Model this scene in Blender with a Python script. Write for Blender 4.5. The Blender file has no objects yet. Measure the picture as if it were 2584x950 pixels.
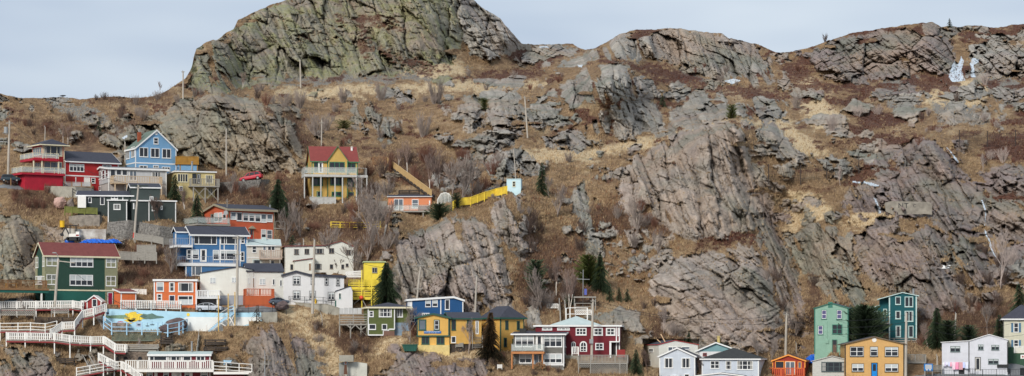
import bpy, math, random
import numpy as np
from mathutils import Vector, Matrix
random.seed(7)
rng = np.random.default_rng(11)
sc = bpy.context.scene
COL = sc.collection
R = math.radians
# ---------------------------------------------------------------- camera, sky, sun, exposure
FPX, UC, VH, CZ = 6400.0, 1292.0, 900.0, 12.0     # focal length in photo pixels, optical centre, horizon row, camera height
cam_d = bpy.data.cameras.new('camera'); cam = bpy.data.objects.new('camera', cam_d); COL.objects.link(cam)
cam.location = (0, 0, CZ); cam.rotation_euler = (R(90), 0, 0)
cam_d.sensor_fit = 'HORIZONTAL'; cam_d.sensor_width = 36
cam_d.lens = 36 * FPX / 2584; cam_d.shift_y = (VH - 475) / 2584
cam_d.clip_start = 1; cam_d.clip_end = 8000
sc.camera = cam
SUN_EL, SUN_AZ = 31, 207          # azimuth measured clockwise from +Y (north); the light comes from behind-left of the viewer
w = bpy.data.worlds.new('World'); sc.world = w; w.use_nodes = True
nt = w.node_tree; nt.nodes.clear()
sky = nt.nodes.new('ShaderNodeTexSky'); sky.sky_type = 'NISHITA'; sky.sun_disc = False
sky.sun_elevation = R(SUN_EL); sky.sun_rotation = R(SUN_AZ); sky.air_density = 1.0; sky.dust_density = 4.0; sky.ozone_density = 1.5
tc = nt.nodes.new('ShaderNodeTexCoord')
mp = nt.nodes.new('ShaderNodeMapping'); mp.inputs['Scale'].default_value = (1.2, 1.2, 5.0)
nz = nt.nodes.new('ShaderNodeTexNoise'); nz.inputs['Scale'].default_value = 4.2; nz.inputs['Detail'].default_value = 3; nz.inputs['Roughness'].default_value = .45
cr = nt.nodes.new('ShaderNodeValToRGB')
cr.color_ramp.elements[0].position = .34; cr.color_ramp.elements[0].color = (4.05, 4.85, 6.1, 1)
cr.color_ramp.elements[1].position = .66; cr.color_ramp.elements[1].color = (6.5, 7.15, 7.8, 1)
mx = nt.nodes.new('ShaderNodeMixRGB'); mx.inputs[0].default_value = .86
bg = nt.nodes.new('ShaderNodeBackground'); bg.inputs['Strength'].default_value = .098
wo = nt.nodes.new('ShaderNodeOutputWorld')
L = nt.links.new
L(tc.outputs['Generated'], mp.inputs[0]); L(mp.outputs[0], nz.inputs[0]); L(nz.outputs[0], cr.inputs[0])
L(sky.outputs[0], mx.inputs[1]); L(cr.outputs[0], mx.inputs[2]); L(mx.outputs[0], bg.inputs[0]); L(bg.outputs[0], wo.inputs[0])
sd = bpy.data.lights.new('sun', 'SUN'); sd.energy = 2.5; sd.angle = R(15); sd.color = (1, .95, .88)
sun = bpy.data.objects.new('sun', sd); COL.objects.link(sun)
_d = Vector((math.sin(R(SUN_AZ)) * math.cos(R(SUN_EL)), math.cos(R(SUN_AZ)) * math.cos(R(SUN_EL)), math.sin(R(SUN_EL))))
sun.rotation_euler = (-_d).to_track_quat('-Z', 'Y').to_euler()
sc.view_settings.view_transform = 'Standard'; sc.view_settings.look = 'None'
sc.view_settings.exposure = 0.33; sc.view_settings.gamma = 1; sc.view_settings.use_curve_mapping = False
sc.render.resolution_x = 1024; sc.render.resolution_y = 376

# ---------------------------------------------------------------- helpers
def P(u, v, Y):
    """point seen at photo pixel (u, v), Y metres away"""
    return Vector(((u - UC) / FPX * Y, Y, CZ + (VH - v) / FPX * Y))
def XU(u, Y): return (u - UC) / FPX * Y
def ZV(v, Y): return CZ + (VH - v) / FPX * Y
def tag(o, label=None, cat=None, group=None, kind=None):
    if label: o['label'] = label
    if cat: o['category'] = cat
    if group: o['group'] = group
    if kind: o['kind'] = kind
    return o
class MB:
    def __init__(s): s.v = []; s.f = []
    def add(s, vs, fs):
        b = len(s.v); s.v += [tuple(x) for x in vs]; s.f += [tuple(i + b for i in f) for f in fs]
    def box(s, a, b):
        x0, y0, z0 = a; x1, y1, z1 = b
        s.add([(x0,y0,z0),(x1,y0,z0),(x1,y1,z0),(x0,y1,z0),(x0,y0,z1),(x1,y0,z1),(x1,y1,z1),(x0,y1,z1)],
              [(0,3,2,1),(4,5,6,7),(0,1,5,4),(1,2,6,5),(2,3,7,6),(3,0,4,7)])
    def bar(s, p, q, w, h=None, up=Vector((0,0,1))):
        """rectangular bar from p to q, w wide, h high (centred)"""
        h = h or w; p = Vector(p); q = Vector(q); d = q - p
        if d.length < 1e-6: return
        d.normalize()
        if abs(d.dot(up)) > .99: up = Vector((0,1,0))
        a = d.cross(up).normalized() * (w/2); b = a.cross(d).normalized() * (h/2)
        s.add([p-a-b,p+a-b,p+a+b,p-a+b,q-a-b,q+a-b,q+a+b,q-a+b],[(0,1,2,3),(7,6,5,4),(0,4,5,1),(1,5,6,2),(2,6,7,3),(3,7,4,0)])
    def tube(s, pts, rad, n=6, cap=True):
        pts = [Vector(p) for p in pts]; rings = []; b = len(s.v)
        if not hasattr(rad, '__len__'): rad = [rad]*len(pts)
        for i, p in enumerate(pts):
            d = (pts[min(i+1, len(pts)-1)] - pts[max(i-1, 0)]).normalized()
            up = Vector((0,1,0)) if abs(d.z) > .9 else Vector((0,0,1))
            a = d.cross(up).normalized(); c = d.cross(a)
            for k in range(n):
                t = 2*math.pi*k/n; s.v.append(tuple(p + (a*math.cos(t) + c*math.sin(t))*rad[i]))
        for i in range(len(pts)-1):
            for k in range(n):
                s.f.append((b+i*n+k, b+i*n+(k+1)%n, b+(i+1)*n+(k+1)%n, b+(i+1)*n+k))
        if cap: s.f.append(tuple(b+k for k in range(n))[::-1]); s.f.append(tuple(b+(len(pts)-1)*n+k for k in range(n)))
    def prism(s, poly, a, b, axis='y'):
        """extrude the 2-D polygon between a and b along axis"""
        n = len(poly); f = {'y': lambda p, t: (p[0], t, p[1]), 'x': lambda p, t: (t, p[0], p[1]), 'z': lambda p, t: (p[0], p[1], t)}[axis]
        s.add([f(p, a) for p in poly] + [f(p, b) for p in poly],
              [tuple(range(n)), tuple(range(2*n-1, n-1, -1))] + [(i, i+n, (i+1)%n+n, (i+1)%n) for i in range(n)])
    def build(s, name, m, parent=None, smooth=False, fixn=True):
        me = bpy.data.meshes.new(name); me.from_pydata(s.v, [], s.f); me.update()
        if fixn and len(s.f) < 60000:
            import bmesh
            bm = bmesh.new(); bm.from_mesh(me); bmesh.ops.recalc_face_normals(bm, faces=bm.faces); bm.to_mesh(me); bm.free()
        o = bpy.data.objects.new(name, me); COL.objects.link(o)
        if m: me.materials.append(m)
        if smooth: me.polygons.foreach_set('use_smooth', [True]*len(me.polygons))
        if parent: o.parent = parent
        return o
def empty(name, loc, rz=0):
    o = bpy.data.objects.new(name, None); COL.objects.link(o); o.location = loc; o.rotation_euler = (0,0,rz); o.empty_display_size = .2
    return o
def children(o): return [c for c in bpy.data.objects if c.parent == o]
def copy_tree(o, parent=None):
    c = o.copy(); COL.objects.link(c); c.parent = parent
    for ch in o.children: copy_tree(ch, c)
    return c
# ---------------------------------------------------------------- materials
_M = {}
def mat(name, col, rough=.7, var=.12, scale=1.5, metal=0, bump=0, siding=0, spec=.3, col2=None, vscale=(1,1,1)):
    if name in _M: return _M[name]
    m = bpy.data.materials.new(name); m.use_nodes = True; n = m.node_tree; b = n.nodes['Principled BSDF']
    b.inputs['Roughness'].default_value = rough; b.inputs['Metallic'].default_value = metal
    b.inputs['Specular IOR Level'].default_value = spec
    t = n.nodes.new('ShaderNodeTexCoord'); mpn = n.nodes.new('ShaderNodeMapping'); mpn.inputs['Scale'].default_value = vscale
    n.links.new(t.outputs['Object'], mpn.inputs[0])
    z = n.nodes.new('ShaderNodeTexNoise'); z.inputs['Scale'].default_value = scale; z.inputs['Detail'].default_value = 5; z.inputs['Roughness'].default_value = .65
    n.links.new(mpn.outputs[0], z.inputs[0])
    rp = n.nodes.new('ShaderNodeValToRGB'); rp.color_ramp.elements[0].position = .3; rp.color_ramp.elements[1].position = .7
    c2 = col2 or tuple(c*(1-var*1.6) for c in col); c1 = col if col2 else tuple(min(1, c*(1+var*.6)) for c in col)
    rp.color_ramp.elements[0].color = (*c2, 1); rp.color_ramp.elements[1].color = (*c1, 1)
    n.links.new(z.outputs[0], rp.inputs[0]); n.links.new(rp.outputs[0], b.inputs['Base Color'])
    if siding:
        m3 = n.nodes.new('ShaderNodeMapping'); m3.inputs['Scale'].default_value = (2.4,2.4,.22); n.links.new(t.outputs['Object'], m3.inputs[0])
        z3 = n.nodes.new('ShaderNodeTexNoise'); z3.inputs['Scale'].default_value = 1.6; z3.inputs['Detail'].default_value = 6; z3.inputs['Roughness'].default_value = .7; n.links.new(m3.outputs[0], z3.inputs[0])
        r3 = n.nodes.new('ShaderNodeValToRGB'); r3.color_ramp.elements[0].position = .27; r3.color_ramp.elements[0].color = (.74,.73,.7,1); r3.color_ramp.elements[1].position = .47; r3.color_ramp.elements[1].color = (1,1,1,1); n.links.new(z3.outputs[0], r3.inputs[0])
        x3 = n.nodes.new('ShaderNodeMixRGB'); x3.blend_type = 'MULTIPLY'; x3.inputs[0].default_value = .4; n.links.new(rp.outputs[0], x3.inputs[1]); n.links.new(r3.outputs[0], x3.inputs[2]); n.links.new(x3.outputs[0], b.inputs['Base Color'])
        wv = n.nodes.new('ShaderNodeTexWave'); wv.wave_type = 'BANDS'; wv.bands_direction = 'Z'; wv.wave_profile = 'SAW'
        wv.inputs['Scale'].default_value = .314/siding; wv.inputs['Distortion'].default_value = .15
        n.links.new(t.outputs['Object'], wv.inputs[0])
        bp = n.nodes.new('ShaderNodeBump'); bp.inputs['Strength'].default_value = 1; bp.inputs['Distance'].default_value = .07
        n.links.new(wv.outputs[0], bp.inputs['Height']); n.links.new(bp.outputs[0], b.inputs['Normal'])
    elif bump:
        bp = n.nodes.new('ShaderNodeBump'); bp.inputs['Strength'].default_value = .8; bp.inputs['Distance'].default_value = bump
        n.links.new(z.outputs[0], bp.inputs['Height']); n.links.new(bp.outputs[0], b.inputs['Normal'])
    _M[name] = m; return m
def S(r, g, b):
    """sRGB 0-255 to linear"""
    f = lambda c: (c/255/12.92) if c <= 10 else ((c/255+.055)/1.055)**2.4
    return (f(r), f(g), f(b))
# ---------------------------------------------------------------- terrain: depth of the hillside, in metres, at surveyed points (u, v, Y)
CP = [ # far left hillside
(-120,255,520),(0,245,520),(150,250,525),(390,250,535),(60,330,490),(200,340,490),(0,400,465),(120,420,465),(-120,420,465),
(330,300,505),(440,250,520),
# left village shelves
(-120,470,448),(20,466,446),(180,470,449),(260,500,441),(90,500,441),(0,520,436),(200,560,434),(300,560,434),(420,560,434),(330,600,430),(430,600,430),
(100,640,428),(200,640,427),(40,700,418),(40,600,424),(340,660,424),(430,700,418),(310,720,414),(430,745,411),
(100,775,406),(250,778,405),(350,782,404.6),(450,785,404.4),(560,785,404.4),(650,775,405),(700,765,408),
(0,780,404.5),(0,830,401),(250,830,401),(300,845,400.5),(480,845,400.5),(640,800,402),
(0,870,398),(200,880,397.5),(400,870,398.5),(560,860,399.5),(650,900,397),(750,900,397),(200,950,394),(500,950,395),
(-150,1100,380),(300,1100,381),(900,1100,381),(1500,1100,381),(2100,1100,381),(2750,1100,381),
(540,520,448),(480,560,440),(500,470,456),(380,500,447),(620,450,462),(640,470,455),(720,470,460),
(530,640,433),(700,640,434),(600,700,422),(700,690,425),(680,730,414),(560,740,413),
(760,600,440),(850,620,434),(760,700,420),(880,770,411),(820,780,409),(900,700,423),(960,760,412),
# house with red roof and slope behind
(770,525,455),(900,530,455),(830,440,472),(760,400,480),(950,420,475),(830,370,492),(960,570,445),(1080,575,445),
# crag on the left
(560,430,468),(700,430,472),(450,380,478),(600,340,482),(560,245,500),(680,270,505),(740,330,492),(300,360,480),
# foot and face of the main peak
(480,240,530),(600,225,560),(750,215,575),(900,205,590),(1050,200,600),(1250,215,610),(750,260,545),(900,270,545),(1050,280,540),
(900,330,515),(1050,350,510),(500,150,560),(620,60,600),(750,120,605),(900,120,615),(1050,100,625),(900,-40,650),(1100,-50,660),(740,-20,640),
(1200,60,665),(1290,110,670),(1180,160,640),
(1380,115,720),(1460,128,720),(1330,160,680),(1420,175,640),
# centre
(1120,470,462),(1170,520,448),(1290,500,446),(1400,460,468),(1200,440,474),(1060,470,463),
(1130,560,436),(1230,590,430),(1000,620,428),(1050,780,411),(1280,790,411),(1150,780,411),(1120,680,420),
(1350,600,440),(1400,700,425),(1500,700,428),(1400,760,417),(1520,760,417),(1590,620,445),(1600,760,420),
(1250,340,500),(1180,280,530),(1380,300,525),(1300,240,570),(1380,370,500),(1500,350,512),
(1560,340,516),(1680,330,522),(1500,200,545),(1570,165,555),(1650,200,575),(1420,230,575),(1750,230,585),(1620,150,600),
(1560,90,625),(1700,72,635),(1850,100,635),(1950,150,635),(1850,215,600),(1950,220,595),
(1550,400,492),(1700,350,492),(1850,300,495),(1700,400,478),(1850,400,472),(1600,500,462),(1800,500,460),(1900,550,462),(1990,550,476),
(1700,620,438),(1850,620,440),(1960,700,436),(2020,700,450),(1750,720,422),(1880,720,424),(1700,850,411),(1900,850,411),(1960,850,414),(2035,850,424),
(1000,830,402),(1050,850,400.5),(950,860,400),(1120,885,398),(1230,890,398),(1000,950,394),(1200,950,394),
(1300,920,397),(1450,925,397),(1600,890,401),(1500,800,411),(1620,830,408),(1350,950,394),
(1340,800,409),(1650,930,397),(1900,930,397),(2100,945,396),(2300,945,396),(2450,945,396),(2600,945,396.5),
# right
(2000,240,580),(2100,260,560),(2200,220,590),(2350,220,590),(2450,210,590),(2580,220,585),(1980,135,640),(2100,95,640),(2350,62,645),(2400,75,650),(2480,70,655),(2580,62,655),
(2000,350,505),(2150,350,515),(2300,330,520),(2480,330,520),(2600,330,520),(2000,450,478),(2130,430,490),(2500,430,490),
(2060,550,462),(2150,560,460),(2350,350,498),(2300,520,468),(2250,560,455),(2400,500,470),
(2100,700,432),(2050,760,420),(2250,700,430),(2400,700,428),(2500,600,450),(2490,760,422),(2560,760,423),(2600,600,452),
(2100,865,405),(2200,840,408),(2300,870,406),(2400,860,406),(2560,880,404),(2250,900,401),(2400,905,401),
(2750,945,396),(2750,760,424),(2750,600,452),(2750,430,488),(2750,220,580),(2750,60,650),(-150,950,392),(-150,780,402)]
CP = np.array(CP, float)
_c2 = 45.0**2
def _kern(a, b): return np.sqrt((a[:,None,0]-b[None,:,0])**2 + (a[:,None,1]-b[None,:,1])**2 + _c2)
_A = _kern(CP[:,:2], CP[:,:2]); _n = len(CP)
_A = _A + np.eye(_n)*-.6
_P = np.c_[np.ones(_n), CP[:,:2]]
_K = np.block([[_A, _P],[_P.T, np.zeros((3,3))]])
_w = np.linalg.solve(_K, np.r_[CP[:,2], 0,0,0])
def base_depth(u, v):
    sh = np.shape(u); q = np.c_[np.ravel(u).astype(float), np.ravel(v).astype(float)]; out = np.empty(len(q))
    for i in range(0, len(q), 60000):
        k = q[i:i+60000]; out[i:i+60000] = _kern(k, CP[:,:2]) @ _w[:_n] + _w[_n] + k @ _w[_n+1:]
    return out.reshape(sh)
# ---- numpy noise
def _h(ix, iy, s):
    n = (ix.astype(np.int64)*374761393 + iy.astype(np.int64)*668265263 + s*2147483647) & 0xffffffff
    n = ((n ^ (n >> 13))*1274126177) & 0xffffffff
    n = ((n ^ (n >> 16))*2246822519) & 0xffffffff
    return ((n ^ (n >> 15)) & 0xffffff)/float(0xffffff)
def vnoise(x, y, s=0):
    ix = np.floor(x); iy = np.floor(y); fx = x-ix; fy = y-iy
    fx = fx*fx*(3-2*fx); fy = fy*fy*(3-2*fy)
    a = _h(ix,iy,s); b = _h(ix+1,iy,s); c = _h(ix,iy+1,s); d = _h(ix+1,iy+1,s)
    return (a*(1-fx)+b*fx)*(1-fy) + (c*(1-fx)+d*fx)*fy
def fbm(x, y, s=0, o=4, g=.5):
    r = 0; a = 1; t = 0
    for i in range(o):
        r = r + a*(vnoise(x, y, s+i*17)-.5); t += a; a *= g; x = x*2.03+11.3; y = y*2.03+5.7
    return r/t*2
def worley(x, y, s):
    ix = np.floor(x); iy = np.floor(y)
    f1 = np.full(x.shape, 9.); f2 = f1.copy(); cx = np.zeros(x.shape); cy = cx.copy(); dx1 = cx.copy(); dy1 = cx.copy()
    for i in (-1,0,1):
        for j in (-1,0,1):
            gx = ix+i; gy = iy+j; px = gx + _h(gx,gy,s); py = gy + _h(gx,gy,s+5)
            dx = x-px; dy = y-py; d = dx*dx+dy*dy; m = d < f1
            f2 = np.where(m, f1, np.minimum(f2, d))
            f1 = np.where(m, d, f1); cx = np.where(m, gx, cx); cy = np.where(m, gy, cy); dx1 = np.where(m, dx, dx1); dy1 = np.where(m, dy, dy1)
    return np.sqrt(f1), np.sqrt(f2), cx, cy, dx1, dy1
def sstep(a, b, x):
    t = np.clip((x-a)/(b-a), 0, 1); return t*t*(3-2*t)
def sdist(poly, U, V):
    """signed distance to polygon, positive inside"""
    p = np.array(poly, float); d2 = np.full(U.shape, 1e12); ins = np.zeros(U.shape, bool)
    for a, b in zip(p, np.roll(p, -1, 0)):
        e = b-a; wx = U-a[0]; wy = V-a[1]; t = np.clip((wx*e[0]+wy*e[1])/(e@e+1e-9), 0, 1)
        d2 = np.minimum(d2, (wx-e[0]*t)**2+(wy-e[1]*t)**2)
        if a[1] != b[1]:
            c = ((a[1] > V) != (b[1] > V)) & (U < (b[0]-a[0])*(V-a[1])/(b[1]-a[1])+a[0]); ins ^= c
    return np.where(ins, 1, -1)*np.sqrt(d2)
# ---- rock outcrops: (outline, dip of the beds in degrees, block length, block width, bulge m, kind)
ROCK = [
([(455,225),(488,190),(488,120),(590,62),(650,30),(720,0),(740,-60),(1150,-80),(1172,60),(1160,120),(1125,165),(980,190),(880,190),(740,200),(700,220),(620,218),(560,235)], 62,60,22,3.2,'green'),
([(1120,-80),(1215,0),(1295,75),(1335,108),(1305,130),(1240,150),(1175,135),(1150,60)], 60,45,18,3,'grey'),
([(1335,112),(1400,108),(1470,122),(1450,140),(1380,150),(1300,170),(1310,140)], 20,30,14,2,'grey'),
([(245,352),(310,325),(385,292),(440,262),(540,232),(600,238),(665,262),(735,300),(768,380),(770,440),(650,425),(545,425),(450,395),(300,372)], 55,55,20,4,'green'),
([(-20,235),(50,243),(25,290),(-20,300)], 40,30,14,2,'grey'),
([(120,250),(170,247),(190,262),(130,270)], 10,30,12,1,'grey'),
([(870,285),(905,258),(940,255),(962,300),(950,338),(920,330),(882,318)], 75,34,16,2.5,'grey'),
([(965,300),(1010,308),(1015,338),(985,345),(955,330)], 60,28,14,1.5,'grey'),
([(1000,235),(1035,232),(1040,255),(1005,258)], 60,20,12,1,'grey'),
([(1150,255),(1205,243),(1226,275),(1222,320),(1190,330),(1155,300)], 75,40,22,3,'grey'),
([(1235,242),(1300,232),(1320,250),(1300,300),(1310,330),(1270,330),(1232,318),(1228,280)], 70,34,20,3,'grey'),
([(1120,378),(1160,352),(1230,328),(1325,318),(1330,350),(1240,372)], 12,60,18,2,'grey'),
([(1205,410),(1262,385),(1370,378),(1390,410),(1350,445),(1260,455),(1212,440)], 65,36,20,2.5,'grey'),
([(1100,330),(1130,335),(1120,360),(1095,352)], 60,20,14,1,'grey'),
([(1368,345),(1400,330),(1470,325),(1495,362),(1440,375),(1375,372)], 50,40,18,2,'grey'),
([(1352,238),(1400,228),(1410,245),(1360,255)], 10,30,14,1,'grey'),
([(1415,225),(1440,200),(1480,168),(1545,158),(1585,165),(1600,200),(1622,250),(1632,300),(1600,300),(1590,260),(1480,262),(1440,275),(1418,250)], 72,60,20,3.5,'grey'),
([(1480,290),(1530,278),(1545,335),(1500,340),(1478,320)], 75,40,22,2,'grey'),
([(1532,262),(1610,240),(1650,262),(1685,330),(1640,345),(1560,350),(1542,300)], 68,44,18,3,'grey'),
([(1682,278),(1720,262),(1805,255),(1835,290),(1790,310),(1720,330),(1690,335)], 50,44,20,2.5,'grey'),
([(1845,262),(1900,250),(1985,258),(1998,310),(1930,300),(1860,295)], 55,36,18,2,'grey'),
([(1700,232),(1745,232),(1748,250),(1705,252)], 20,24,12,1,'grey'),
([(1395,175),(1470,142),(1560,88),(1690,68),(1825,85),(1838,102),(1905,112),(1950,160),(1955,215),(1870,220),(1800,202),(1720,160),(1640,148),(1540,152),(1470,168),(1400,190)], 68,70,20,5,'grey'),
([(2045,140),(2110,100),(2200,82),(2350,60),(2400,82),(2408,150),(2420,185),(2330,178),(2230,192),(2130,208),(2060,180)], 40,40,22,4,'mauve'),
([(2448,110),(2510,95),(2600,100),(2600,195),(2520,192),(2445,195)], 40,40,20,4,'grey'),
([(1575,440),(1600,395),(1655,368),(1700,345),(1790,302),(1850,318),(1885,330),(1905,440),(1935,560),(1850,590),(1760,610),(1700,600),(1660,560),(1600,510)], 70,80,24,4.5,'warm'),
([(1640,700),(1690,655),(1790,632),(1900,622),(1945,700),(1975,800),(1985,895),(1960,895),(1750,890),(1680,850),(1645,760)], 40,60,24,4.5,'warm'),
([(1905,470),(1940,500),(1985,620),(2040,800),(2055,900),(1990,900),(1975,790),(1945,690),(1915,610)], 68,120,12,1.5,'dark'),  # shaded right side of the main cliff, its shade put into darker stone
([(1900,320),(1960,308),(1985,360),(1960,390),(1920,370)], 60,40,16,3,'grey'),
([(1890,400),(1940,430),(1985,470),(1980,500),(1910,470)], 60,34,14,2,'grey'),
([(1445,500),(1468,455),(1485,460),(1498,540),(1522,640),(1490,650),(1455,560)], 78,60,20,3,'grey'),
([(1560,440),(1580,415),(1640,430),(1625,530),(1600,580),(1570,520)], 75,50,18,3,'warm'),
([(985,720),(998,620),(1050,580),(1120,552),(1190,548),(1240,585),(1285,680),(1300,795),(1150,800),(1010,790),(985,760)], 72,70,22,4,'warm'),
([(1240,590),(1238,520),(1290,478),(1325,485),(1352,560),(1350,650),(1310,665),(1275,620)], 72,60,20,3.5,'warm'),
([(1320,790),(1350,740),(1370,760),(1372,830),(1330,830)], 70,40,16,1.5,'grey'),
([(1985,600),(2040,558),(2115,570),(2150,680),(2195,765),(2160,815),(2090,745),(2020,690)], 62,70,14,4,'green'),
([(2172,625),(2250,595),(2340,572),(2385,590),(2425,690),(2440,790),(2340,800),(2250,745),(2190,690)], 60,60,16,4,'mauve'),
([(2262,375),(2350,345),(2400,400),(2445,480),(2480,600),(2522,740),(2515,775),(2445,790),(2425,690),(2385,585),(2300,530),(2240,545),(2150,565),(2125,515),(2150,470),(2255,445)], 58,60,20,4,'mauve'),
([(2478,440),(2540,420),(2610,430),(2610,478),(2500,488)], 30,50,20,2.5,'mauve'),
([(2495,560),(2560,530),(2610,520),(2610,600),(2540,620),(2505,600)], 35,50,20,2.5,'mauve'),
([(2060,400),(2085,405),(2110,440),(2080,450)], 60,24,12,1.5,'grey'),
([(-20,505),(50,540),(100,575),(118,690),(92,722),(-20,722)], 70,60,26,3,'green'),
([(100,560),(160,585),(150,610),(110,605)], 40,30,16,1.5,'warm'),
([(-20,850),(90,862),(150,880),(180,960),(190,1120),(-20,1120)], 55,46,22,3,'mauve'),
([(190,880),(250,860),(280,900),(270,1120),(200,1120)], 70,50,20,2,'green'),
([(240,795),(330,800),(330,850),(250,850)], 60,40,20,1.5,'grey'),
([(395,850),(450,830),(480,860),(470,900),(400,900)], 60,30,16,1.5,'purple'),
([(620,850),(690,812),(745,830),(770,860),(800,900),(870,940),(900,1120),(560,1120),(610,960)], 75,70,18,3.5,'purple'),
([(560,880),(620,870),(640,930),(560,950)], 45,40,16,2,'purple'),
([(930,930),(965,890),(995,862),(1045,850),(1062,885),(1120,900),(1245,905),(1260,1120),(920,1120)], 65,50,18,3,'purple'),
([(1480,800),(1520,790),(1560,772),(1620,790),(1650,840),(1640,880),(1580,850),(1540,830)], 60,36,18,2,'grey'),
]
SM = [] # loose blocks scattered in the grass (u, v, r)
_r = random.Random(3)
for (a,b,c,d,n,r0,r1) in [(1590,1700,590,700,26,6,16),(1120,1400,240,430,34,7,18),(1660,1960,220,330,16,6,16),(2380,2480,290,310,10,6,12),(1080,1330,430,500,14,8,20),(840,1080,230,400,12,6,14),(2400,2580,230,330,22,5,10),(1440,1560,560,660,8,8,18),(2000,2060,480,560,8,6,14),(2280,2330,500,560,8,8,16),(2440,2560,480,700,24,7,18),(20,320,255,360,14,5,12),(1300,1460,150,220,14,6,14)]:
    for _ in range(n): SM.append((_r.uniform(a,b), _r.uniform(c,d), _r.uniform(r0,r1)))
# ---- other ground cover: (outline, kind) heath = dark red-brown crowberry and blueberry scrub, brush = brown thicket, pale = bleached grass, scree, soil
COVER = [
('heath',[(880,42),(960,45),(1040,72),(1020,80),(930,66),(935,150),(915,140),(905,80)]),('heath',[(745,78),(840,88),(850,98),(760,92)]),('heath',[(845,35),(870,40),(868,70),(848,66)]),
('heath',[(1000,135),(1060,150),(1130,180),(1080,185),(1000,165)]),('heath',[(950,100),(1010,150),(1000,165),(955,130)]),
('heath',[(1200,190),(1290,175),(1370,185),(1330,210),(1200,212)]),('heath',[(1290,110),(1400,120),(1420,150),(1360,180),(1270,150)]),
('heath',[(1560,155),(1640,158),(1720,175),(1800,210),(1900,225),(2000,235),(1990,262),(1880,245),(1760,235),(1660,205),(1590,175)]),
('heath',[(1960,165),(2030,150),(2060,200),(2010,215),(1965,200)]),('heath',[(2310,180),(2400,185),(2400,225),(2330,225)]),
('heath',[(2080,255),(2150,250),(2180,275),(2150,290),(2090,275)]),('heath',[(2170,340),(2260,328),(2330,345),(2290,385),(2200,385),(2160,365)]),
('heath',[(2150,290),(2220,270),(2320,270),(2330,300),(2250,320),(2170,310)]),('heath',[(2100,310),(2180,305),(2200,335),(2130,350)]),
('heath',[(2130,440),(2200,400),(2290,410),(2250,450),(2180,470),(2130,480)]),('heath',[(2490,340),(2600,330),(2600,420),(2500,410),(2470,380)]),
('heath',[(2500,60),(2600,70),(2600,95),(2510,98),(2440,120),(2400,80)]),('heath',[(2480,490),(2600,470),(2600,515),(2520,530),(2490,560)]),
('heath',[(1750,605),(1850,585),(1945,580),(1940,610),(1820,625),(1760,635)]),('heath',[(1800,700),(1900,690),(1920,740),(1840,760),(1790,740)]),('heath',[(2380,510),(2440,560),(2420,580),(2370,540)]),
('heath',[(1500,560),(1560,560),(1560,585),(1510,588)]),('heath',[(555,270),(610,275),(600,300),(550,290)]),('heath',[(380,255),(440,265),(420,300),(370,300)]),
('heath',[(20,275),(70,280),(60,305),(15,300)]),('heath',[(2050,200),(2110,210),(2200,215),(2180,235),(2080,232)]),('heath',[(1700,225),(1780,240),(1830,255),(1700,256)]),
('brush',[(60,300),(260,320),(390,290),(330,330),(250,360),(230,400),(170,360),(100,350)]),('brush',[(310,620),(480,640),(500,720),(400,735),(330,725),(300,690)]),
('brush',[(560,490),(720,500),(760,560),(770,640),(710,620),(690,540),(560,520)]),('brush',[(780,540),(1000,580),(990,640),(900,660),(880,610),(770,610)]),('brush',[(900,380),(1120,400),(1230,470),(1180,510),(1080,480),(970,400)]),
('brush',[(700,460),(770,470),(775,540),(720,520)]),('brush',[(1330,590),(1440,600),(1530,700),(1500,780),(1330,780),(1300,700)]),('brush',[(780,820),(940,850),(930,900),(860,880)]),
('brush',[(2300,760),(2560,760),(2600,800),(2560,860),(2300,860)]),('brush',[(480,440),(650,455),(680,500),(540,520),(500,470)]),('brush',[(20,470),(150,480),(140,530),(40,530)]),
('brush',[(1650,800),(1760,850),(1700,860),(1620,860)]),('brush',[(2040,640),(2080,760),(2060,860),(2040,800)]),('brush',[(1460,590),(1700,600),(1680,560),(1560,500),(1450,560)]),
('pale',[(700,225),(900,215),(1100,210),(1350,205),(1380,215),(1200,235),(1000,232),(800,250),(690,245)]),('pale',[(1320,385),(1500,370),(1640,345),(1780,300),(1880,300),(1760,330),(1600,380),(1480,410),(1340,405)]),
('pale',[(2010,190),(2070,200),(2080,260),(2140,300),(2060,330),(2010,260)]),('pale',[(2350,210),(2500,200),(2480,260),(2400,300),(2330,260)]),('pale',[(1850,300),(1990,300),(2100,390),(2000,400),(1940,330)]),
('pale',[(1700,200),(1900,230),(1880,250),(1740,220)]),('pale',[(1990,480),(2080,500),(2130,560),(2040,560),(1990,590)]),('pale',[(700,770),(800,780),(860,860),(880,940),(820,940),(790,880),(730,810)]),
('pale',[(940,870),(1040,830),(1010,870),(950,900)]),('pale',[(1050,885),(1240,880),(1240,905),(1060,905)]),('pale',[(2180,450),(2260,560),(2200,580),(2130,570)]),('pale',[(1000,160),(1160,150),(1180,200),(1020,200)]),
('scree',[(2220,200),(2300,190),(2320,250),(2250,270)]),('scree',[(2350,260),(2460,270),(2500,310),(2370,310)]),('scree',[(640,190),(1080,185),(1090,200),(700,215)]),('scree',[(2470,170),(2570,210),(2580,280),(2500,240)]),
('scree',[(130,260),(230,270),(300,330),(200,310)]),('scree',[(1720,180),(1800,205),(1760,225),(1690,200)]),('scree',[(300,570),(440,580),(440,600),(300,600)]),
('brush',[(240,245),(400,240),(440,235),(430,260),(240,262)]),('brush',[(640,255),(760,300),(800,370),(760,380),(700,290)]),
]
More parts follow.
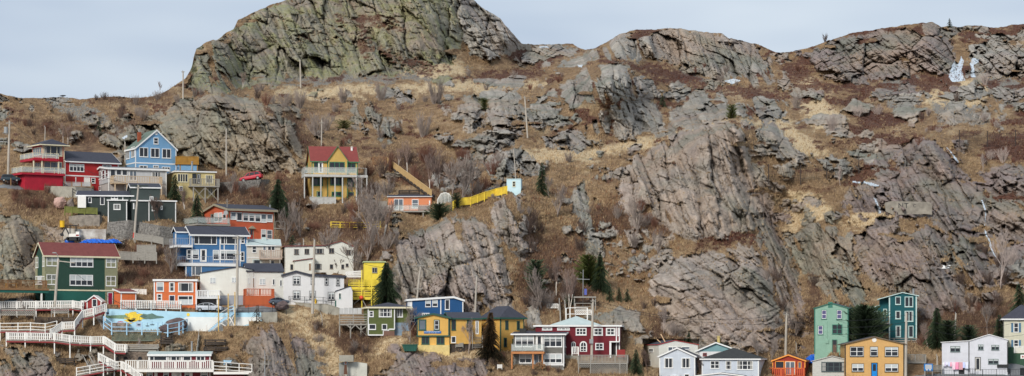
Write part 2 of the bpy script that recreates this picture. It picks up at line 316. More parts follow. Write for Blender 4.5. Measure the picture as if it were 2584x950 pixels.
SKY = [(-200,232),(0,238),(50,248),(110,247),(160,245),(200,250),(300,243),(330,247),(390,243),(440,218),(470,196),(484,170),(490,140),(496,122),(520,108),(545,100),(590,72),(600,50),(660,22),(725,0),(745,-25),(820,-50),(1000,-62),(1120,-50),(1180,-15),(1215,18),(1262,48),(1285,75),(1315,108),(1350,114),(1385,112),(1425,112),(1445,110),(1472,126),(1500,122),(1545,100),(1562,88),(1610,76),(1690,70),(1760,78),(1822,86),(1840,98),(1900,110),(1960,132),(2000,131),(2050,118),(2100,100),(2150,84),(2230,72),(2310,60),(2355,58),(2375,68),(2440,66),(2520,70),(2560,62),(2600,60),(2800,70)]
STEP = 1.9
us = np.arange(-110, 2700, STEP)
sky_v = np.interp(us, [p[0] for p in SKY], [p[1] for p in SKY])
sky_v = sky_v + fbm(us/22., us*0+3.3, 5, 4, .6)*4.5
NL, NU = 430, 185
_lo = np.linspace(1100, 272, NL)[:,None]+0*us[None,:]
_hi = 272-STEP + (sky_v[None,:]-272+STEP)*np.linspace(0, 1, NU)[:,None]
V = np.concatenate([_lo, _hi]); U = np.broadcast_to(us[None,:], V.shape).copy(); NR = NL+NU
_gu = np.arange(-130, 2731, 10.); _gv = np.arange(-110, 1121, 10.)
_gd = base_depth(*np.meshgrid(_gu, _gv))
def lerp_depth(u, v):
    x = np.clip((u+130)/10., 0, len(_gu)-1.001); y = np.clip((v+110)/10., 0, len(_gv)-1.001); i = x.astype(int); j = y.astype(int); fx = x-i; fy = y-j
    return (_gd[j,i]*(1-fx)+_gd[j,i+1]*fx)*(1-fy) + (_gd[j+1,i]*(1-fx)+_gd[j+1,i+1]*fx)*fy
D = lerp_depth(U, V)
base_slope = (lerp_depth(U, V-6)-lerp_depth(U, V+6))/12.
# warp used for organic outlines
wu = fbm(U/38., V/38., 21, 4)*15; wv_ = fbm(U/38., V/38., 47, 4)*15
UW = U+wu; VW = V+wv_
rock = np.full(U.shape, -50.); ang = np.zeros(U.shape); bl = np.full(U.shape, 40.); bw = np.full(U.shape, 18.); bulge = np.zeros(U.shape); rk = np.zeros(U.shape, int)
KI = {'grey':0,'green':1,'warm':2,'mauve':3,'purple':4,'pink':5,'dark':4}
for poly, a, ll, ww, B, kd in ROCK:
    p = np.array(poly); lo = p.min(0)-40; hi = p.max(0)+40
    m = (UW > lo[0]) & (UW < hi[0]) & (VW > lo[1]) & (VW < hi[1])
    if not m.any(): continue
    d = sdist(poly, UW[m], VW[m]); cur = rock[m]; better = d > cur
    idx = np.where(m); ii = (idx[0][better], idx[1][better])
    rock[ii] = d[better]; ang[ii] = a; bl[ii] = ll; bw[ii] = ww; rk[ii] = KI[kd]
    bulge[m] = np.maximum(bulge[m], B*(.5*sstep(-8, 20, d)+.85*sstep(5, 65, d)))
for (a, b, r) in SM:
    m = (np.abs(U-a) < r*2) & (np.abs(V-b) < r*2)
    d = (r - np.hypot((U[m]-a)*.8, (V[m]-b)*1.1) + wu[m]*.3); cur = rock[m]; better = d > cur
    idx = np.where(m); ii = (idx[0][better], idx[1][better]); rock[ii] = d[better]; ang[ii] = 50; bl[ii] = 26; bw[ii] = 16
    bulge[m] = np.maximum(bulge[m], .9*sstep(0, 6, d))
# gullies of turf running through the rock along the beds
th = np.radians(ang)
s_ = U*np.cos(th) + V*np.sin(th); t_ = -U*np.sin(th) + V*np.cos(th)
gul = fbm(s_/150.+7, t_/34., 91, 4, .55)
ledge = fbm(U/95., V/26.+3, 97, 4, .55)
rnd = fbm(U/62., V/34., 93, 4, .5)
zone = sstep(480, 380, V)*sstep(1000, 1150, U)*.14 + sstep(1400, 1550, U)*.06 + sstep(1940, 2010, U)*sstep(330, 400, V)*.16 + sstep(2180,2250,U)*sstep(420,480,V)*.2
wild = (rnd - .37 + zone)*90*(1-sstep(700, 760, V)) - 40*sstep(760, 700, U)*sstep(380, 450, V)
wild = np.where(V > 740, -60, wild); newr = (wild > rock) & (wild > -6); tame = sstep(0, 30, rock)*.5+.5; ang[newr] = 62; bl[newr] = 34; bw[newr] = 15; rock = np.maximum(rock, wild); bulge = np.maximum(bulge, 1.2*sstep(-3, 12, wild))
gul = fbm(s_/150.+7, t_/34., 91, 4, .55)
low = sstep(815, 850, V)*30*np.clip(fbm(U/45., V/20., 733, 3)+.12, 0, 1)*2
rm = sstep(-2.5, 2.5, rock - low + fbm(U/9., V/9., 9, 4, .7)*13 - np.clip(gul-.28, 0, 1)*190 - np.clip(ledge-.32, 0, 1)*170)
# fractured blocks: big irregular masses, then beds cut across by joints
def blocks(sx, sy, seed, warp):
    x = (s_ + wu*warp)/sx; y = (t_ + wv_*warp)/sy
    f1, f2, cx, cy, dx, dy = worley(x, y, seed)
    r1 = _h(cx, cy, seed+31); r2 = _h(cx, cy, seed+37)*2-1; r3 = _h(cx, cy, seed+41)*2-1
    return f2-f1, r1, r2*dx + r3*dy, (r1+_h(cx,cy,seed+3))*.5
def beds(Lx, Wy, seed, warp, skew=.25):
    y = (t_ + wv_*warp + 5*fbm(s_/60., t_/60., seed+9, 2))/Wy; k = np.floor(y); fy = y-k
    lo = _h(k, k*0, seed)*.45; hi = 1 - _h(k+1, k*0, seed)*0.0; fy = np.clip((fy-lo*0)/(1-lo*0), 0, 1)
    x = (s_ + wu*warp)/Lx + _h(k, k*0+7, seed+1)*9 + skew*(fy-.5); j = np.floor(x); fx = x-j
    cut = .3 + .4*_h(j, k, seed+2); sub = (fx > cut)*1.; w0 = np.where(sub > 0, 1-cut, cut); px = np.where(sub > 0, fx-cut, fx)/w0
    c = j*2+sub; r1 = _h(c, k, seed+3); r2 = _h(c, k, seed+4)*2-1; r3 = _h(c, k, seed+5)*2-1; rk_ = _h(k, k*0, seed+6)
    ex = np.minimum(px, 1-px)*w0*Lx; ey = np.minimum(fy, 1-fy)*Wy
    return ex, ey, r1, r2*(px-.5)+r3*(fy-.5), rk_
e1, r1, f1, q1 = blocks(bl*2.1, bw*2.4, 101, .8)
ex, ey, r2, f2_, q2k = beds(bl*.95, bw*.95, 201, .45)
e3, r3, f3, q3 = blocks(bl*.34, bw*.42, 301, .5)
e4, r4, f4, q4 = blocks(7., 5., 351, .3)
jn = np.clip(fbm(U/50., V/50., 371, 3)+.75, .15, 1.3)      # how broken the rock is here
bed = q2k
H = 2.8*(r1-.5) + 3.0*f1 - 1.7*np.exp(-e1/.05)
H += jn*(1.3*(r2-.5) + 1.3*f2_ + 1.7*(q2k-.5)) - jn*(1.0*np.exp(-ey/1.4) + .85*np.exp(-ex/1.2))
H += jn*(.45*(r3-.5) + .6*f3 - .42*np.exp(-e3/.07)) + .14*(r4-.5) + .26*f4
H += .26*fbm(U/11., V/11., 61, 4, .6) + 2.6*fbm(s_/170., t_/60., 63, 3)
st1 = vnoise(t_/17.+fbm(s_/90., t_/50., 901, 2)*.8, s_/330., 903); st2 = vnoise(t_/8., s_/200., 905)
H += 2.6*(st1-.5) + 1.1*(st2-.5) - 1.1*np.exp(-np.abs(st1-.5)/.035)
q2 = r2
soil = 2.2*fbm(U/110., V/60., 80, 3, .5) + 1.1*fbm(U/50., V/26., 81, 4, .55) + .42*fbm(U/11., V/6., 85, 3, .6)
heath = np.full(U.shape, -50.); cov = {k: np.full(U.shape, -50.) for k in ('heath','brush','pale','scree')}
for k, poly in COVER:
    p = np.array(poly); lo = p.min(0)-40; hi = p.max(0)+40
    m = (UW > lo[0]) & (UW < hi[0]) & (VW > lo[1]) & (VW < hi[1])
    cov[k][m] = np.maximum(cov[k][m], sdist(poly, UW[m], VW[m]))
nA = fbm(U/14., V/6., 401, 4, .7)*22; nB = fbm(U/55., V/30., 411, 4, .6)
upland = sstep(420, 300, V)*sstep(1150, 1500, U)
hm = .92*sstep(-4, 12, cov['heath']+nA*1.25); hm = np.maximum(hm, upland*sstep(.13, .27, fbm(U/70., V/26., 421, 4, .6))*.9)
hm = np.maximum(hm, sstep(.33, .42, fbm(U/45., V/18., 431, 4, .6))*.8*sstep(560,420,V))
pm = np.maximum(sstep(-8, 10, cov['pale']+nA), sstep(.15, .6, nB)*.4); bm_ = sstep(-14, 16, cov['brush']+nA*1.5); sm_ = sstep(-5, 5, cov['scree']+nA)
inpeak = (rk == 1) & (U > 440) & (U < 1200) & (V < 240)
hmr = np.where(inpeak & (cov['heath'] > -5), hm, 0)
rm = rm*(1-hmr)
soil = soil + hm*.45*np.abs(fbm(U/7., V/5., 441, 3)) + .3*sm_*(worley(U/7., V/5., 443)[0]*-1)
town = sstep(430, 480, V)*sstep(760, 700, U) ; town = np.maximum(town, sstep(730, 790, V))
gr = np.abs(base_slope)/.075; gf = np.clip(np.sqrt(1+gr**2)/1.9, 1, 2.7)
D = D - bulge*(1-.25*town)*gf**.5 - rm*(.35 + H*tame*(1-.45*town))*gf - (1-rm)*soil*(1-.6*town)*gf**.5
# ---- keep the ground clear of the buildings: (u0, u1, v_top, v_bottom, Y)
PADS = [(262,332,776,816,404.2),(330,440,778,834,404.2),(438,560,780,836,404.2),(558,625,780,824,404.2),(620,662,782,812,404.2)]
# ---------------------------------------------------------------- colours
WHITE = mat('white_paint', S(226,224,218), .6, .06, 2.5)
TRIM = mat('trim_white', S(222,222,220), .6, .05, 2.5)
def paint(nm, r, g, b, rough=.6, var=.07, sid=.2):
    c = S(r,g,b); a = sum(c)/3; c = tuple(min(.88, .9*x+.1*(a*.75+.12)) for x in c)
    return mat(nm, c, rough, var, .7, siding=sid, spec=.25)
GLASS = mat('window_glass', S(38,42,48), .08, .25, .6, spec=.5)
GLASSL = mat('pale_glass', S(96,106,116), .1, .2, .5, spec=.5)
BLIND = mat('blind_fabric', S(188,194,194), .8, .12, .9)
SHING = mat('dark_shingles', S(62,64,74), .85, .14, 2.2, bump=.03)
BLACKSH = mat('charcoal_shingles', S(56,58,58), .9, .2, 3., bump=.03)
GREYW = mat('weathered_wood', S(150,146,138), .85, .18, 2.5, vscale=(1,1,5))
BROWNW = mat('brown_timber', S(140,106,74), .8, .2, 2., vscale=(1,1,4))
DARKW = mat('old_dark_timber', S(72,64,58), .9, .3, 2.)
IRON = mat('black_iron', S(42,44,48), .6, .1, 2.)
CONC = mat('concrete', S(158,154,142), .9, .2, .8, bump=.02)
CONCW = mat('white_concrete', S(196,196,186), .9, .14, .6, bump=.02)
METAL = mat('grey_metal', S(150,152,152), .5, .1, 2., metal=.3)
BRICK = mat('brick', S(150,78,52), .85, .2, 4.)
def local_z(o): return o
_wr = random.Random(4)
CURT = mat('curtain_fabric', S(150,150,146), .9, .15, 1.5)
class House:
    def __init__(h, name, label, cat, zm, ul, u0, u1, vt, vb, th, Y=None, dy=-.5, d=8., group=None, rel=False):
        """ul: far edge of the visible side wall (or None), u0..u1 front wall, vt/vb its eave and base rows at the nearest corner, th its turn in degrees"""
        h.zx, h.zy, h.zk = zm; th = R(th)
        a, b = h.px(u0, vb); c, e = h.px(u1, vt)
        u0, v_b, u1, v_t = a, b, c, e
        if rel: th -= math.atan(((u0+u1)/2-UC)/FPX)
        h.th = th
        if Y is None: Y = float(lerp_depth(np.array([(u0+u1)/2]), np.array([v_b]))[0]) + dy
        h.Y = Y; dx, dyy = math.cos(th), math.sin(th)
        un, uo = (u0, u1) if th >= 0 else (u1, u0)
        C = Vector((XU(un, Y), Y, 0)); k = (uo-UC)/FPX; t = (k*Y-C.x)/(dx-k*dyy); h.W = abs(t)
        if th < 0: C = C + Vector((dx, dyy, 0))*t
        h.D = d
        if ul is not None:
            ul = h.px(ul, 0)[0]; N = Vector((-dyy, dx, 0)); Q = Vector((XU(un, Y), Y, 0)); k = (ul-UC)/FPX; h.D = (k*Q.y-Q.x)/(N.x-k*N.y)
        h.z0 = ZV(v_b, Y); h.H = ZV(v_t, Y)-h.z0
        C.z = h.z0; h.root = empty(name, C, th); tag(h.root, label, cat, group)
        h.Mi = (Matrix.Translation(C) @ Matrix.Rotation(th, 4, 'Z')).inverted()
        h.cam = h.Mi @ Vector((0,0,CZ)); h.s = Y/FPX
        PADS.append((min(un, uo, ul if ul is not None else un), max(un, uo, ul if ul is not None else un), v_t-12, v_b, Y+max(h.W*abs(math.sin(th)), h.D*math.cos(th)*(ul is not None))+.6))
    def px(h, x, y): return h.zx + x/h.zk, h.zy + y/h.zk
    def loc(h, x, y, face='F', off=0.):
        """local point under zoomed pixel (x, y) on a plane parallel to a wall; off = how far outside it"""
        u, v = h.px(x, y); d = (h.Mi.to_3x3() @ Vector(((u-UC)/FPX, 1, (VH-v)/FPX))); o = h.cam
        if face == 'F': t = (-off-o.y)/d.y
        elif face == 'L': t = (-off-o.x)/d.x
        else: t = (h.W+off-o.x)/d.x
        return o + d*t
    def back_to(h, x, X, face='X'):
        """local y where the plane x=X is seen at zoomed column x"""
        u = h.px(x, 0)[0]; d = h.Mi.to_3x3() @ Vector(((u-UC)/FPX, 1, 0)); t = (X-h.cam.x)/d.x; return (h.cam + d*t).y
    def body(h, m, x0=0, x1=None, y0=0, y1=None, z0=-1.2, z1=None, prof=None, axis='y', name='wall'):
        x1 = h.W if x1 is None else x1; y1 = h.D if y1 is None else y1; z1 = h.H if z1 is None else z1
        mb = MB()
        if prof is None: mb.box((x0,y0,z0),(x1,y1,z1))
        else: mb.prism([(prof[-1][0], z0), (prof[0][0], z0)] + list(prof), *( (y0, y1) if axis == 'y' else (x0, x1)), axis=axis)
        return mb.build(name, m, h.root)
    def roof(h, prof, a, b, axis='y', t=.14, oh=.35, side=.35, m=SHING, fm=TRIM, fw=.2, name='roof'):
        """pitched roof: prof = wall-top polyline along the profile; a..b extent along the ridge"""
        p = [Vector((q[0], q[1])) for q in prof]
        e0 = p[0] + (p[0]-p[1]).normalized()*side; e1 = p[-1] + (p[-1]-p[-2]).normalized()*side
        p = [e0] + p[1:-1] + [e1]; up = [Vector((q.x, q.y+t)) for q in p]
        mb = MB(); mb.prism([tuple(q+Vector((0,.01))) for q in p] + [tuple(q) for q in reversed(up)], a-oh, b+oh, axis)
        r = mb.build(name, m, h.root)
        if fm:
            fb = MB()
            for s0, s1 in ((a-oh-.05, a-oh-.003), (b+oh+.003, b+oh+.05)):
                fb.prism([tuple(q+Vector((0,-fw+t*.9))) for q in p] + [tuple(q+Vector((0,t*.95))) for q in [*reversed(p)]], s0, s1, axis)
            for q, s in ((p[0], -1), (p[-1], 1)):
                lo, hi = q.y-fw+t*.9, q.y+t*.95; x0, x1 = sorted((q.x+s*.003, q.x+s*.06))
                if axis == 'y': fb.box((x0, a-oh-.05, lo),(x1, b+oh+.05, hi))
                else: fb.box((a-oh-.05, x0, lo),(b+oh+.05, x1, hi))
            fb.build('fascia', fm, r)
        return r
    def hip(h, x0, x1, y0, y1, z, rise, oh=.4, m=SHING, fm=TRIM, ridge=.5, t=.2):
        x0 -= oh; x1 += oh; y0 -= oh; y1 += oh; w_, d_ = x1-x0, y1-y0; e = min(w_, d_)*.5*ridge*2
        if w_ >= d_: r0, r1 = (x0+e*.5+.0, (y0+y1)/2), (x1-e*.5, (y0+y1)/2)
        else: r0, r1 = ((x0+x1)/2, y0+e*.5), ((x0+x1)/2, y1-e*.5)
        mb = MB(); z += .01
        mb.add([(x0,y0,z),(x1,y0,z),(x1,y1,z),(x0,y1,z),(x0,y0,z+.04),(x1,y0,z+.04),(x1,y1,z+.04),(x0,y1,z+.04),(*r0,z+rise),(*r1,z+rise)],
               [(0,3,2,1),(0,1,5,4),(1,2,6,5),(2,3,7,6),(3,0,4,7)] + ([(4,5,9,8),(5,6,9),(6,7,8,9),(7,4,8)] if w_ >= d_ else [(4,5,8),(5,6,9,8),(6,7,9),(7,4,8,9)]))
        r = mb.build('roof', m, h.root)
        if fm:
            fb = MB(); zz0, zz1 = z-t+.04, z+.035
            fb.box((x0-.05,y0-.05,zz0),(x1+.05,y0-.003,zz1)); fb.box((x0-.05,y1+.003,zz0),(x1+.05,y1+.05,zz1))
            fb.box((x0-.05,y0,zz0),(x0-.003,y1,zz1)); fb.box((x1+.003,y0,zz0),(x1+.05,y1,zz1)); fb.build('fascia', fm, r)
        return r
    def corners(h, m, xs=None, z0=-.2, z1=None, w_=.16, y=0, name='corner_board', ys=None):
        z1 = h.H if z1 is None else z1
        for x in (xs if xs is not None else (0, h.W)):
            mb = MB(); mb.box((x-w_/2, y-.035, z0),(x+w_/2, y+w_*.6, z1)); mb.build(name, m, h.root)
    def band(h, m, z, x0=0, x1=None, y=0, w_=.2, name='trim_board', face='F'):
        x1 = h.W if x1 is None else x1; mb = MB()
        if face == 'F': mb.box((x0, y-.04, z-w_/2),(x1, y-.003, z+w_/2))
        elif face == 'L': mb.box((x0-.04, 0, z-w_/2),(x0-.003, x1, z+w_/2))
        mb.build(name, m, h.root)
    def fm(h, face, p):
        a = {'F': 0, 'L': -90, 'R': 90}[face]
        return Matrix.Translation(p) @ Matrix.Rotation(R(a), 4, 'Z')
    def rect(h, face, r, off=0.):
        x0, y0, x1, y1 = r; xm, ym = (x0+x1)/2, (y0+y1)/2
        c = h.loc(xm, ym, face, off); a = h.loc(x0, ym, face, off); b = h.loc(x1, ym, face, off)
        t, bt = h.loc(xm, y0, face, off), h.loc(xm, y1, face, off)
        return c, (a-b).length, t.z-bt.z
    def win(h, r, cols=1, rows=2, face='F', fr=TRIM, sash=None, blind=0, cas=.11, off=0., glass=None, split=None, sill=True):
        c, w_, hh = h.rect(face, r, off); Mx = h.fm(face, c)
        mb = MB(); a, b = w_/2, hh/2
        for q in (((-a,-.07,-b),(a,-.0,-b+cas)), ((-a,-.07,b-cas),(a,-.0,b)), ((-a,-.065,-b+cas),(-a+cas,-.0,b-cas)), ((a-cas,-.065,-b+cas),(a,-.0,b-cas))): mb.box(*q)
        if sill: mb.box((-a-.04,-.12,-b-.05),(a+.04,-.0,-b-.002))
        sm = mb if sash is None else MB(); ia, ib = a-cas, b-cas; bw_ = .055
        if sash is not None:
            for q in (((-ia,-.05,-ib),(ia,-.01,-ib+.07)), ((-ia,-.05,ib-.07),(ia,-.01,ib)), ((-ia,-.048,-ib+.07),(-ia+.07,-.01,ib-.07)), ((ia-.07,-.048,-ib+.07),(ia,-.01,ib-.07))): sm.box(*q)
        xs = split if split else [i/cols for i in range(1, cols)]
        for f in xs: x = -ia+2*ia*f; sm.box((x-bw_,-.052,-ib),(x+bw_,-.01,ib))
        for j in range(1, rows): z = -ib+2*ib*j/rows; sm.box((-ia,-.046,z-bw_*.7),(ia,-.01,z+bw_*.7))
        f = mb.build('window', fr, h.root); f.matrix_local = Mx
        if sash is not None: sm.build('sash', sash, f)
        g = MB(); g.box((-ia,-.022,-ib),(ia,.0,ib)); g.build('pane', glass or GLASS, f)
        if not blind and glass is None and w_ > .7 and _wr.random() < .4:
            k = ia*_wr.uniform(.25,.5)
            for q in (((-ia,-.03,-ib),(-ia+k,-.024,ib)), ((ia-k*.9,-.03,-ib),(ia,-.024,ib))): g = MB(); g.box(*q); g.build('curtain', CURT, f)
        if blind:
            g = MB(); z0 = ib-2*ib*abs(blind) if blind > 0 else -ib; z1 = ib if blind > 0 else -ib+2*ib*abs(blind)
            g.box((-ia,-.03,z0),(ia,-.024,z1)); g.build('blind', BLIND, f)
        return f
    def door(h, r, m=WHITE, fr=TRIM, face='F', glass=(.2,.8,.45,.95), off=0., knob=True):
        c, w_, hh = h.rect(face, r, off); a, b = w_/2, hh/2; mb = MB(); k = .1
        mb.box((-a,-.07,-b),(-a+k,0,b)); mb.box((a-k,-.07,-b),(a,0,b)); mb.box((-a+k,-.068,b-k),(a-k,0,b))
        d = MB(); d.box((-a+k,-.04,-b),(a-k,-.0,b-k)); o = d.build('door', m, h.root); o.matrix_local = h.fm(face, c)
        mb.build('door_frame', fr, o)
        if glass: g = MB(); g.box((-a+k+(2*a-2*k)*glass[0],-.05,-b+2*b*glass[2]),(-a+k+(2*a-2*k)*glass[1],-.041,-b+2*b*glass[3])); g.build('pane', GLASS, o)
        if knob: g = MB(); g.box((a-k-.16,-.09,-.1),(a-k-.09,-.041,-.02)); g.build('handle', METAL, o)
        return o
    def deck(h, xl, xc, xr, vf, p, hr=1.0, style='picket', m=GREYW, rm=None, th=.22, posts=(), vp=None, back=None, right=True, left=True, fl=None, rail=True, pm=None):
        """deck on the front wall: columns of its far-left edge, near corner and right end, row of its floor, projection p"""
        c = h.loc(xc, vf, 'F', p); r = h.loc(xr, vf, 'F', p); z = c.z
        yb = 0 if xl is None else h.back_to(xl, c.x); yb = back if back is not None else yb
        d = MB(); d.box((c.x,-p,z-th),(r.x,max(yb,-.0)-.0,z)); o = d.build('deck', fl or m, h.root)
        if rail:
            pts = ([(c.x+.05,yb,z)] if left else []) + [(c.x+.05,-p+.05,z),(r.x-.05,-p+.05,z)] + ([(r.x-.05,-.1,z)] if right else [])
            rb = MB(); rail_mesh(rb, [Vector(q) for q in pts], hr, style); rb.build('railing', rm or m, h.root)
            if style == 'glass': g = MB(); glass_mesh(g, [Vector(q) for q in pts], hr); g.build('glass_panel', SHEET, h.root)
        for x in posts:
            q = h.loc(x, vf, 'F', p-.2); zb = h.loc(x, vp, 'F', p-.2).z; b = MB(); b.bar((q.x,-p+.2,zb-.5),(q.x,-p+.2,z-th),.2,.2); b.build('support_post', pm or m, h.root)
        return o, c, r
    def stack(h, x, y, m=METAL, r=.14, hgt=1.0, cap=True, yl=None, name='stovepipe'):
        """pipe on the roof whose foot is seen at (x, y)"""
        q = h.loc(x, y, 'F', -(yl or h.D*.5)); mb = MB(); mb.tube([q-Vector((0,0,.6)), q+Vector((0,0,hgt))], r, 8)
        if cap: mb.tube([q+Vector((0,0,hgt+.02)), q+Vector((0,0,hgt+.14))], [r*1.6, r*.6], 8)
        return mb.build(name, m, h.root)
def _glassmat():
    m = bpy.data.materials.new('glass_sheet'); m.use_nodes = True; b = m.node_tree.nodes['Principled BSDF']
    b.inputs['Base Color'].default_value = (*S(200,208,204),1); b.inputs['Alpha'].default_value = .35; b.inputs['Roughness'].default_value = .1; return m
SHEET = _glassmat()
def rail_mesh(mb, pts, hr, style, sp=.3, bw=.11):
    """railing along a polyline of floor points"""
    Z = Vector((0,0,1))
    for a, b in zip(pts, pts[1:]):
        L_ = (b-a).length; n = max(1, round(L_/2.0)); d = b-a
        top = {'picket': .1, 'glass': .07, 'pipe': .05, 'plank': .1, 'board': .1, 'rail': .1, 'iron': .05}[style]
        mb.bar(a+Z*hr, b+Z*hr, top*1.3, top)
        for i in range(0 if a is pts[0] else 1, n+1):
            q = a+d*(i/n); w_ = {'pipe': .06, 'iron': .06, 'glass': .07}.get(style, .13); mb.bar(q-Z*.15, q+Z*(hr+.02), w_, w_)
        if style in ('picket', 'iron'):
            mb.bar(a+Z*.12, b+Z*.12, .06, .07)
            k = max(1, round(L_/sp)); bwid = bw if style == 'picket' else .03
            for i in range(k):
                q = a+d*((i+.5)/k); mb.bar(q+Z*.12, q+Z*(hr-.03), bwid, bwid*.4, up=d.normalized().cross(Z))
        elif style == 'pipe': mb.bar(a+Z*hr*.5, b+Z*hr*.5, .05, .05)
        elif style == 'rail': mb.bar(a+Z*hr*.5, b+Z*hr*.5, .1, .1); mb.bar(a+Z*.12, b+Z*.12, .1, .1)
        elif style == 'plank':
            for f in (.2,.45,.7): mb.bar(a+Z*hr*f, b+Z*hr*f, .05, .16)
        elif style == 'board':
            k = max(1, round(L_/.22))
            for i in range(k):
                q = a+d*((i+.5)/k); hh = hr-.04-random.random()*.05; mb.bar(q, q+Z*hh, .2*min(1,L_/k/.22), .03, up=d.normalized().cross(Z))
def glass_mesh(mb, pts, hr):
    Z = Vector((0,0,1))
    for a, b in zip(pts, pts[1:]): mb.bar(a+Z*hr*.52, b+Z*hr*.52, .015, hr*.8)
def fence(name, label, cat, pts, hr, style, m, group=None, sp=.3, bw=.11, postm=None, legs=None, legm=None):
    """free-standing fence or railing through world points; the posts are parts of their own"""
    root = empty(name, pts[0]); tag(root, label, cat, group); q = [Vector(p)-Vector(pts[0]) for p in pts]
    mb = MB(); rail_mesh(mb, q, hr, style, sp, bw); mb.build('rail_panel', m, root)
    for a, b in zip(q, q[1:]):
        L_ = (b-a).length; n = max(1, round(L_/2.4))
        for i in range(n+(1 if b is q[-1] else 0)):
            c = a+(b-a)*(i/n); pb = MB(); w_ = .08 if style in ('pipe','iron') else .17
            pb.bar(c-Vector((0,0,legs or .5)), c+Vector((0,0,hr+.06)), w_, w_*1.02); pb.build('post', postm or m, root)
    return root
def gpre(u, v): return float(lerp_depth(np.array([float(u)]), np.array([float(v)]))[0])
def Pd(u, v, dy=0.): return P(u, v, gpre(u, v)+dy)
K1 = 1563/330.
ZA, ZB, ZC, ZD, ZE, ZF = (0,300,K1), (230,310,K1), (150,460,K1), (420,500,K1), (0,600,K1), (0,750,K1)
ZG, ZH, ZI, ZJ, ZK, ZL = (280,600,K1), (170,750,K1), (370,750,K1), (600,590,K1), (740,350,K1), (940,380,1553/410.)
ZM, ZN, ZO, ZPp, ZQ, ZR = (840,640,K1), (900,730,K1), (1130,750,K1), (1330,650,1042/330.), (1600,750,K1), (1900,750,K1)
ZS, ZT, ZU, ZY, ZW, ZX = (2040,700,K1), (2254,750,K1), (700,700,1250/330.), (1284,600,K1), (700,560,1231/260.), (380,400,1499/380.)
def gable(W, z, r, f=.5): return [(0, z), (W*f, z+r), (W, z)]
# 1 --- red house with the round-the-corner decks
RED = paint('red_clapboard', 196,30,34); REDD = mat('red_deck_paint', S(168,34,52), .6, .12, 1.2); CREAM = mat('cream_paint', S(214,206,176), .6, .08, 1.5)
h = House('clapboard_house', 'bright red house with cream glass-railed decks on two levels, leftmost on the upper road', 'house', ZA, 385, 510, 1415, 310, 800, 33, d=4)
wt = h.loc(772,480).x; zw = h.loc(772,500).z; zt = h.H
h.body(RED, 0, wt, 0, max(h.D,4.5), z1=zt); h.body(RED, wt, h.W, 0, 7.5, z1=zw)
h.hip(0, wt, 0, max(h.D,4.5), zt, 1.1, .7, SHING, CREAM); h.roof([(0,zw),(3.75,zw+1.9),(7.5,zw)], wt+.35, h.W, 'x', oh=.35, side=.5)
h.win((522,325,745,445),3,1,fr=CREAM,split=[.36,.72]); h.win((522,515,742,625),3,1,fr=CREAM,split=[.36,.78],glass=GLASSL)
h.win((395,345,500,440),4,1,'L',fr=CREAM,glass=GLASSL); h.win((405,520,500,605),4,1,'L',fr=CREAM)
h.win((828,540,1005,632),4,1,blind=.4); h.win((1222,550,1330,590),2,1); h.win((1088,708,1138,772),1,2); h.door((1004,702,1075,815),WHITE,glass=None)
h.corners(TRIM,[h.W-.05,wt+.1],z1=zw); h.corners(CREAM,[.05,wt-.12],z1=zt); h.band(TRIM,h.loc(900,682).z,wt,h.W); h.corners(TRIM,[h.loc(905,740).x],z0=-1,z1=h.loc(900,700).z)
h.deck(135,262,780,640,2.0,1.02,'glass',m=CREAM,rm=CREAM,fl=REDD,th=.35)
h.deck(238,395,705,470,1.2,.95,'glass',m=CREAM,rm=CREAM,fl=REDD,th=.4,posts=(402,500,700),vp=640,pm=CREAM)
c = h.loc(300,650,'F',1.6); e = h.loc(750,650,'F',1.6); mb = MB(); mb.box((c.x,-1.6,-1.4),(e.x,2,c.z-.3)); mb.build('plinth', REDD, h.root)
# 2 --- sky-blue gable house
BLUE = paint('sky_blue_clapboard', 126,182,226)
h = House('gable_house', 'sky blue house with a tall white-edged gable and green roof, above the red house', 'house', ZB, 415, 530, 1015, 300, 620, 27)
W = h.W; mid = h.loc(780,300).x; rz = h.loc(780,92).z; zr = h.loc(1015,318).z; zz = h.H
p = [(0,zz),(mid,rz),(W,zz)]; h.body(BLUE, prof=p, y1=h.D); GRNR = mat('green_grey_shingles', S(98,112,102), .85, .15, 2., bump=.03)
h.roof(p, 0, h.D, 'y', oh=.25, side=.25, m=GRNR, fw=.3)
for a in (574,709,847): h.win((a,297+(a-574)*.055,a+107,411+(a-574)*.055),2,1,glass=GLASS,blind=0)
h.win((745,180,803,258),1,2); h.win((763,108,790,142),1,1,glass=TRIM); h.win((421,322,459,436),3,1,'L',cas=.12); h.win((480,290,522,415),3,1,'L',cas=.12)
h.win((572,512,675,565),2,1); h.win((741,510,806,570),2,2); h.win((845,528,944,580),3,1)
h.corners(TRIM,[.03,W-.03]); h.band(TRIM,h.loc(700,486).z); h.band(TRIM,h.loc(530,478).z,0,h.D,face='L')
q = h.loc(575,200,'F',-h.D*.55); mb = MB(); mb.box((q.x-.3,q.y-.3,q.z-1.2),(q.x+.3,q.y+.3,q.z+1.3)); ch = mb.build('chimney', BRICK, h.root)
mb = MB(); mb.tube([(q.x,q.y,q.z+1.3),(q.x,q.y,q.z+1.9)],.13,8); mb.build('flue', METAL, ch)
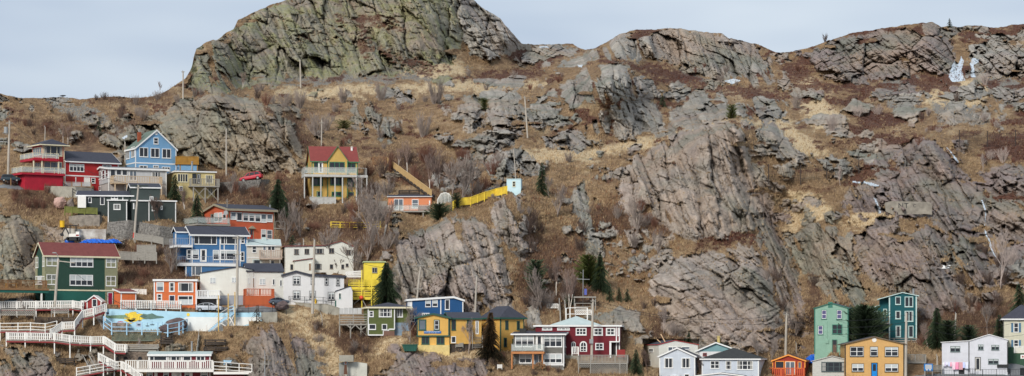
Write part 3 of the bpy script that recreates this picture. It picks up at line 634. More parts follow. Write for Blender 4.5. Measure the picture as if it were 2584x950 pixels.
# 2b --- blue shed with ochre timber deck on top
OCH = mat('ochre_timber', S(158,116,48), .8, .15, 2.)
h = House('outbuilding', 'low blue outbuilding with an ochre timber roof terrace beside the sky blue house', 'shed', ZB, None, 1018, 1275, 500, 620, 10, d=5, dy=1)
h.body(BLUE); mb = MB(); mb.box((-.2,-.3,h.H),(h.W+.2,5,h.H+.2)); o = mb.build('roof_terrace', OCH, h.root); mb = MB(); rail_mesh(mb, [Vector((-.1,4.8,h.H+.2)),Vector((-.1,-.2,h.H+.2)),Vector((h.W+.1,-.2,h.H+.2)),Vector((h.W+.1,4.8,h.H+.2))],1.25,'board'); mb.build('railing', OCH, h.root)
h.corners(OCH,[.1,h.W*.18,h.W-.1]); h.win((1023,520,1050,570),1,1,fr=BLUE)
# 3 --- pale grey two-storey house with long timber deck
LG = paint('pale_grey_clapboard', 206,210,214); LG2 = mat('taupe_stucco', S(168,162,158), .85, .08, 1.)
h = House('flat_roof_house', 'pale grey house with a long unpainted timber deck and white flat roof edge', 'house', ZB, 50, 208, 900, 545, 860, 22)
h.body(LG, z0=h.loc(208,715).z, y1=h.D); h.body(LG2, 0.1, h.W-.1, .1, h.D, z0=-1.5, z1=h.loc(208,715).z-.01, name='lower_wall')
p = [(0,h.H),(h.D*.5,h.H+.55),(h.D,h.H)]; h.body(LG, y1=h.D, z0=h.H-.3, prof=p, axis='x', x0=0, x1=h.W, name='gable_wall'); h.roof(p, 0, h.W, 'x', oh=.35, side=.35, m=mat('grey_felt',S(120,122,126),.85,.1,1.), fw=.3)
h.win((228,556,290,655),1,1,cas=.08); h.win((300,560,362,628),1,1,cas=.08); h.win((370,563,432,632),1,1,cas=.08); h.win((458,575,546,690),2,1,glass=GLASSL,cas=.08); h.win((724,588,836,655),3,1,cas=.08)
h.win((74,585,124,682),4,1,'L'); h.win((135,566,164,678),1,2,'L'); h.win((176,552,202,664),1,2,'L'); h.win((96,758,118,815),1,1,'L')
h.win((398,740,498,800),2,1,blind=.9); h.win((612,758,665,802),1,1)
h.corners(TRIM,[.05,h.W-.05])
h.deck(None,262,850,712,2.2,1.15,'picket',m=mat('raw_timber',S(192,170,142),.8,.12,2.,vscale=(1,1,4)),posts=(285,428,580,680,840),vp=860)
# 4 --- pale yellow house with high deck
YEL = paint('pale_yellow_clapboard', 226,206,142)
h = House('flat_roof_house', 'pale yellow house behind spruces with a grey deck on tall braced stilts', 'house', ZB, 900, 1010, 1480, 590, 905, 18, d=7)
h.body(YEL, y1=h.D); mb = MB(); mb.box((-.3,-.3,h.H+.005),(h.W+.3,h.D+.3,h.H+.22)); o = mb.build('roof', TRIM, h.root)
mb = MB(); mb.box((-.25,-.25,h.H+.225),(h.W+.25,h.D+.25,h.H+.3)); mb.build('roof_felt', SHING, o)
h.win((1030,610,1158,712),4,1,fr=CREAM); h.win((1208,610,1258,725),1,1,fr=mat('black_trim',S(40,42,44),.6)); h.win((1265,612,1308,728),1,1,fr=mat('black_trim',(0,0,0)),sash=TRIM); h.win((1365,625,1455,725),3,1,fr=CREAM); h.win((1398,782,1455,858),2,1,fr=CREAM); h.win((1050,760,1095,810),1,2)
h.deck(1176,1185,1535,750,2.0,1.2,'picket',m=GREYW,posts=(1222,1362,1515),vp=935,left=True)
h.stack(1206,580,METAL,.17,1.6,yl=2)
def xbrace(h, m, xs, v0, v1, p):
    mb = MB()
    for a, b in zip(xs, xs[1:]):
        q = [h.loc(a,v0,'F',p), h.loc(b,v1,'F',p), h.loc(a,v1,'F',p), h.loc(b,v0,'F',p)]; mb.bar(q[0],q[1],.1,.1); mb.bar(q[2]+Vector((0,.12,0)),q[3]+Vector((0,.12,0)),.1,.1)
    mb.build('cross_brace', m, h.root)
xbrace(h, GREYW, [1222,1362,1515], 775, 930, 1.8)
# 5 --- dark green house
DGR = paint('dark_green_clapboard', 66,78,76)
h = House('bungalow', 'long dark slate green bungalow with white trim above the gabion wall', 'house', ZC, None, 218, 870, 160, 400, -3, d=8, rel=True)
h.body(DGR); p = [(0,h.H),(4,h.H+.95),(8,h.H)]; h.roof(p, 0, h.W, 'x', oh=.3, side=.35); h.body(DGR, z0=h.H-.2, y1=8, prof=p, axis='x', x0=0, x1=h.W, name='gable_wall')
h.win((342,182,386,248),1,1); h.win((486,174,540,274),1,1,sill=False); h.win((616,172,700,204),2,1); h.corners(TRIM,[h.W-1.6])
a = h.loc(222,172); b = h.loc(292,310); mb = MB(); mb.box((a.x,-.9,b.z),(b.x+.4,-.003,a.z)); mb.build('porch', WHITE, h.root)
q = h.loc(580,208,'F',1.6); r2_ = h.loc(806,225,'F',1.6); h.body(DGR, q.x, r2_.x, -1.6, 0, z0=-1.8, z1=r2_.z, name='extension_wall')
mb = MB(); mb.box((q.x-.2,-1.85,r2_.z+.003),(r2_.x+.2,-.01,r2_.z+.2)); mb.build('extension_roof', TRIM, h.root)
h.win((646,262,730,330),2,1,off=1.6); h.corners(TRIM,[r2_.x-.05,q.x+.05],y=-1.6,z1=r2_.z,z0=-1.5)
h2 = House('bungalow_annex', 'dark green two-level annex with white corner boards, right of the slate green bungalow', 'house', ZC, None, 866, 1070, 100, 440, 14, d=7, Y=h.Y-.5)
zb = h2.loc(1066,232).z; h2.body(DGR, 0, h2.W, 1.2, 7, z0=zb-1, z1=h2.H+1.0); h2.body(DGR, 0, h2.W+4.6, 0, 6, z0=-1.4, z1=zb, name='lower_wall')
p = [(1.2,h2.H+.6),(4,h2.H+1.4),(7,h2.H+.4)]; h2.roof(p, 0, h2.W+2, 'x', oh=.2, side=.25); h2.body(DGR, h2.W, h2.W+2, z0=zb-1, prof=p, axis='x', name='gable_wall')
mb = MB(); mb.box((-.2,-.25,zb+.003),(h2.W+4.8,1.19,zb+.22)); mb.build('lower_roof', TRIM, h2.root)
h2.win((1104,262,1138,345),1,2); h2.win((1208,284,1232,330),1,1); h2.win((1078,172,1122,235),2,1,off=-1.2); h2.corners(TRIM,[h2.W,h2.W+4.55],z1=zb,z0=-1.2); h2.win((880,252,895,320),1,2)
# 6 --- orange-red house
ORR = paint('orange_red_clapboard', 222,102,60); TAU = mat('taupe_trim', S(150,142,122), .7, .08, 1.5)
h = House('clapboard_house', 'orange red house with a band of seven windows and grey side deck', 'house', ZD, 452, 738, 1288, 130, 510, 30)
hb = h.loc(575,98,'L'); p = [(0,h.H),(h.D*.5,h.H+1.0),(h.D,h.H)]; h.body(ORR, y1=h.D, prof=p, axis='x', x0=0, x1=h.W); h.roof(p, 0, h.W, 'x', oh=.4, side=.6, fm=TAU, fw=.35)
for i, a in enumerate((766,838,913,985,1058,1128,1200)):
    y = 168+(a-766)*.065; h.win((a,y,a+68,y+90+(12 if 0<i<6 else 0)),1,1 if i in (0,1,5,6) else 2,glass=GLASSL if i in (0,5,6) else GLASS,blind=0 if i==1 else -.4 if i in (0,5,6) else .35)
h.win((574,178,622,288),1,2,'L',blind=.45); h.win((628,174,668,282),1,2,'L',blind=.45); h.win((676,190,716,252),1,1,'L'); h.door((532,192,570,292),LG,fr=TAU,face='L')
h.win((762,352,835,395),1,1); h.win((838,360,905,400),1,1); h.door((988,375,1042,500),mat('rust_red_door',S(150,50,40),.6),fr=TAU); h.win((1130,376,1192,490),1,2,blind=.5); h.win((1198,382,1264,492),1,2,glass=GLASSL)
q = h.loc(988,368); r2_ = h.loc(1045,372); mb = MB(); mb.prism([(q.x-.25,q.z),(r2_.x+.25,q.z),((q.x+r2_.x)/2,q.z+.5)],-.5,-.003); mb.build('door_hood', TAU, h.root)
h.corners(TAU,[.03,h.W-.03],w_=.2)
# side deck of the orange house
c = h.loc(300,320,'L',4.0); z = h.loc(735,318,'F').z; mb = MB(); mb.box((-6.2,-1.0,z-.3),(-.003,h.D,z)); mb.build('deck', GREYW, h.root)
mb = MB(); gl = MB(); pts = [Vector((-6.1,h.D,z)),Vector((-6.1,-.9,z)),Vector((-.1,-.9,z))]; rail_mesh(mb, pts, 1.1, 'glass'); mb.build('railing', GREYW, h.root); glass_mesh(gl, pts, 1.1); gl.build('glass_panel', SHEET, h.root)
mb = MB()
for x in (-5.2,-3,-.8): mb.bar((x,-.6,z-.3),(x+.9,.6,z-1.4),.12,.12); mb.bar((x,-.6,z-.3),(x-.9,.6,z-1.4),.12,.12)
mb.build('cross_brace', GREYW, h.root)
z = h.loc(1290,360).z; mb = MB(); mb.box((h.W+.003,-.5,z-.2),(h.W+2.0,3,z)); mb.build('deck', GREYW, h.root); mb = MB(); pts = [Vector((h.W+.1,-.4,z)),Vector((h.W+1.9,-.4,z)),Vector((h.W+1.9,2.9,z))]; rail_mesh(mb, pts, 1.15, 'glass'); mb.build('railing', GREYW, h.root)
mb = MB(); mb.bar((h.W+1.8,-.4,z-5),(h.W+1.8,-.4,z-.2),.2,.2); mb.build('support_post', GREYW, h.root)
mb = MB(); q = h.loc(700,180,'L',.6); mb.tube([q+Vector((-.1,-.5,0)), q+Vector((0,-.42,0))],[.42,.1],14); mb.build('satellite_dish', METAL, h.root)
mb = MB(); q = h.loc(725,40,'F',-1); mb.bar((q.x,1,h.H),(q.x,1,q.z+.4),.1,.1); mb.bar((q.x-.3,1,q.z),(q.x+.3,1,q.z),.06,.06); mb.build('antenna', GREYW, h.root)
h.stack(1238,140,METAL,.15,.7,yl=3)
# 7 --- mid-blue three-level house
MBL = paint('ocean_blue_clapboard', 64,124,178)
h = House('clapboard_house', 'ocean blue three-level house with white bays and a wrap-round balcony', 'house', ZD, 225, 305, 965, 430, 935, 20)
zz = h.H; h.body(MBL, y1=max(h.D,6), z1=zz); D_ = max(h.D,6)
p = [(0,zz),(D_*.5,zz+1.35),(D_,zz)]; h.body(MBL, z0=zz-.3, prof=p, axis='x', x0=0, x1=h.W, name='gable_wall'); h.roof(p, 0, h.W, 'x', oh=.4, side=.55, fw=.25)
h.win((326,432,602,556),3,1,split=[.2,.78]); h.win((645,445,860,555),4,1,split=[.2,.32,.85]); h.win((888,465,935,545),1,2)
h.win((242,615,298,730),1,2); h.win((308,617,387,732),1,2,blind=.5); h.door((402,613,480,762),WHITE,glass=(.2,.8,.12,.92)); h.win((554,622,630,740),1,2,blind=.4); h.win((645,628,865,740),4,1,split=[.2,.3,.85],blind=.3); h.win((885,642,930,755),1,2)
h.win((300,812,420,928),2,1,blind=-.0,split=[.35]); h.win((246,440,282,560),2,1,'L'); h.corners(TRIM,[.04,h.W-.04,h.loc(640,600).x,h.loc(880,600).x])
h.band(TRIM,h.loc(640,625).z,h.loc(640,600).x,h.loc(860,600).x,w_=.18); 
for x in (690,820): h.corners(TRIM,[h.loc(x,590).x],z0=h.loc(700,622).z,z1=h.loc(700,556).z)
q = h.loc(230,795,'F',1.4); e = h.loc(880,795,'F',1.4); h.body(MBL, q.x, e.x, -1.4, 0, z0=-2.2, z1=h.loc(300,800,'F',1.4).z-.12, name='lower_wall')
h.deck(None,150,830,775,1.6,1.1,'iron',m=GREYW,rm=mat('pale_rail',S(168,170,176),.5,.05,1.),th=.5,fl=TRIM,left=True,back=2)
h.win((300,812,420,928),2,1,off=1.4,split=[.35],glass=GLASSL); h.corners(TRIM,[q.x+.05],y=-1.4,z0=-2,z1=h.loc(300,805,'F',1.4).z-.1)
# side bay with its own gable and balcony
zt_ = h.loc(180,415,'L',.5).z; zf = h.loc(200,580,'L',.5).z; bx = MB(); bx.box((-2.0,2.4,zf-2.4),(-.003,5.4,zt_)); bx.build('bay_wall', MBL, h.root)
h.roof([(2.4,zt_),(3.9,zt_+.75),(5.4,zt_)], -2.0, -.3, 'x', oh=.25, side=.3, name='bay_roof'); mb = MB(); mb.box((-2.06,2.9,zf+.2),(-2.001,3.7,zt_-.3)); mb.build('bay_door', WHITE, h.root)
mb = MB(); mb.box((-2.9,-.6,zf-.35),(-.003,4.6,zf)); mb.build('balcony', TRIM, h.root); mb = MB(); rail_mesh(mb, [Vector((-2.8,4.5,zf)),Vector((-2.8,-.5,zf)),Vector((-.1,-.5,zf))],1.15,'iron'); mb.build('balcony_railing', _M['pale_rail'], h.root)
mb = MB(); mb.bar((-2.7,-.3,zf-4.5),(-2.7,-.3,zf-.3),.15,.15); mb.bar((-2.7,4.2,zf-4.5),(-2.7,4.2,zf-.3),.15,.15); mb.build('balcony_post', GREYW, h.root)
# 8 --- cream house with small balcony
CRM = paint('cream_clapboard', 220,216,206); MINT = mat('pale_green_roofing', S(176,190,188), .7, .08, 1.)
h = House('clapboard_house', 'narrow cream house with pale green roof and slatted balcony beside the ocean blue house', 'house', ZD, None, 962, 1360, 568, 890, 8, d=7)
h.body(CRM); p = [(0,h.H),(3.5,h.H+1.1),(7,h.H)]; h.roof(p, 0, h.W, 'x', oh=.15, side=.3, m=MINT, fw=.15)
h.win((1025,576,1075,655),1,2,cas=.07); h.win((1150,572,1194,632),1,1,glass=GLASSL); h.win((1210,575,1296,634),2,1,cas=.07); h.win((1030,735,1134,845),1,1,cas=.12,fr=MINT); h.win((1246,748,1290,828),1,2,cas=.08)
h.deck(None,1115,1382,718,1.6,1.3,'picket',m=mat('greyed_pink_timber',S(178,160,146),.85,.12,2.),rm=None,posts=(1240,1355),vp=895,pm=GREYW); h.band(TRIM,h.loc(1000,712).z,w_=.1)
q = h.loc(1165,520,'F',-3); mb = MB(); mb.box((q.x-.4,2.6,h.H),(q.x+.4,3.4,q.z+.7)); mb.build('chimney', MINT, h.root)
mb = MB(); mb.box((h.W+.003,.5,h.loc(1380,700).z-.2),(h.W+1.3,2.5,h.loc(1380,700).z)); mb.build('side_landing', GREYW, h.root)
# 9 --- green three-storey house
DG = paint('forest_green_clapboard', 44,84,70); SAGE = paint('sage_clapboard', 160,162,126); TEAL = mat('teal_base_paint', S(34,92,82), .6, .05, 1.); MAR = mat('maroon_roof', S(120,68,64), .8, .16, 1.6, col2=S(104,56,54), vscale=(1,1,.4))
h = House('apartment_house', 'large forest green and sage house with a maroon roof and magenta door', 'house', ZE, 425, 538, 1405, 205, 800, 30)
W, D_, zz = h.W, h.D, h.H; rise = h.loc(520,65,'F',-D_*.5).z-zz
p = [(0,zz),(D_*.5,zz+rise),(D_,zz)]; zs = h.loc(538,625).z; h.body(DG, y1=D_, z0=zs, prof=p, axis='x', x0=0, x1=W); h.body(TEAL, 0.02, W-.02, .02, D_, z0=-1.5, z1=zs-.003, name='base_wall')
h.roof(p, 0, W, 'x', oh=.35, side=.35, m=MAR, fm=CREAM, fw=.25)
for a, b in ((538,688),(1252,1405)):
    q = h.loc(a,400); e = h.loc(b,400); mb = MB(); mb.box((q.x+(.0 if a > 600 else -.03),-.03,zs),(e.x,-.003,zz-.02)); mb.build('corner_panel', SAGE, h.root)
mb = MB(); mb.box((-.034,0,zs),(-.003,D_*.28,zz-.02)); mb.box((-.034,D_*.78,zs),(-.003,D_,zz-.02)); mb.build('corner_panel', SAGE, h.root)
h.band(CREAM, zs, w_=.22)
h.win((555,225,688,340),2,2,blind=.5); h.win((555,440,680,563),2,2,blind=.5); h.win((1266,244,1386,358),2,2,blind=.45); h.win((1264,460,1384,580),2,2,blind=.5)
h.win((838,228,1114,352),4,2,split=[.24,.5,.76],blind=.55,cas=.12); h.win((832,445,1110,575),4,2,split=[.24,.5,.76],blind=.5,cas=.12)
h.win((428,235,458,362),2,2,'L',cas=.08); h.win((510,222,536,345),2,2,'L',cas=.08); h.win((425,460,500,560),4,1,'L',blind=.8); h.win((495,462,533,562),2,2,'L')
h.door((1284,655,1348,805),mat('magenta_door',S(150,28,66),.5,.05),glass=None); h.corners(SAGE,[h.loc(1375,720).x,W-.04],z0=-1,z1=zs,w_=.25)
q = h.loc(1268,722); mb = MB(); mb.box((q.x-.15,-.05,-.8),(q.x+.15,-.01,zs-.25)); mb.build('door_post', SAGE, h.root)
# 9b timber terrace joined to the green house
h9 = h
z = h.loc(535,612).z; mb = MB(); mb.box((-17.5,-2.0,z-.32),(-.04,D_,z)); mb.build('terrace', BROWNW, h.root)
mb = MB(); mb.box((-17.5,-1.9,z-.75),(-.06,-1.7,z-.33)); mb.build('terrace_beam', TEAL, h.root)
mb = MB(); rail_mesh(mb, [Vector((-17.4,-1.9,z)),Vector((-.4,-1.9,z)),Vector((-.4,-.1,z))],1.25,'picket',sp=.2,bw=.08); mb.build('railing', BROWNW, h.root)
for x in (-16,-8.5,-1.2): mb = MB(); mb.bar((x,-1.7,-1),(x,-1.7,z-.3),.25,.25); mb.build('terrace_post', WHITE, h.root)
# picnic things on the terrace
for i,x in enumerate((-13,-10,-5.5)):
    t = empty('garden_table', h.root.matrix_basis @ Vector((x,0.3,z))) ; t.rotation_euler = (0,0,h.th); tag(t, ['slatted brown table nearest the left end of the timber terrace','slatted brown table in the middle of the timber terrace','slatted brown table beside the green house wall on the terrace'][i], 'table', 'tables on the timber terrace')
    mb = MB(); mb.box((-.9,-.4,.7),(.9,.4,.78)); mb.build('tabletop', OCH, t)
    for sx in (-.8,.8):
        for sy in (-.3,.3): mb = MB(); mb.box((sx-.05,sy-.05,0),(sx+.05,sy+.05,.7)); mb.build('leg', OCH, t)
# 10 --- small red shed with white gable
h = House('garden_shed', 'small red shed with white trimmed gable at the top of the boardwalk stairs', 'shed', ZE, None, 972, 1215, 762, 835, 0, d=4, Y=gpre(230,778)-1.2)
RSH = paint('barn_red_boards', 168,52,50); zz = h.H; a = h.loc(1042,760).x; rz = h.loc(1132,697).z
h.body(RSH, 0, a, 0, 3, z1=zz); h.body(RSH, a, h.W, -.4, 3.6, prof=[(a,zz),((a+h.W)/2,rz),(h.W,zz)], name='gable_wall')
h.roof([(a,zz),((a+h.W)/2,rz),(h.W,zz)], -.4, 3.6, 'y', oh=.15, side=.15, m=WHITE, fw=.2); mb = MB(); mb.box((-.1,-.1,zz+.003),(a-.2,3.1,zz+.12)); mb.build('side_roof', WHITE, h.root)
h.door((1100,735,1162,832),WHITE,off=.4,glass=(.05,.95,.1,.95)); h.win((970,760,1008,815),1,1)
h.corners(WHITE,[a+.06,h.W-.05],y=-.4,z0=-.3)
# 11 --- orange garage
ORG = paint('bright_orange_clapboard', 244,124,58)
h = House('garage', 'small bright orange garage with a maroon lean-to roof beside the green house', 'garage', ZG, 88, 120, 300, 655, 835, 25, d=4)
h.body(ORG, y1=4); p = [(0,h.H),(4,h.H+.5)]; h.roof([(0,h.H),(2,h.H+.3),(4,h.H+.55)], 0, h.W, 'x', oh=.2, side=.2, m=MAR, fw=.22); h.body(ORG, 0, h.W, z0=h.H-.2, prof=[(0,h.H),(2,h.H+.28),(4,h.H+.5)], axis='x', name='gable_wall')
h.corners(TRIM,[.05,h.W-.05]); mb = MB(); a = h.loc(130,672); b = h.loc(295,770); mb.box((a.x,-.03,b.z),(b.x-.1,-.003,a.z)); mb.build('garage_door', ORG, h.root)
# 12 --- orange flat house
h = House('flat_roof_house', 'bright orange two-storey box house with white roof edge beside the silver car', 'house', ZG, None, 515, 1022, 522, 848, 3, d=7)
h.body(ORG); mb = MB(); mb.box((-.2,-.3,h.H),(h.W+.2,7.2,h.H+.32)); r = mb.build('roof', TRIM, h.root)
h.win((543,532,633,645),1,1,glass=GLASSL,blind=.5,cas=.14); h.win((694,534,762,647),1,2,cas=.14); h.win((803,537,985,650),2,1,split=[.72],cas=.14); h.win((547,672,612,756),1,2,cas=.14)
h.door((694,688,766,800),mat('navy_door',S(60,62,92),.5),glass=(.2,.8,.25,.85)); h.win((800,692,980,803),2,1,split=[.72],cas=.14,blind=-.6); h.corners(TRIM,[.05,h.W-.05],w_=.2)
q = h.loc(1022,715); e = h.loc(1300,715,'F',.2); mb = MB(); mb.box((h.W+.003,.0,q.z-.2),(e.x,3,q.z)); mb.build('side_deck', TRIM, h.root)
mb = MB(); rail_mesh(mb,[Vector((h.W+.1,.1,q.z)),Vector((e.x-.1,.1,q.z)),Vector((e.x-.1,2.9,q.z))],1.1,'picket',sp=.25); mb.build('railing', TRIM, h.root)
mb = MB(); mb.box((e.x-.5,.2,-.5),(e.x-.15,2.8,q.z-.2)); mb.build('deck_support', WHITE, h.root)
# 13 --- pale yellow bungalow with grey base and rust deck
PY = paint('ivory_clapboard', 250,248,232, var=.03)
h = House('bungalow', 'ivory bungalow with grey foundation and rust red deck, behind the silver hatchback', 'house', ZG, None, 1066, 1700, 430, 810, 4, d=9, dy=1)
W = h.W; zz = h.H; rx = h.loc(1535,350).x; rz = h.loc(1535,352).z; e = h.loc(1700,352)
p = [(0,zz),(rx,rz),(W,rz-.5)]; zb = h.loc(1100,692).z; h.body(PY, y1=9, z0=zb, prof=p); h.body(mat('grey_foundation',S(150,156,164),.8,.06,1.), .03, W-.03, .03, 9, z0=-1, z1=zb-.003, name='foundation'); h.roof(p, 0, 9, 'y', oh=.2, side=.1, fm=None)
h.win((1184,476,1252,546),2,1,glass=GLASSL,blind=.9,cas=.07); h.win((1443,476,1510,535),2,1,glass=GLASSL,blind=.9,cas=.07)
h2 = House('bungalow_wing', 'ivory wing with long dark roof and rust red decking, beside the grey hatchback', 'house', ZJ, None, 108, 545, 450, 700, 12, d=7, Y=h.Y+.5)
h2.body(PY, z0=-3); p = [(0,h2.H),(3.5,h2.H+1.3),(7,h2.H)]; h2.roof(p, 0, h2.W, 'x', oh=.15, side=.3, fm=None); h2.body(PY, z0=h2.H-.2, prof=p, axis='x', x0=0, x1=h2.W, name='gable_wall')
h2.win((124,528,150,596),1,1,cas=.07); h2.win((258,540,330,610),2,1,cas=.07,glass=GLASSL,blind=.9); h2.win((415,543,442,616),1,1,cas=.07); h2.win((502,555,528,630),1,1,cas=.07); h2.door((172,525,203,640),BROWNW,glass=None)
RUST = mat('rust_red_stain', S(176,88,52), .75, .1, 2., vscale=(1,1,.2))
a = h2.loc(90,740,'F',3.5); b = h2.loc(440,740,'F',3.5); mb = MB(); mb.box((a.x,-3.5,-3.2),(b.x,-.003,a.z)); mb.build('deck_skirt', RUST, h2.root)
mb = MB(); rail_mesh(mb,[Vector((a.x+.1,-.2,a.z)),Vector((a.x+.1,-3.4,a.z)),Vector((b.x-.1,-3.4,a.z)),Vector((b.x-.1,-.2,a.z))],1.05,'picket',sp=.25,bw=.08); mb.build('railing', RUST, h2.root)
# 14 --- white two-storey house
WH = paint('bright_white_clapboard', 250,250,250, var=.02); BK = mat('black_trim', (0,0,0))
h = House('clapboard_house', 'bright white two-storey house with black-edged windows and a small entry porch', 'house', ZJ, None, 545, 1270, 505, 850, 4, d=7)
W = h.W; zz = h.H; rx = 0; fl = h.loc(545,505,'L')
p = [(0,zz),(h.loc(695,450).x,h.loc(695,462).z),(h.loc(860,500).x,h.loc(860,505).z),(W,h.loc(1270,522).z)]; h.body(WH, y1=7, prof=p); h.roof(p, 0, 7, 'y', oh=.3, side=.3, fm=SHING, fw=.3, t=.3)
h.win((872,518,916,605),1,2,fr=BK,sash=TRIM,cas=.07); h.win((1038,524,1083,614),1,2,fr=BK,sash=TRIM,cas=.07); h.win((1175,536,1220,623),1,2,fr=BK,sash=TRIM,cas=.07)
h.win((854,684,932,784),2,2,fr=BK,sash=TRIM,cas=.07,blind=.3); h.win((1076,697,1160,795),2,2,fr=BK,sash=TRIM,cas=.07,blind=.3)
h.win((658,508,747,612),2,2,'L' if False else 'F',fr=BK,sash=TRIM,cas=.07,blind=.3); h.win((658,682,747,782),2,2,fr=BK,sash=TRIM,cas=.07,blind=.3)
q = h.loc(1178,690,'F',2.2); e = h.loc(1372,690,'F',2.2); zt = h.loc(1200,690,'F',2.2).z
pm_ = [(q.x,zt),((q.x+e.x)/2+1,zt+.8),(e.x,zt)]; h.body(WH, q.x, e.x, -2.2, 0, z0=-1.5, prof=pm_, axis='y', name='porch_wall'); h.roof(pm_, -2.2, 0, 'y', oh=.12, side=.15, fm=SHING, fw=.08, name='porch_roof')
h.door((1202,708,1240,785),mat('aqua_door',S(120,180,176),.5),off=2.2,fr=WHITE,glass=(.1,.9,.1,.9))
# 15 --- long pale house behind bare trees
h = House('clapboard_house', 'long ivory house with maroon roof edge behind bare trees, above the bright white house', 'house', ZJ, None, 570, 1385, 155, 460, 8, d=9)
W = h.W; zz = h.H; m_ = h.loc(1240,88).x; rz = h.loc(1240,92).z; x1 = h.loc(1040,145).x
p = [(0,zz),(x1,zz+.15),(m_,rz),(W,zz)]; MAD = mat('maroon_edge', S(120,64,62), .7)
h.body(PY, y1=9, prof=p); h.roof(p, 0, 9, 'y', oh=.2, side=.2, fm=MAD, fw=.14)
for r in ((672,185,730,250),(798,182,853,245),(925,180,1028,242),(1090,174,1150,235),(1292,194,1355,256)): h.win(r,2,1,fr=mat('brown_frame',S(110,100,92),.6),cas=.07)
for r in ((628,368,662,432),(925,362,1000,425),(1100,368,1138,420),(1237,370,1270,422),(1290,358,1322,396),(700,370,748,408)): h.win(r,1,1,fr=_M['brown_frame'],cas=.06)
a = h.loc(680,330,'F',1.5); b = h.loc(905,300,'F',1.5); h.body(PY, a.x, b.x, -1.5, 0, prof=[(a.x,a.z),(b.x,b.z)], name='lean_to_wall'); h.roof([(a.x,a.z),((a.x+b.x)/2,(a.z+b.z)/2),(b.x,b.z)], -1.5, -.01, 'y', oh=.15, side=.2, fm=MAD, fw=.12, name='lean_to_roof')
h.door((845,352,880,440),BROWNW,off=1.5,fr=PY,glass=None)
# 16 --- bright yellow house with tiered decks
BY = mat('bright_yellow_paint', S(224,202,70), .6, .1, 1.)
h = House('cabin', 'bright yellow cabin with stacked yellow plank decks behind the dark spruce', 'house', ZM, None, 372, 625, 108, 295, 5, d=5, Y=gpre(940,770)+3)
h.body(BY); mb = MB(); mb.box((-.15,-.2,h.H+.003),(h.W+.15,5.1,h.H+.2)); mb.build('roof', mat('faded_green_edge',S(170,182,140),.8,.2,1.), h.root); h.win((468,168,530,232),2,1,fr=GREYW,cas=.08)
for (a, b, v, p_, k) in ((190,560,400,2.5,1.1),(240,640,520,3.4,1.0)):
    c, e = h.loc(a,v,'F',p_), h.loc(b,v,'F',p_); mb = MB(); mb.box((c.x,-p_,c.z-.45),(e.x,-.1,c.z)); mb.build('deck', BY, h.root)
    mb = MB(); rail_mesh(mb,[Vector((c.x,-p_,c.z)),Vector((e.x,-p_,c.z))],k,'plank'); mb.build('railing', BY, h.root)
for x in (345,462): 
    q = h.loc(x,400,'F',3.5); mb = MB(); mb.bar((q.x,-3.6,h.loc(x,600,'F',3.5).z-1),(q.x,-3.6,h.loc(x,200,'F',3.5).z),.18,.18); mb.build('support_post', BY, h.root)
a = h.loc(470,530,'F',3.3); b = h.loc(600,615,'F',3.3); mb = MB(); mb.box((a.x,-3.3,b.z-.8),(b.x,.3,a.z)); mb.build('lower_wall', BY, h.root)
mb = MB()
for i in range(4):
    a = h.loc(150,225+i*18,'F',2.6); b = h.loc(345,212+i*22,'F',2.6); mb.bar(a,b,.05,.2)
mb.build('white_railing', WHITE, h.root)
# 17 --- white boarded deck on stilts left of the olive house
h = House('timber_platform', 'weathered grey boarded platform on crooked stilts left of the olive green house', 'platform', ZM, None, 78, 410, 655, 845, 2, d=3, Y=gpre(890,830)-2)
zf = h.loc(200,840).z; xr = h.loc(345,700).x; mb = MB(); mb.box((0,0,zf-.25),(h.W,3,zf)); mb.build('deck', GREYW, h.root)
mb = MB(); rail_mesh(mb,[Vector((0,0,zf)),Vector((h.W,0,zf))],1.5,'plank'); mb.build('railing', GREYW, h.root)
mb = MB(); n = 5
for i in range(n): x0, x1 = xr*i/n, xr*(i+1)/n; mb.box((x0+.02,-.06,zf+1.5),(x1-.02,-.01,h.H+random.uniform(-.1,.1)))
mb.build('screen_panel', mat('pale_grey_boards',S(186,186,184),.85,.15,1.5,vscale=(1,1,.3)), h.root)
for i, x in enumerate((80,210,335,405)):
    q = h.loc(x,840); mb = MB(); mb.bar((q.x,.2,zf-2.2-i*.6),(q.x,.2,zf+.2),.2,.2); mb.build('support_post', GREYW, h.root)
mb = MB()
for a,b in (((160,850),(220,900)),((270,850),(215,905)),((275,860),(405,985)),((400,870),(330,920))): mb.bar(h.loc(*a),h.loc(*b),.16,.16)
mb.build('brace', GREYW, h.root)
# 18 --- olive house
OL = paint('olive_green_clapboard', 104,116,62)
h = House('flat_roof_house', 'olive green box house with white windows and grey hip roof beside the royal blue house', 'house', ZN, None, 135, 640, 215, 555, 9, d=7)
xc = h.loc(452,215).x; h.body(OL, 0, xc, 0, 7, z0=h.loc(200,555).z+.1); h.body(OL, xc, h.W, .8, 7, z0=h.loc(452,400).z); h.body(mat('blue_grey_wall',S(128,148,166),.8,.1,1.),xc,h.W,.8,7,z0=-2,z1=h.loc(452,400).z-.005,name='base_wall')
h.hip(0, h.W, 0, 7, h.H, .75, .3, SHING, CREAM, t=.26)
h.win((265,220,418,334),3,2); h.win((148,262,203,332),1,2); h.win((478,224,552,336),2,1,off=-.8); h.win((145,418,230,485),1,1); h.win((300,418,364,488),1,1); h.corners(TRIM,[.05],z0=0); h.corners(TRIM,[xc],z0=h.loc(452,480).z)
h.band(TRIM,.08,0,h.loc(318,550).x); h.band(TRIM,h.loc(350,492).z,h.loc(318,500).x,h.loc(385,500).x); h.band(TRIM,h.loc(410,480).z,h.loc(385,500).x,xc); 
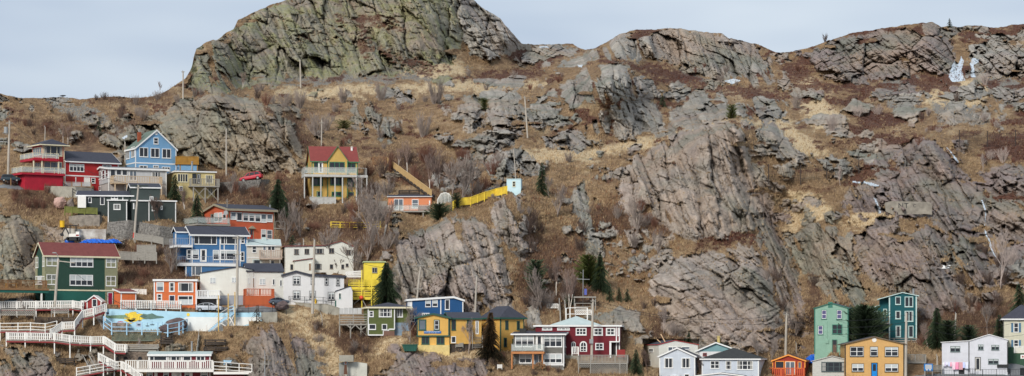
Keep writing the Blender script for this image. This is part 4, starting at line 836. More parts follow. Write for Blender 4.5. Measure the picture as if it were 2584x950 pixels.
for x,a,b in ((318,550,495),(385,495,478)): q = h.loc(x,a); mb = MB(); mb.box((q.x-.06,-.045,q.z),(q.x+.06,-.004,h.loc(x,b).z)); mb.build('trim_board',TRIM,h.root)
mb = MB(); q = h.loc(318,550); mb.box((q.x,-.01,-.6),(xc,.5,h.loc(318,500).z)); mb.build('step_wall', mat('brown_wall',S(120,92,80),.9,.1,1.), h.root)
# 19 --- royal blue house
RB = paint('royal_blue_clapboard', 26,92,150)
h = House('clapboard_house', 'royal blue house with white low gable roof edge behind the mustard yellow house', 'house', ZN, None, 612, 1272, 130, 430, 6, d=8)
W = h.W; xa = h.loc(1005,120).x; xm = h.loc(1160,88).x; rz = h.loc(1160,96).z; zz = h.H
p = [(0,zz),(xa,zz+.35),(xm,rz),(W,h.loc(1272,132).z)]; h.body(RB, prof=p, y1=8); h.roof(p, 0, 8, 'y', oh=.25, side=.2, m=mat('slate_felt',S(104,110,120),.85,.1,1.), fw=.3)
h.win((625,132,663,250),1,1,glass=TRIM); h.win((820,130,886,213),1,2,cas=.08,blind=.5); h.win((903,127,968,211),1,2,cas=.08,blind=.5); h.win((1054,124,1112,248),1,1); h.win((628,308,692,390),2,2,cas=.08); h.win((780,286,870,330),3,1); h.win((1048,282,1095,330),1,1); h.win((1210,290,1252,330),1,1)
h.corners(TRIM,[.04,xa,W-.04],z1=zz+.1)
mb = MB(); q = h.loc(970,75,'F',-4); mb.box((q.x-.5,3.7,zz+.1),(q.x+.5,4.3,q.z)); mb.build('chimney', GREYW, h.root); mb = MB(); mb.tube([(q.x,4,q.z),(q.x,4,q.z+.9)],[.22,.1],8); mb.build('flue', TRIM, h.root)
# 20 --- mustard house
MU = paint('mustard_clapboard', 240,188,88); DT = mat('dark_green_trim', S(40,80,68), .6, .08, 1.)
h = House('pottery_house', 'mustard yellow house with dark green trim and a blue shop sign on its gable', 'house', ZN, None, 722, 1105, 342, 740, -7, d=8)
W = h.W; zz = h.H; mx_ = h.loc(915,295).x; rz = h.loc(915,298).z
p = [(0,zz),(mx_,rz),(W,zz)]; zl = h.loc(900,560).z; zc = h.loc(900,668).z
h.body(MU, prof=p, y1=8, z0=zl); h.body(MU, .2, W, .3, 8, z0=zc, z1=zl-.002, name='ground_floor_wall'); h.body(mat('pale_yellow_planks',S(228,206,140),.75,.12,1.5,siding=.3), .1, W+.05, .05, 8, z0=-1, z1=zc-.003, name='foundation'); h.roof(p, 0, 8, 'y', oh=.3, side=.35, fm=DT, fw=.24)
h.band(DT, zl, -.1, W+.1, w_=.2); h.corners(DT,[.06,W-.06],z0=zl)
h.win((740,362,832,494),1,1,fr=DT,cas=.16,glass=GLASSL); h.win((922,366,992,492),1,2,fr=DT,sash=TRIM,cas=.12); h.win((775,566,870,662),2,1,fr=DT,off=-.3,cas=.14); h.win((955,566,1050,662),2,1,fr=DT,off=-.3,cas=.14)
hp = h
sgn = empty('shop_sign', h.root.matrix_basis @ Vector((h.loc(908,515).x,-.06,h.loc(908,515).z))); sgn.rotation_euler = (0,0,h.th); tag(sgn, 'blue shop sign with white lettering below the mustard house windows', 'sign')
c, w_, hh = h.rect('F',(806,500,1010,530)); mb = MB(); mb.box((-w_/2,-.05,-hh/2),(w_/2,0,hh/2)); mb.build('board', mat('sign_blue',S(24,96,164),.6,.03,1.), sgn)
def text(s, size, loc, rx, parent, m, name='lettering', ex=.01, sp=1.0):
    c = bpy.data.curves.new(name, 'FONT'); c.body = s; c.size = size; c.extrude = ex; c.align_x = 'CENTER'; c.align_y = 'CENTER'; c.space_character = sp
    o = bpy.data.objects.new(name, c); COL.objects.link(o); dg = bpy.context.evaluated_depsgraph_get(); me = bpy.data.meshes.new_from_object(o.evaluated_get(dg)); bpy.data.objects.remove(o)
    o = bpy.data.objects.new(name, me); COL.objects.link(o); me.materials.clear(); me.materials.append(m); o.location = loc; o.rotation_euler = rx; o.parent = parent; return o
text('BLUE MOON POTTERY', .25, (0,-.065,.06), (R(90),0,0), sgn, WHITE, ex=.012); text('STUDIO GALLERY     OPEN', .12, (0,-.065,-.14), (R(90),0,0), sgn, WHITE)
# middle wing and big hip block
h = House('house_wing', 'mustard yellow side wing with a narrow white glazed door, right of the shop sign', 'house', ZN, None, 1108, 1492, 350, 690, 12, d=6, Y=h.Y+.4)
h.body(MU, z0=h.loc(1120,655).z); h.body(DARKW, .2, h.W-.1, .2, 6, z0=-2, z1=h.loc(1120,655).z-.003, name='crawl_space_wall'); p = [(0,h.H),(3,h.H+.9),(6,h.H)]; h.roof(p, 0, h.W, 'x', oh=.1, side=.35, fm=DT, fw=.2)
h.win((1132,364,1185,492),1,1,fr=DT,cas=.12); h.win((1318,372,1372,500),1,1,fr=DT,cas=.12); h.win((1130,564,1186,643),1,1,cas=.1); h.door((1420,376,1458,540),WHITE,glass=(.25,.75,.1,.92)); h.corners(DT,[.05],z0=0)

h = House('hip_roof_house', 'mustard yellow block with a wide charcoal hip roof behind the dark leaning spruce', 'house', ZO, 405, 628, 910, 248, 650, 33, Y=h.Y+3)
h.body(MU, y1=h.D); h.hip(0, h.W, 0, h.D, h.H, 1.9, .35, SHING, DT, t=.26)
h.win((686,280,722,388),1,1,fr=DT,cas=.12); h.win((824,286,858,392),1,1,fr=DT,cas=.12); h.win((668,487,704,596),1,1,fr=DT,cas=.12); h.corners(DT,[.06,h.W-.06]); h.band(DT,h.loc(628,655).z-.1); h.win((770,500,800,590),1,1,fr=DT,cas=.1)
# 21 --- grey house with glass balcony
GY = paint('warm_grey_clapboard', 176,174,166); TANW = mat('orange_timber', S(184,124,78), .75, .12, 2.)
h = House('clapboard_house', 'warm grey house with a glass balcony on orange timber posts, left of the maroon house', 'house', ZO, None, 785, 1388, 445, 815, -6, d=7)
h.body(GY, y1=7); W = h.W; r = h.loc(1480,600,'R'); D_ = max(5., h.back_to(1480, W)); 
p = [(0,h.H),(D_*.8,h.H+.75),(D_,h.H+.6)]; h.body(GY, 0, W, y1=D_, prof=p, axis='x', name='gable_wall', z0=-.5); h.roof([(0,h.H),(D_*.5,h.H+.5),(D_,h.H+.75)], 0, W, 'x', oh=.35, side=.5, fw=.22)
h.win((805,450,1030,598),3,2,blind=.4,cas=.13); h.door((1052,458,1136,632),WHITE,glass=(.22,.78,.08,.94)); h.win((1144,452,1368,598),3,2,blind=.35,cas=.13); h.win((852,682,1005,792),2,2,blind=.5,cas=.13); h.door((1028,684,1088,815),GLASSL,fr=WHITE,glass=None); h.win((1144,676,1368,790),3,2,blind=.6,cas=.13)
h.win((1392,456,1434,600),3,1,'R',cas=.1); h.win((1455,462,1477,558),1,1,'R',cas=.1); h.win((1390,678,1408,790),1,1,'R',cas=.08); h.corners(TRIM,[W-.05]); h.band(TRIM,h.loc(1300,806).z,h.loc(1140,800).x,W,w_=.3)
h.deck(None,758,1150,652,1.8,1.15,'glass',m=METAL,rm=METAL,fl=TANW,posts=(766,1018,1130),vp=822,pm=TANW,th=.35)
q = h.loc(898,395,'F',-2); mb = MB(); mb.box((q.x-.5,1.6,q.z-.6),(q.x+.5,2.3,q.z+.25)); mb.build('chimney', BLACKSH, h.root)
mb = MB(); mb.box((W+.01,2.5,-.8),(W+2.2,4.5,h.loc(1500,700,'F',-3).z)); o = mb.build('side_wall', CONC, h.root)
# 22 --- maroon house
MR = paint('maroon_clapboard', 124,30,44)
h = House('clapboard_house', 'maroon house with white multi-pane windows, arched window and pale green hip roof', 'house', ZPp, None, 68, 738, 552, 775, -5, d=9)
h.body(MR); W = h.W; mb = MB(); mb.box((-.35,-.35,h.H+.003),(W+.35,9.3,h.H+.26)); mb.build('flat_roof', TRIM, h.root); h.hip(h.loc(190,552).x, h.loc(575,552).x, .2, 8.8, h.H+.27, 1.45, .1, MINT, None, ridge=.95, t=.2)
h.win((388,562,474,620),3,2,cas=.16); h.win((528,562,604,622),2,2,cas=.16); h.win((628,562,704,622),2,2,cas=.16); h.win((543,682,610,736),2,2,cas=.16); h.win((120,560,200,580),2,1); h.win((240,560,340,580),3,1); h.corners(TRIM,[W-.05,h.loc(712,600).x]); h.win((722,560,735,625),1,1)
def arch_win(h, r):
    c, w_, hh = h.rect('F', r); a, b = w_/2, hh/2; mb = MB(); n = 14
    def pr(s): return [(-a*s,-b+(1-s)*.3),(a*s,-b+(1-s)*.3)] + [(a*s*math.cos(math.pi*i/n), b-a+a*s*math.sin(math.pi*i/n)) for i in range(n+1)]
    mb.prism(pr(1), -.06, -.003); f = mb.build('arched_window', TRIM, h.root); f.location = c; g = MB(); g.prism(pr(.66), -.075, -.061); g.build('pane', GLASS, f)
    s = MB(); s.box((-.04,-.095,-b+.1),(.04,-.076,b-.2)); s.box((-a*.66,-.093,-.04),(a*.66,-.076,.04)); s.box((-a*.66,-.093,-.5),(a*.66,-.076,-.43)); s.build('muntin', TRIM, f)
arch_win(h,(420,668,478,752)); arch_win(h,(352,672,388,752))
mb = MB(); a = h.loc(658,668); b = h.loc(735,668); z1 = a.z; mb.box((a.x,-.9,z1-.18),(b.x+.1,-.003,z1)); mb.box((a.x,-.85,-.5),(a.x+.3,-.6,z1-.18)); mb.build('porch', TRIM, h.root); mb = MB(); mb.box((a.x+.35,-.02,-.3),(b.x,-.004,z1-.2)); mb.build('porch_door', mat('dark_doorway',S(40,34,34),.8), h.root)
mb = MB(); c = h.loc(716,735,'F',.8); e = h.loc(782,735,'F',.8); mb.box((c.x,-1.2,c.z-1.2),(e.x,-.4,c.z)); mb.build('red_bench_wall', RSH, h.root)
# deck with lattice below
LAT = mat('lattice_grey', S(158,154,146), .85, .15, 2.)
def lattice(mb, x0, x1, y, z0, z1, s=.28, w_=.05):
    n = int((x1-x0+z1-z0)/s); hh = z1-z0
    for i in range(n):
        a = x0-hh+i*s
        for sg in (1,-1):
            pa, pb = (a, z0), (a+hh, z1)
            if pa[0] < x0: pa = (x0, z0+(x0-a))
            if pb[0] > x1: pb = (x1, z1-(pb[0]-x1))
            if pb[0] <= pa[0]: continue
            if sg < 0: pa, pb = (x0+x1-pa[0], pa[1]), (x0+x1-pb[0], pb[1])
            mb.bar((pa[0],y+(.02 if sg<0 else 0),pa[1]),(pb[0],y+(.02 if sg<0 else 0),pb[1]),w_,.02,up=Vector((0,1,0)))
dk = House('timber_deck', 'weathered grey deck with lattice skirt in front of the maroon house', 'deck', ZPp, None, 405, 802, 785, 925, -4, d=4, Y=h.Y-4.2)
zf = dk.loc(500,838).z; mb = MB(); mb.box((0,0,zf-.25),(dk.W,4,zf)); mb.build('deck', GREYW, dk.root); mb = MB(); rail_mesh(mb,[Vector((0,0,zf)),Vector((dk.W,0,zf)),Vector((dk.W,3.8,zf))],1.15,'picket',sp=.22); mb.build('railing', GREYW, dk.root)
xl = dk.loc(505,900).x; mb = MB(); lattice(mb, xl, dk.W, .05, -.6, zf-.3); mb.build('lattice', LAT, dk.root); mb = MB(); lattice(mb, 0, xl-.1, .05, zf-.8, zf-.3); mb.build('lattice', LAT, dk.root)
for x in (.1, xl, dk.loc(740,900).x, dk.W-.1): mb = MB(); mb.bar((x,.02,-1.2),(x,.02,zf+1.2),.16,.16); mb.build('post', GREYW, dk.root)
wf = House('picket_gate', 'white picket landing between the warm grey house and the maroon house', 'fence', ZPp, None, 358, 410, 740, 775, 0, d=.2, Y=dk.Y+.2)
mb = MB(); rail_mesh(mb,[Vector((0,0,0)),Vector((wf.W,0,0))],1.2,'picket',sp=.25); mb.build('rail_panel', WHITE, wf.root)
# 23 --- ivory house with red roof edge, back row
h = House('clapboard_house', 'ivory house with a thin red roof edge half hidden behind the pale blue gable house', 'house', ZQ, 118, 297, 762, 570, 840, 14, d=7, rel=True)
W = h.W; m_ = h.loc(490,515).x; rz = h.loc(490,520).z; p = [(0,h.H),(m_,rz),(W,h.loc(762,572).z)]
h.body(PY, prof=p, y1=h.D); h.roof(p, 0, h.D, 'y', oh=.1, side=.1, fm=mat('red_edge',S(178,50,48),.6), fw=.08, t=.08); h.win((405,596,515,648),2,1,glass=GLASSL,cas=.08); h.win((568,595,662,625),1,1,glass=GLASSL,cas=.06); h.win((180,616,230,658),2,1,'L',cas=.07); h.win((115,760,205,820),1,1,'L',glass=GREYW,cas=.07)
for r_,a in (((276,508),(318,545)),((318,442),(370,538))): mb = MB(); mb.bar(h.loc(*r_,'F',-2),h.loc(*a,'F',-2),.18,.12); mb.build('roof_plank', mat('new_timber',S(226,190,150),.8), h.root)
# 24 --- pale blue gable front
PB = paint('pale_blue_clapboard', 214,224,236)
h = House('gable_house', 'pale blue gabled house with dark roof and two paired windows, second from the grey spruce', 'house', ZQ, None, 305, 728, 708, 960, -8, d=8, rel=True)
W = h.W; p = gable(W, h.H, h.loc(515,612).z-h.H); h.body(PB, prof=p, y1=8); h.roof(p, 0, 8, 'y', oh=.25, side=.25, fw=.22)
h.win((360,728,468,850),2,1,cas=.1); h.win((566,728,672,850),2,1,cas=.1); h.win((600,918,662,960),1,1); h.win((445,935,530,990),2,1); h.corners(TRIM,[.04,W-.04])
# 25 --- teal gable behind
TL = paint('dusty_teal_clapboard', 132,178,184)
h = House('gable_house', 'dusty teal gable with white eaves peeking over the grey hip roof', 'house', ZQ, None, 765, 1215, 640, 800, -3, d=8, rel=True)
W = h.W; m_ = h.loc(980,548).x; p = [(0,h.H),(m_,h.loc(980,548).z),(W,h.loc(1215,632).z)]; h.body(TL, prof=p, z0=h.H-.15, y1=8); h.body(WH, z1=h.H-.155, y1=8, name='lower_wall'); h.roof(p, 0, 8, 'y', oh=.35, side=.4, m=mat('green_grey_shingles',(0,0,0)), fw=.2); h.win((822,668,870,705),2,1,fr=MAD)
h.stack(1012,520,mat('buff_pipe',S(190,170,110),.7),.25,.6,yl=3,cap=True)
# 26 --- pale blue hip house
h = House('hip_roof_house', 'pale blue bungalow with a wide charcoal hip roof and a six-pane window', 'house', ZQ, None, 812, 1490, 740, 960, -7, d=9, rel=True)
h.body(PB); h.hip(0, h.W, 0, 9, h.H, 1.7, .3, BLACKSH, TRIM, ridge=.75); h.win((914,764,1018,855),2,2,cas=.08); h.win((1094,764,1162,866),1,2,cas=.08); h.win((1230,762,1422,868),3,2,cas=.08); h.corners(TRIM,[.04,h.W-.04])
q = h.loc(752,945,'F',3); e = h.loc(1300,945,'F',3); m2 = h.loc(1035,912,'F',3); pr = [(q.x,q.z),(m2.x,m2.z),(e.x,q.z)]; h.body(PB, prof=pr, y0=-3, y1=-.01, z0=-2, name='porch_wall'); h.roof(pr, -3, -.05, 'y', oh=.2, side=.2, m=BLACKSH, fw=.16, name='porch_roof')
# 27 --- red and orange cabin
RC = paint('rust_red_clapboard', 172,56,42); OT = mat('orange_trim', S(230,150,66), .6, .08, 1.)
h = House('cabin', 'small rust red cabin with orange trim and an orange railed deck', 'cabin', ZR, None, 232, 625, 765, 950, -6, d=6, rel=True)
W = h.W; p = gable(W, h.H, h.loc(425,695).z-h.H, .49); h.body(RC, prof=p, y1=6); h.roof(p, 0, 6, 'y', oh=.25, side=.15, m=mat('brown_shingles',S(96,76,62),.9), fm=OT, fw=.2)
h.win((265,765,375,855),1,1,fr=OT); h.win((382,765,508,935),2,1,cas=.1,fr=OT,sash=TRIM,glass=GLASSL); h.win((535,772,582,855),1,1,fr=OT,glass=GLASSL); h.corners(OT,[.05,W-.05])
h.deck(None,195,615,945,1.6,1.25,'picket',m=mat('orange_rail',S(206,96,56),.6),rm=mat('orange_rail',(0,0,0)),fl=RSH)
# 28 --- mint tower house
MT = paint('mint_clapboard', 150,194,172); DM = mat('deep_green_trim', S(52,112,96), .6, .06, 1.)
h = House('gable_house', 'tall narrow mint green three-storey house with deep green trim', 'house', ZS, None, 72, 476, 372, 905, -10, d=5, rel=True)
W = h.W; m_ = h.loc(272,310).x; p = [(0,h.H),(m_,h.loc(272,312).z),(W,h.H)]; h.body(MT, prof=p, y1=5); h.roof(p, 0, 5, 'y', oh=.15, side=.15, m=SHING, fm=DM, fw=.12, t=.1)
for r in ((155,390,220,502),(335,390,402,502),(112,575,177,688)): h.win(r,1,2,fr=DM,sash=TRIM,cas=.07,glass=mat('violet_glass',S(84,82,120),.12))
h.win((284,565,405,680),2,2,fr=DM,cas=.1); h.door((282,745,345,900),mat('brown_door',S(96,72,60),.6),fr=DM,glass=(.1,.9,.6,.95)); h.corners(DM,[.05,W-.05],z1=h.H); mb = MB(); a = h.loc(262,330); mb.box((a.x-.35,-.05,a.z-.45),(a.x+.35,-.003,a.z+.45)); mb.build('vent', DM, h.root)
mb = MB(); c = h.loc(225,770); mb.box((c.x-.3,-.15,c.z-.3),(c.x+.25,-.003,c.z+.3)); mb.bar((c.x,-.05,c.z),(c.x,-.05,h.loc(225,530).z),.05,.05); mb.build('meter_box', MT, h.root)
# 29 --- dark teal tower house
DTl = paint('deep_teal_clapboard', 12,96,104); PT = mat('pale_aqua_trim', S(186,208,204), .6)
h = House('gable_house', 'tall deep teal three-storey house with pale aqua trim behind the amber house', 'house', ZS, None, 965, 1295, 225, 740, 1, d=6, rel=True)
W = h.W; m_ = h.loc(1125,182).x; lx = h.loc(850,262).x; p = [(lx,h.loc(850,262).z),(m_,h.loc(1125,186).z),(W,h.loc(1295,222).z)]
h.body(DTl, 0, W, 0, 6, prof=[(0,h.loc(965,232).z),(m_,p[1][1]),(W,p[2][1])]); h.body(DTl, lx, 0, 1.2, 6, z0=-1, prof=[(lx,p[0][1]),(0,h.loc(965,234).z)], name='side_wall'); h.roof(p, 0, 6, 'y', oh=.2, side=.3, m=mat('aqua_roof',S(120,150,150),.7), fm=PT, fw=.12, t=.1)
h.win((1038,232,1104,328),1,1,fr=PT); h.win((1150,232,1252,356),2,1,fr=PT); h.win((1038,403,1104,500),1,1,fr=PT); h.win((1150,403,1254,530),2,1,fr=PT); h.win((1042,580,1105,715),1,1,fr=PT); h.win((1195,580,1256,720),1,1,fr=PT); h.win((894,378,940,444),1,1,fr=PT,off=-1.2); h.corners(PT,[.05,W-.08],w_=.2)
lx2 = h.loc(712,375).x; h.body(DTl, lx2, lx, 2, 6, z0=h.loc(720,500).z, prof=[(lx2,h.loc(712,378).z),(lx,h.loc(845,335).z)], name='porch_wall'); h.roof([(lx2,h.loc(712,378).z),((lx+lx2)/2,h.loc(778,356).z),(lx,h.loc(845,335).z)], 2, 6, 'y', oh=.15, side=.1, m=PT, fm=PT, t=.08, fw=.1, name='porch_roof')
h.win((770,402,832,475),1,1,fr=PT,glass=PT,off=-2); z = h.loc(900,545).z; mb = MB(); mb.box((lx-.3,-.6,z-.2),(-.01,1.2,z)); mb.build('balcony', GREYW, h.root); mb = MB(); rail_mesh(mb,[Vector((lx-.2,1.1,z)),Vector((lx-.2,-.5,z)),Vector((-.05,-.5,z))],.95,'iron'); mb.build('railing', BROWNW, h.root)
mb = MB(); mb.bar((lx-.1,-.4,-1),(lx-.1,-.4,z-.2),.14,.14); mb.build('support_post', GREYW, h.root)
h.stack(1255,200,METAL,.16,.7,yl=4)
z = h.loc(1240,775,'F',.6).z; mb = MB(); rail_mesh(mb,[Vector((-1,-.6,z-.6)),Vector((W,-.6,z-.6)),Vector((W+1.2,-.6,z-1.8))],1.2,'plank'); mb.build('lower_railing', GREYW, h.root)
# 30 --- amber house with blue door
AM = paint('amber_clapboard', 236,186,112)
h = House('gable_house', 'amber yellow two-storey gabled house with a bright blue front door', 'house', ZR, 1035, 1100, 1806, 565, 960, 6, d=8, rel=True)
W = h.W; m_ = h.loc(1450,480).x; rz = h.loc(1450,480).z; p = [(0,h.H),(m_,rz),(W,h.H)]; h.body(AM, prof=p, y1=h.D if h.D < 9 else 8); h.roof(p, 0, 8, 'y', oh=.25, side=.35, m=SHING, fm=mat('cream_black_edge',S(112,98,80),.7), fw=.14)
BKT = _M['black_trim']
h.win((1158,592,1325,712),2,2,fr=BKT,sash=TRIM,cas=.07); h.win((1398,592,1494,712),1,2,fr=BKT,sash=TRIM,cas=.07,blind=.3); h.win((1180,795,1326,894),2,2,fr=BKT,sash=TRIM,cas=.07,blind=.5)
h.zx, h.zy = 2254, 750
h.win((-102,595,62,712),2,2,fr=BKT,sash=TRIM,cas=.07,blind=.3); h.win((-102,797,62,896),2,2,fr=BKT,sash=TRIM,cas=.07,blind=.5); h.zx, h.zy = 1900, 750
h.door((1412,785,1490,965),mat('blue_door',S(22,128,206),.5,.03),fr=BKT,glass=(.2,.8,.45,.9)); c = h.loc(1450,513); mb = MB(); mb.tube([c,c+Vector((0,-.06,0))],.35,16); mb.build('round_vent', WHITE, h.root); h.corners(BKT,[.04,W-.04])
h.stack(1835,500,GREYW,.12,.6,yl=4) if False else None
# 31 --- weathered white shed
WW = mat('peeling_white_boards', S(206,206,200), .85, .14, 2., siding=.28, vscale=(1,1,6))
h = House('cottage', 'low weathered white cottage with peeling boards and a dark eight-pane window', 'house', ZR, None, 712, 1185, 768, 960, -5, d=7, rel=True)
W = h.W; p = [(0,h.H),(W*.5,h.loc(930,708).z),(W,h.H)]; h.body(WW, prof=p, y1=7); h.roof(p, 0, 7, 'y', oh=.15, side=.2, m=BLACKSH, fm=WW, fw=.1, t=.1); h.win((818,776,1112,894),4,2,fr=mat('slate_green_frame',S(66,80,82),.6),cas=.12)
# 32 --- white house with laundry
WC = paint('cool_white_clapboard', 232,234,242)
h = House('clapboard_house', 'cool white house with black corner boards and a line of washing on its left wall', 'house', ZT, None, 582, 1370, 545, 920, 0, d=8, rel=True)
W = h.W; xm = h.loc(905,525).x; mr = h.loc(1145,450).x; p = [(0,h.H),(xm,h.loc(905,528).z),(mr,h.loc(1145,452).z),(W,h.loc(1370,515).z)]
h.body(WC, prof=p, y1=8); h.roof(p, 0, 8, 'y', oh=.15, side=.15, m=SHING, fm=TRIM, fw=.1, t=.12); h.corners(BKT,[xm,W-.04],z0=.3,w_=.14,z1=h.loc(905,535).z)
for r,cc in (((682,587,800,657),2),((1015,568,1078,632),2),((1172,573,1266,634),2),((1135,740,1258,802),2)): h.win(r,cc,1,fr=mat('teal_grey_frame',S(110,126,124),.6),cas=.07,blind=.35)
h.door((976,718,1046,880),WHITE,fr=BKT,glass=(.15,.85,.1,.9)); mb = MB(); a = h.loc(782,782); b = h.loc(852,925); mb.box((a.x,-.03,b.z),(b.x,-.003,a.z)); mb.build('lower_door', BKT, h.root)
mb = MB(); a = h.loc(1240,806); mb.box((a.x,-.3,h.loc(1240,842).z),(W+.1,.0-.003,a.z)); mb.build('black_plinth', BKT, h.root)
mb = MB(); q = h.loc(915,820,'F',1.2); e = h.loc(985,820,'F',1.2); rail_mesh(mb,[Vector((q.x,-1.2,-.1)),Vector((e.x,-1.2,-.1))],1.0,'iron'); mb.build('step_railing', IRON, h.root)
hw = h
# 33 --- cream house at the right edge
h = House('hip_roof_house', 'cream house with blue shutters and dark hip roof at the right edge of the photo', 'house', ZT, None, 1325, 1760, 262, 700, 3, d=8, rel=True)
h.body(paint('butter_cream_clapboard',226,222,196)); h.hip(0, h.W, 0, 8, h.H, 2.3, .4, SHING, TRIM)
SHT = mat('blue_shutter', S(74,112,140), .6)
for v0, v1 in ((308,422),(512,600)):
    for x in (1438,1640): h.win((x,v0,x+62,v1),1,2,cas=.08); 
    for x in (1410,1502,1612,1704): mb = MB(); a = h.loc(x,v0+2); b = h.loc(x+24,v1); mb.box((a.x,-.06,b.z),(b.x,-.003,a.z)); mb.build('shutter', SHT, h.root)
# green fence enclosure under it
GF = mat('green_boards', S(52,80,62), .8, .12, 2., vscale=(3,1,.2))
f = House('board_wall', 'dark green board wall with a white-railed deck and small sign, below the cream house', 'fence', ZT, None, 1375, 1760, 600, 795, 0, d=2.5, rel=True, Y=gpre(2560,915)-1)
xw = f.loc(1440,600).x; f.body(GF, 0, xw, 0, 2.5); f.body(GF, xw, f.W, 0, 2.5, z1=f.loc(1500,672).z); mb = MB(); z = f.loc(1500,672).z; rail_mesh(mb,[Vector((xw+.1,.1,z)),Vector((f.W,.1,z))],1.1,'picket',sp=.2); mb.build('railing', WHITE, f.root)
mb = MB(); a = f.loc(1522,690); b = f.loc(1575,738); mb.box((a.x,-.05,b.z),(b.x,-.003,a.z)); s = mb.build('notice', WHITE, f.root); mb = MB(); c = (a+b)/2; mb.tube([(c.x,-.055,c.z),(c.x,-.07,c.z)],.14,12); mb.build('emblem', RSH, s)
# 34 --- pale orange cabin on stilts
PO = paint('peach_orange_clapboard', 244,150,100)
h = House('cabin', 'peach orange cabin on a timber deck halfway up the hill, below the wooden stairway', 'cabin', ZL, None, 150, 562, 445, 575, -4, d=6)
h.body(PO); mb = MB(); mb.box((-.2,-.4,h.H),(h.W+.2,6.2,h.H+.1)); r = mb.build('fascia', TRIM, h.root); p = [(-.4,h.H+.1),(3,h.H+.6),(6.2,h.H+.1)]; mb = MB(); mb.prism(p,-.25,h.W+.25,'x'); mb.build('roof', SHING, h.root)
h.win((205,463,295,572),2,1,glass=GLASSL); h.win((376,468,440,552),1,2,glass=GLASSL); h.win((540,480,552,530),1,1)
o, c, e = h.deck(None,62,550,575,2.4,.95,'glass',m=GREYW,posts=(112,300,485),vp=690,th=.3)
mb = MB(); rail_mesh(mb,[Vector((c.x,-2.4,c.z)),Vector((h.loc(135,575,'F',2.4).x,-2.4,c.z))],1.6,'board'); mb.build('screen_panel', GREYW, h.root)
mb = MB(); a = h.loc(435,530,'F',2.3); b = h.loc(548,575,'F',2.3); mb.box((a.x,-2.35,b.z),(b.x,-2.25,a.z)); mb.build('brown_panel', mat('brown_panel',S(128,78,62),.8), h.root)
h.body(mat('grey_stain',S(96,94,98),.85,.2,1.), .2, h.W-.3, 0, 6, z0=h.loc(300,690).z, z1=-.35, name='lower_wall'); h.win((295,610,340,678),1,2)
# 35 --- yellow house with red roof on stilts
YR = paint('golden_yellow_clapboard', 228,188,96); GT = mat('green_trim', S(58,116,84), .6); MR2 = mat('brick_red_roof', S(128,62,58), .8, .1, 1.5)
h = House('gable_house', 'golden yellow house with brick red roof, central gable and a deck on tall stilts', 'house', ZK, 150, 222, 768, 268, 690, 10, d=8)
D_ = 8; W, zz = h.W, h.H; rise = h.loc(400,104,'F',-4).z-zz; p = [(0,zz),(4,zz+rise),(8,zz)]
h.body(YR, y1=8, prof=p, axis='x', x0=0, x1=W, z0=-2); h.roof(p, 0, W, 'x', oh=.3, side=.35, m=MR2, fm=GT, fw=.16)
a, b = h.loc(405,268).x, h.loc(648,268).x; pg = [(a,zz),((a+b)/2,h.loc(524,98,'F',.5).z),(b,zz)]; h.body(YR, a, b, -.5, 2, prof=pg, z0=h.loc(500,580).z-3, name='bay_wall'); h.roof(pg, -.5, 3.4, 'y', oh=.25, side=.35, m=MR2, fm=GT, fw=.16, name='gable_roof')
for r,cc in (((245,282,300,395),1),((430,280,615,398),3)): h.win(r,cc,1,fr=GT,cas=.12,off=.5 if cc==3 else 0,blind=0)
h.win((640,296,745,400),2,1,fr=GT,cas=.12); h.door((298,283,356,410),WHITE,fr=WHITE,glass=(.25,.75,.1,.9)); h.win((160,300,176,345),1,1,'L',fr=GT)
for r,cc in (((240,462,355,565),2),((440,455,600,560),3),((640,462,725,575),2),((278,632,345,697),1),((458,636,575,692),2),((660,640,725,700),1)): h.win(r,cc,1,fr=GT,cas=.12,off=.5 if 420<r[0]<600 else 0)
h.corners(GT,[.05,W-.05],z0=-.5); h.corners(GT,[a+.05,b-.05],y=-.5,z0=-1)
SIL = mat('silvered_timber', S(186,186,182), .8, .12, 2.)
h.deck(85,130,760,425,2.6,1.25,'glass',m=SIL,th=.45,back=2.5,right=False,posts=(133,232,330,498,588,755),vp=840)
zf = h.loc(130,425,'F',2.6).z; q = h.loc(760,425,'F',2.6); mb = MB(); mb.box((q.x+.003,-1.6,zf-.45),(q.x+2.1,3,zf)); mb.build('deck', SIL, h.root); mb = MB(); rail_mesh(mb,[Vector((q.x,-2.5,zf)),Vector((q.x+1.9,-1.5,zf)),Vector((q.x+2.0,3,zf))],1.25,'glass'); mb.build('railing', SIL, h.root)
for x in (q.x+1,q.x+1.95): mb = MB(); mb.bar((x,-1.4,zf-8),(x,-1.4,zf-.4),.2,.2); mb.build('support_post', SIL, h.root)
h.deck(None,200,510,772,2.6,1.1,'board',m=SIL,th=.3,posts=(228,325,420),vp=900)
h.stack(700,160,WHITE,.2,.8,yl=3)
# 36 --- small pale blue hut and yellow fence
PBH = mat('powder_blue_boards', S(190,216,222), .8, .06, 1.)
h = House('lookout_hut', 'tiny powder blue hut perched on a rock spur at the end of the yellow fence', 'hut', ZL, None, 1282, 1418, 275, 390, -6, d=2.2, dy=0.2)
W = h.W; h.body(PBH, y1=2.2, z0=-1.2); mb = MB(); mb.box((-.05,-.08,h.H),(W+.05,2.25,h.H+.08)); mb.build('roof', PBH, h.root); h.win((1338,296,1366,346),1,2,fr=CREAM,cas=.06)
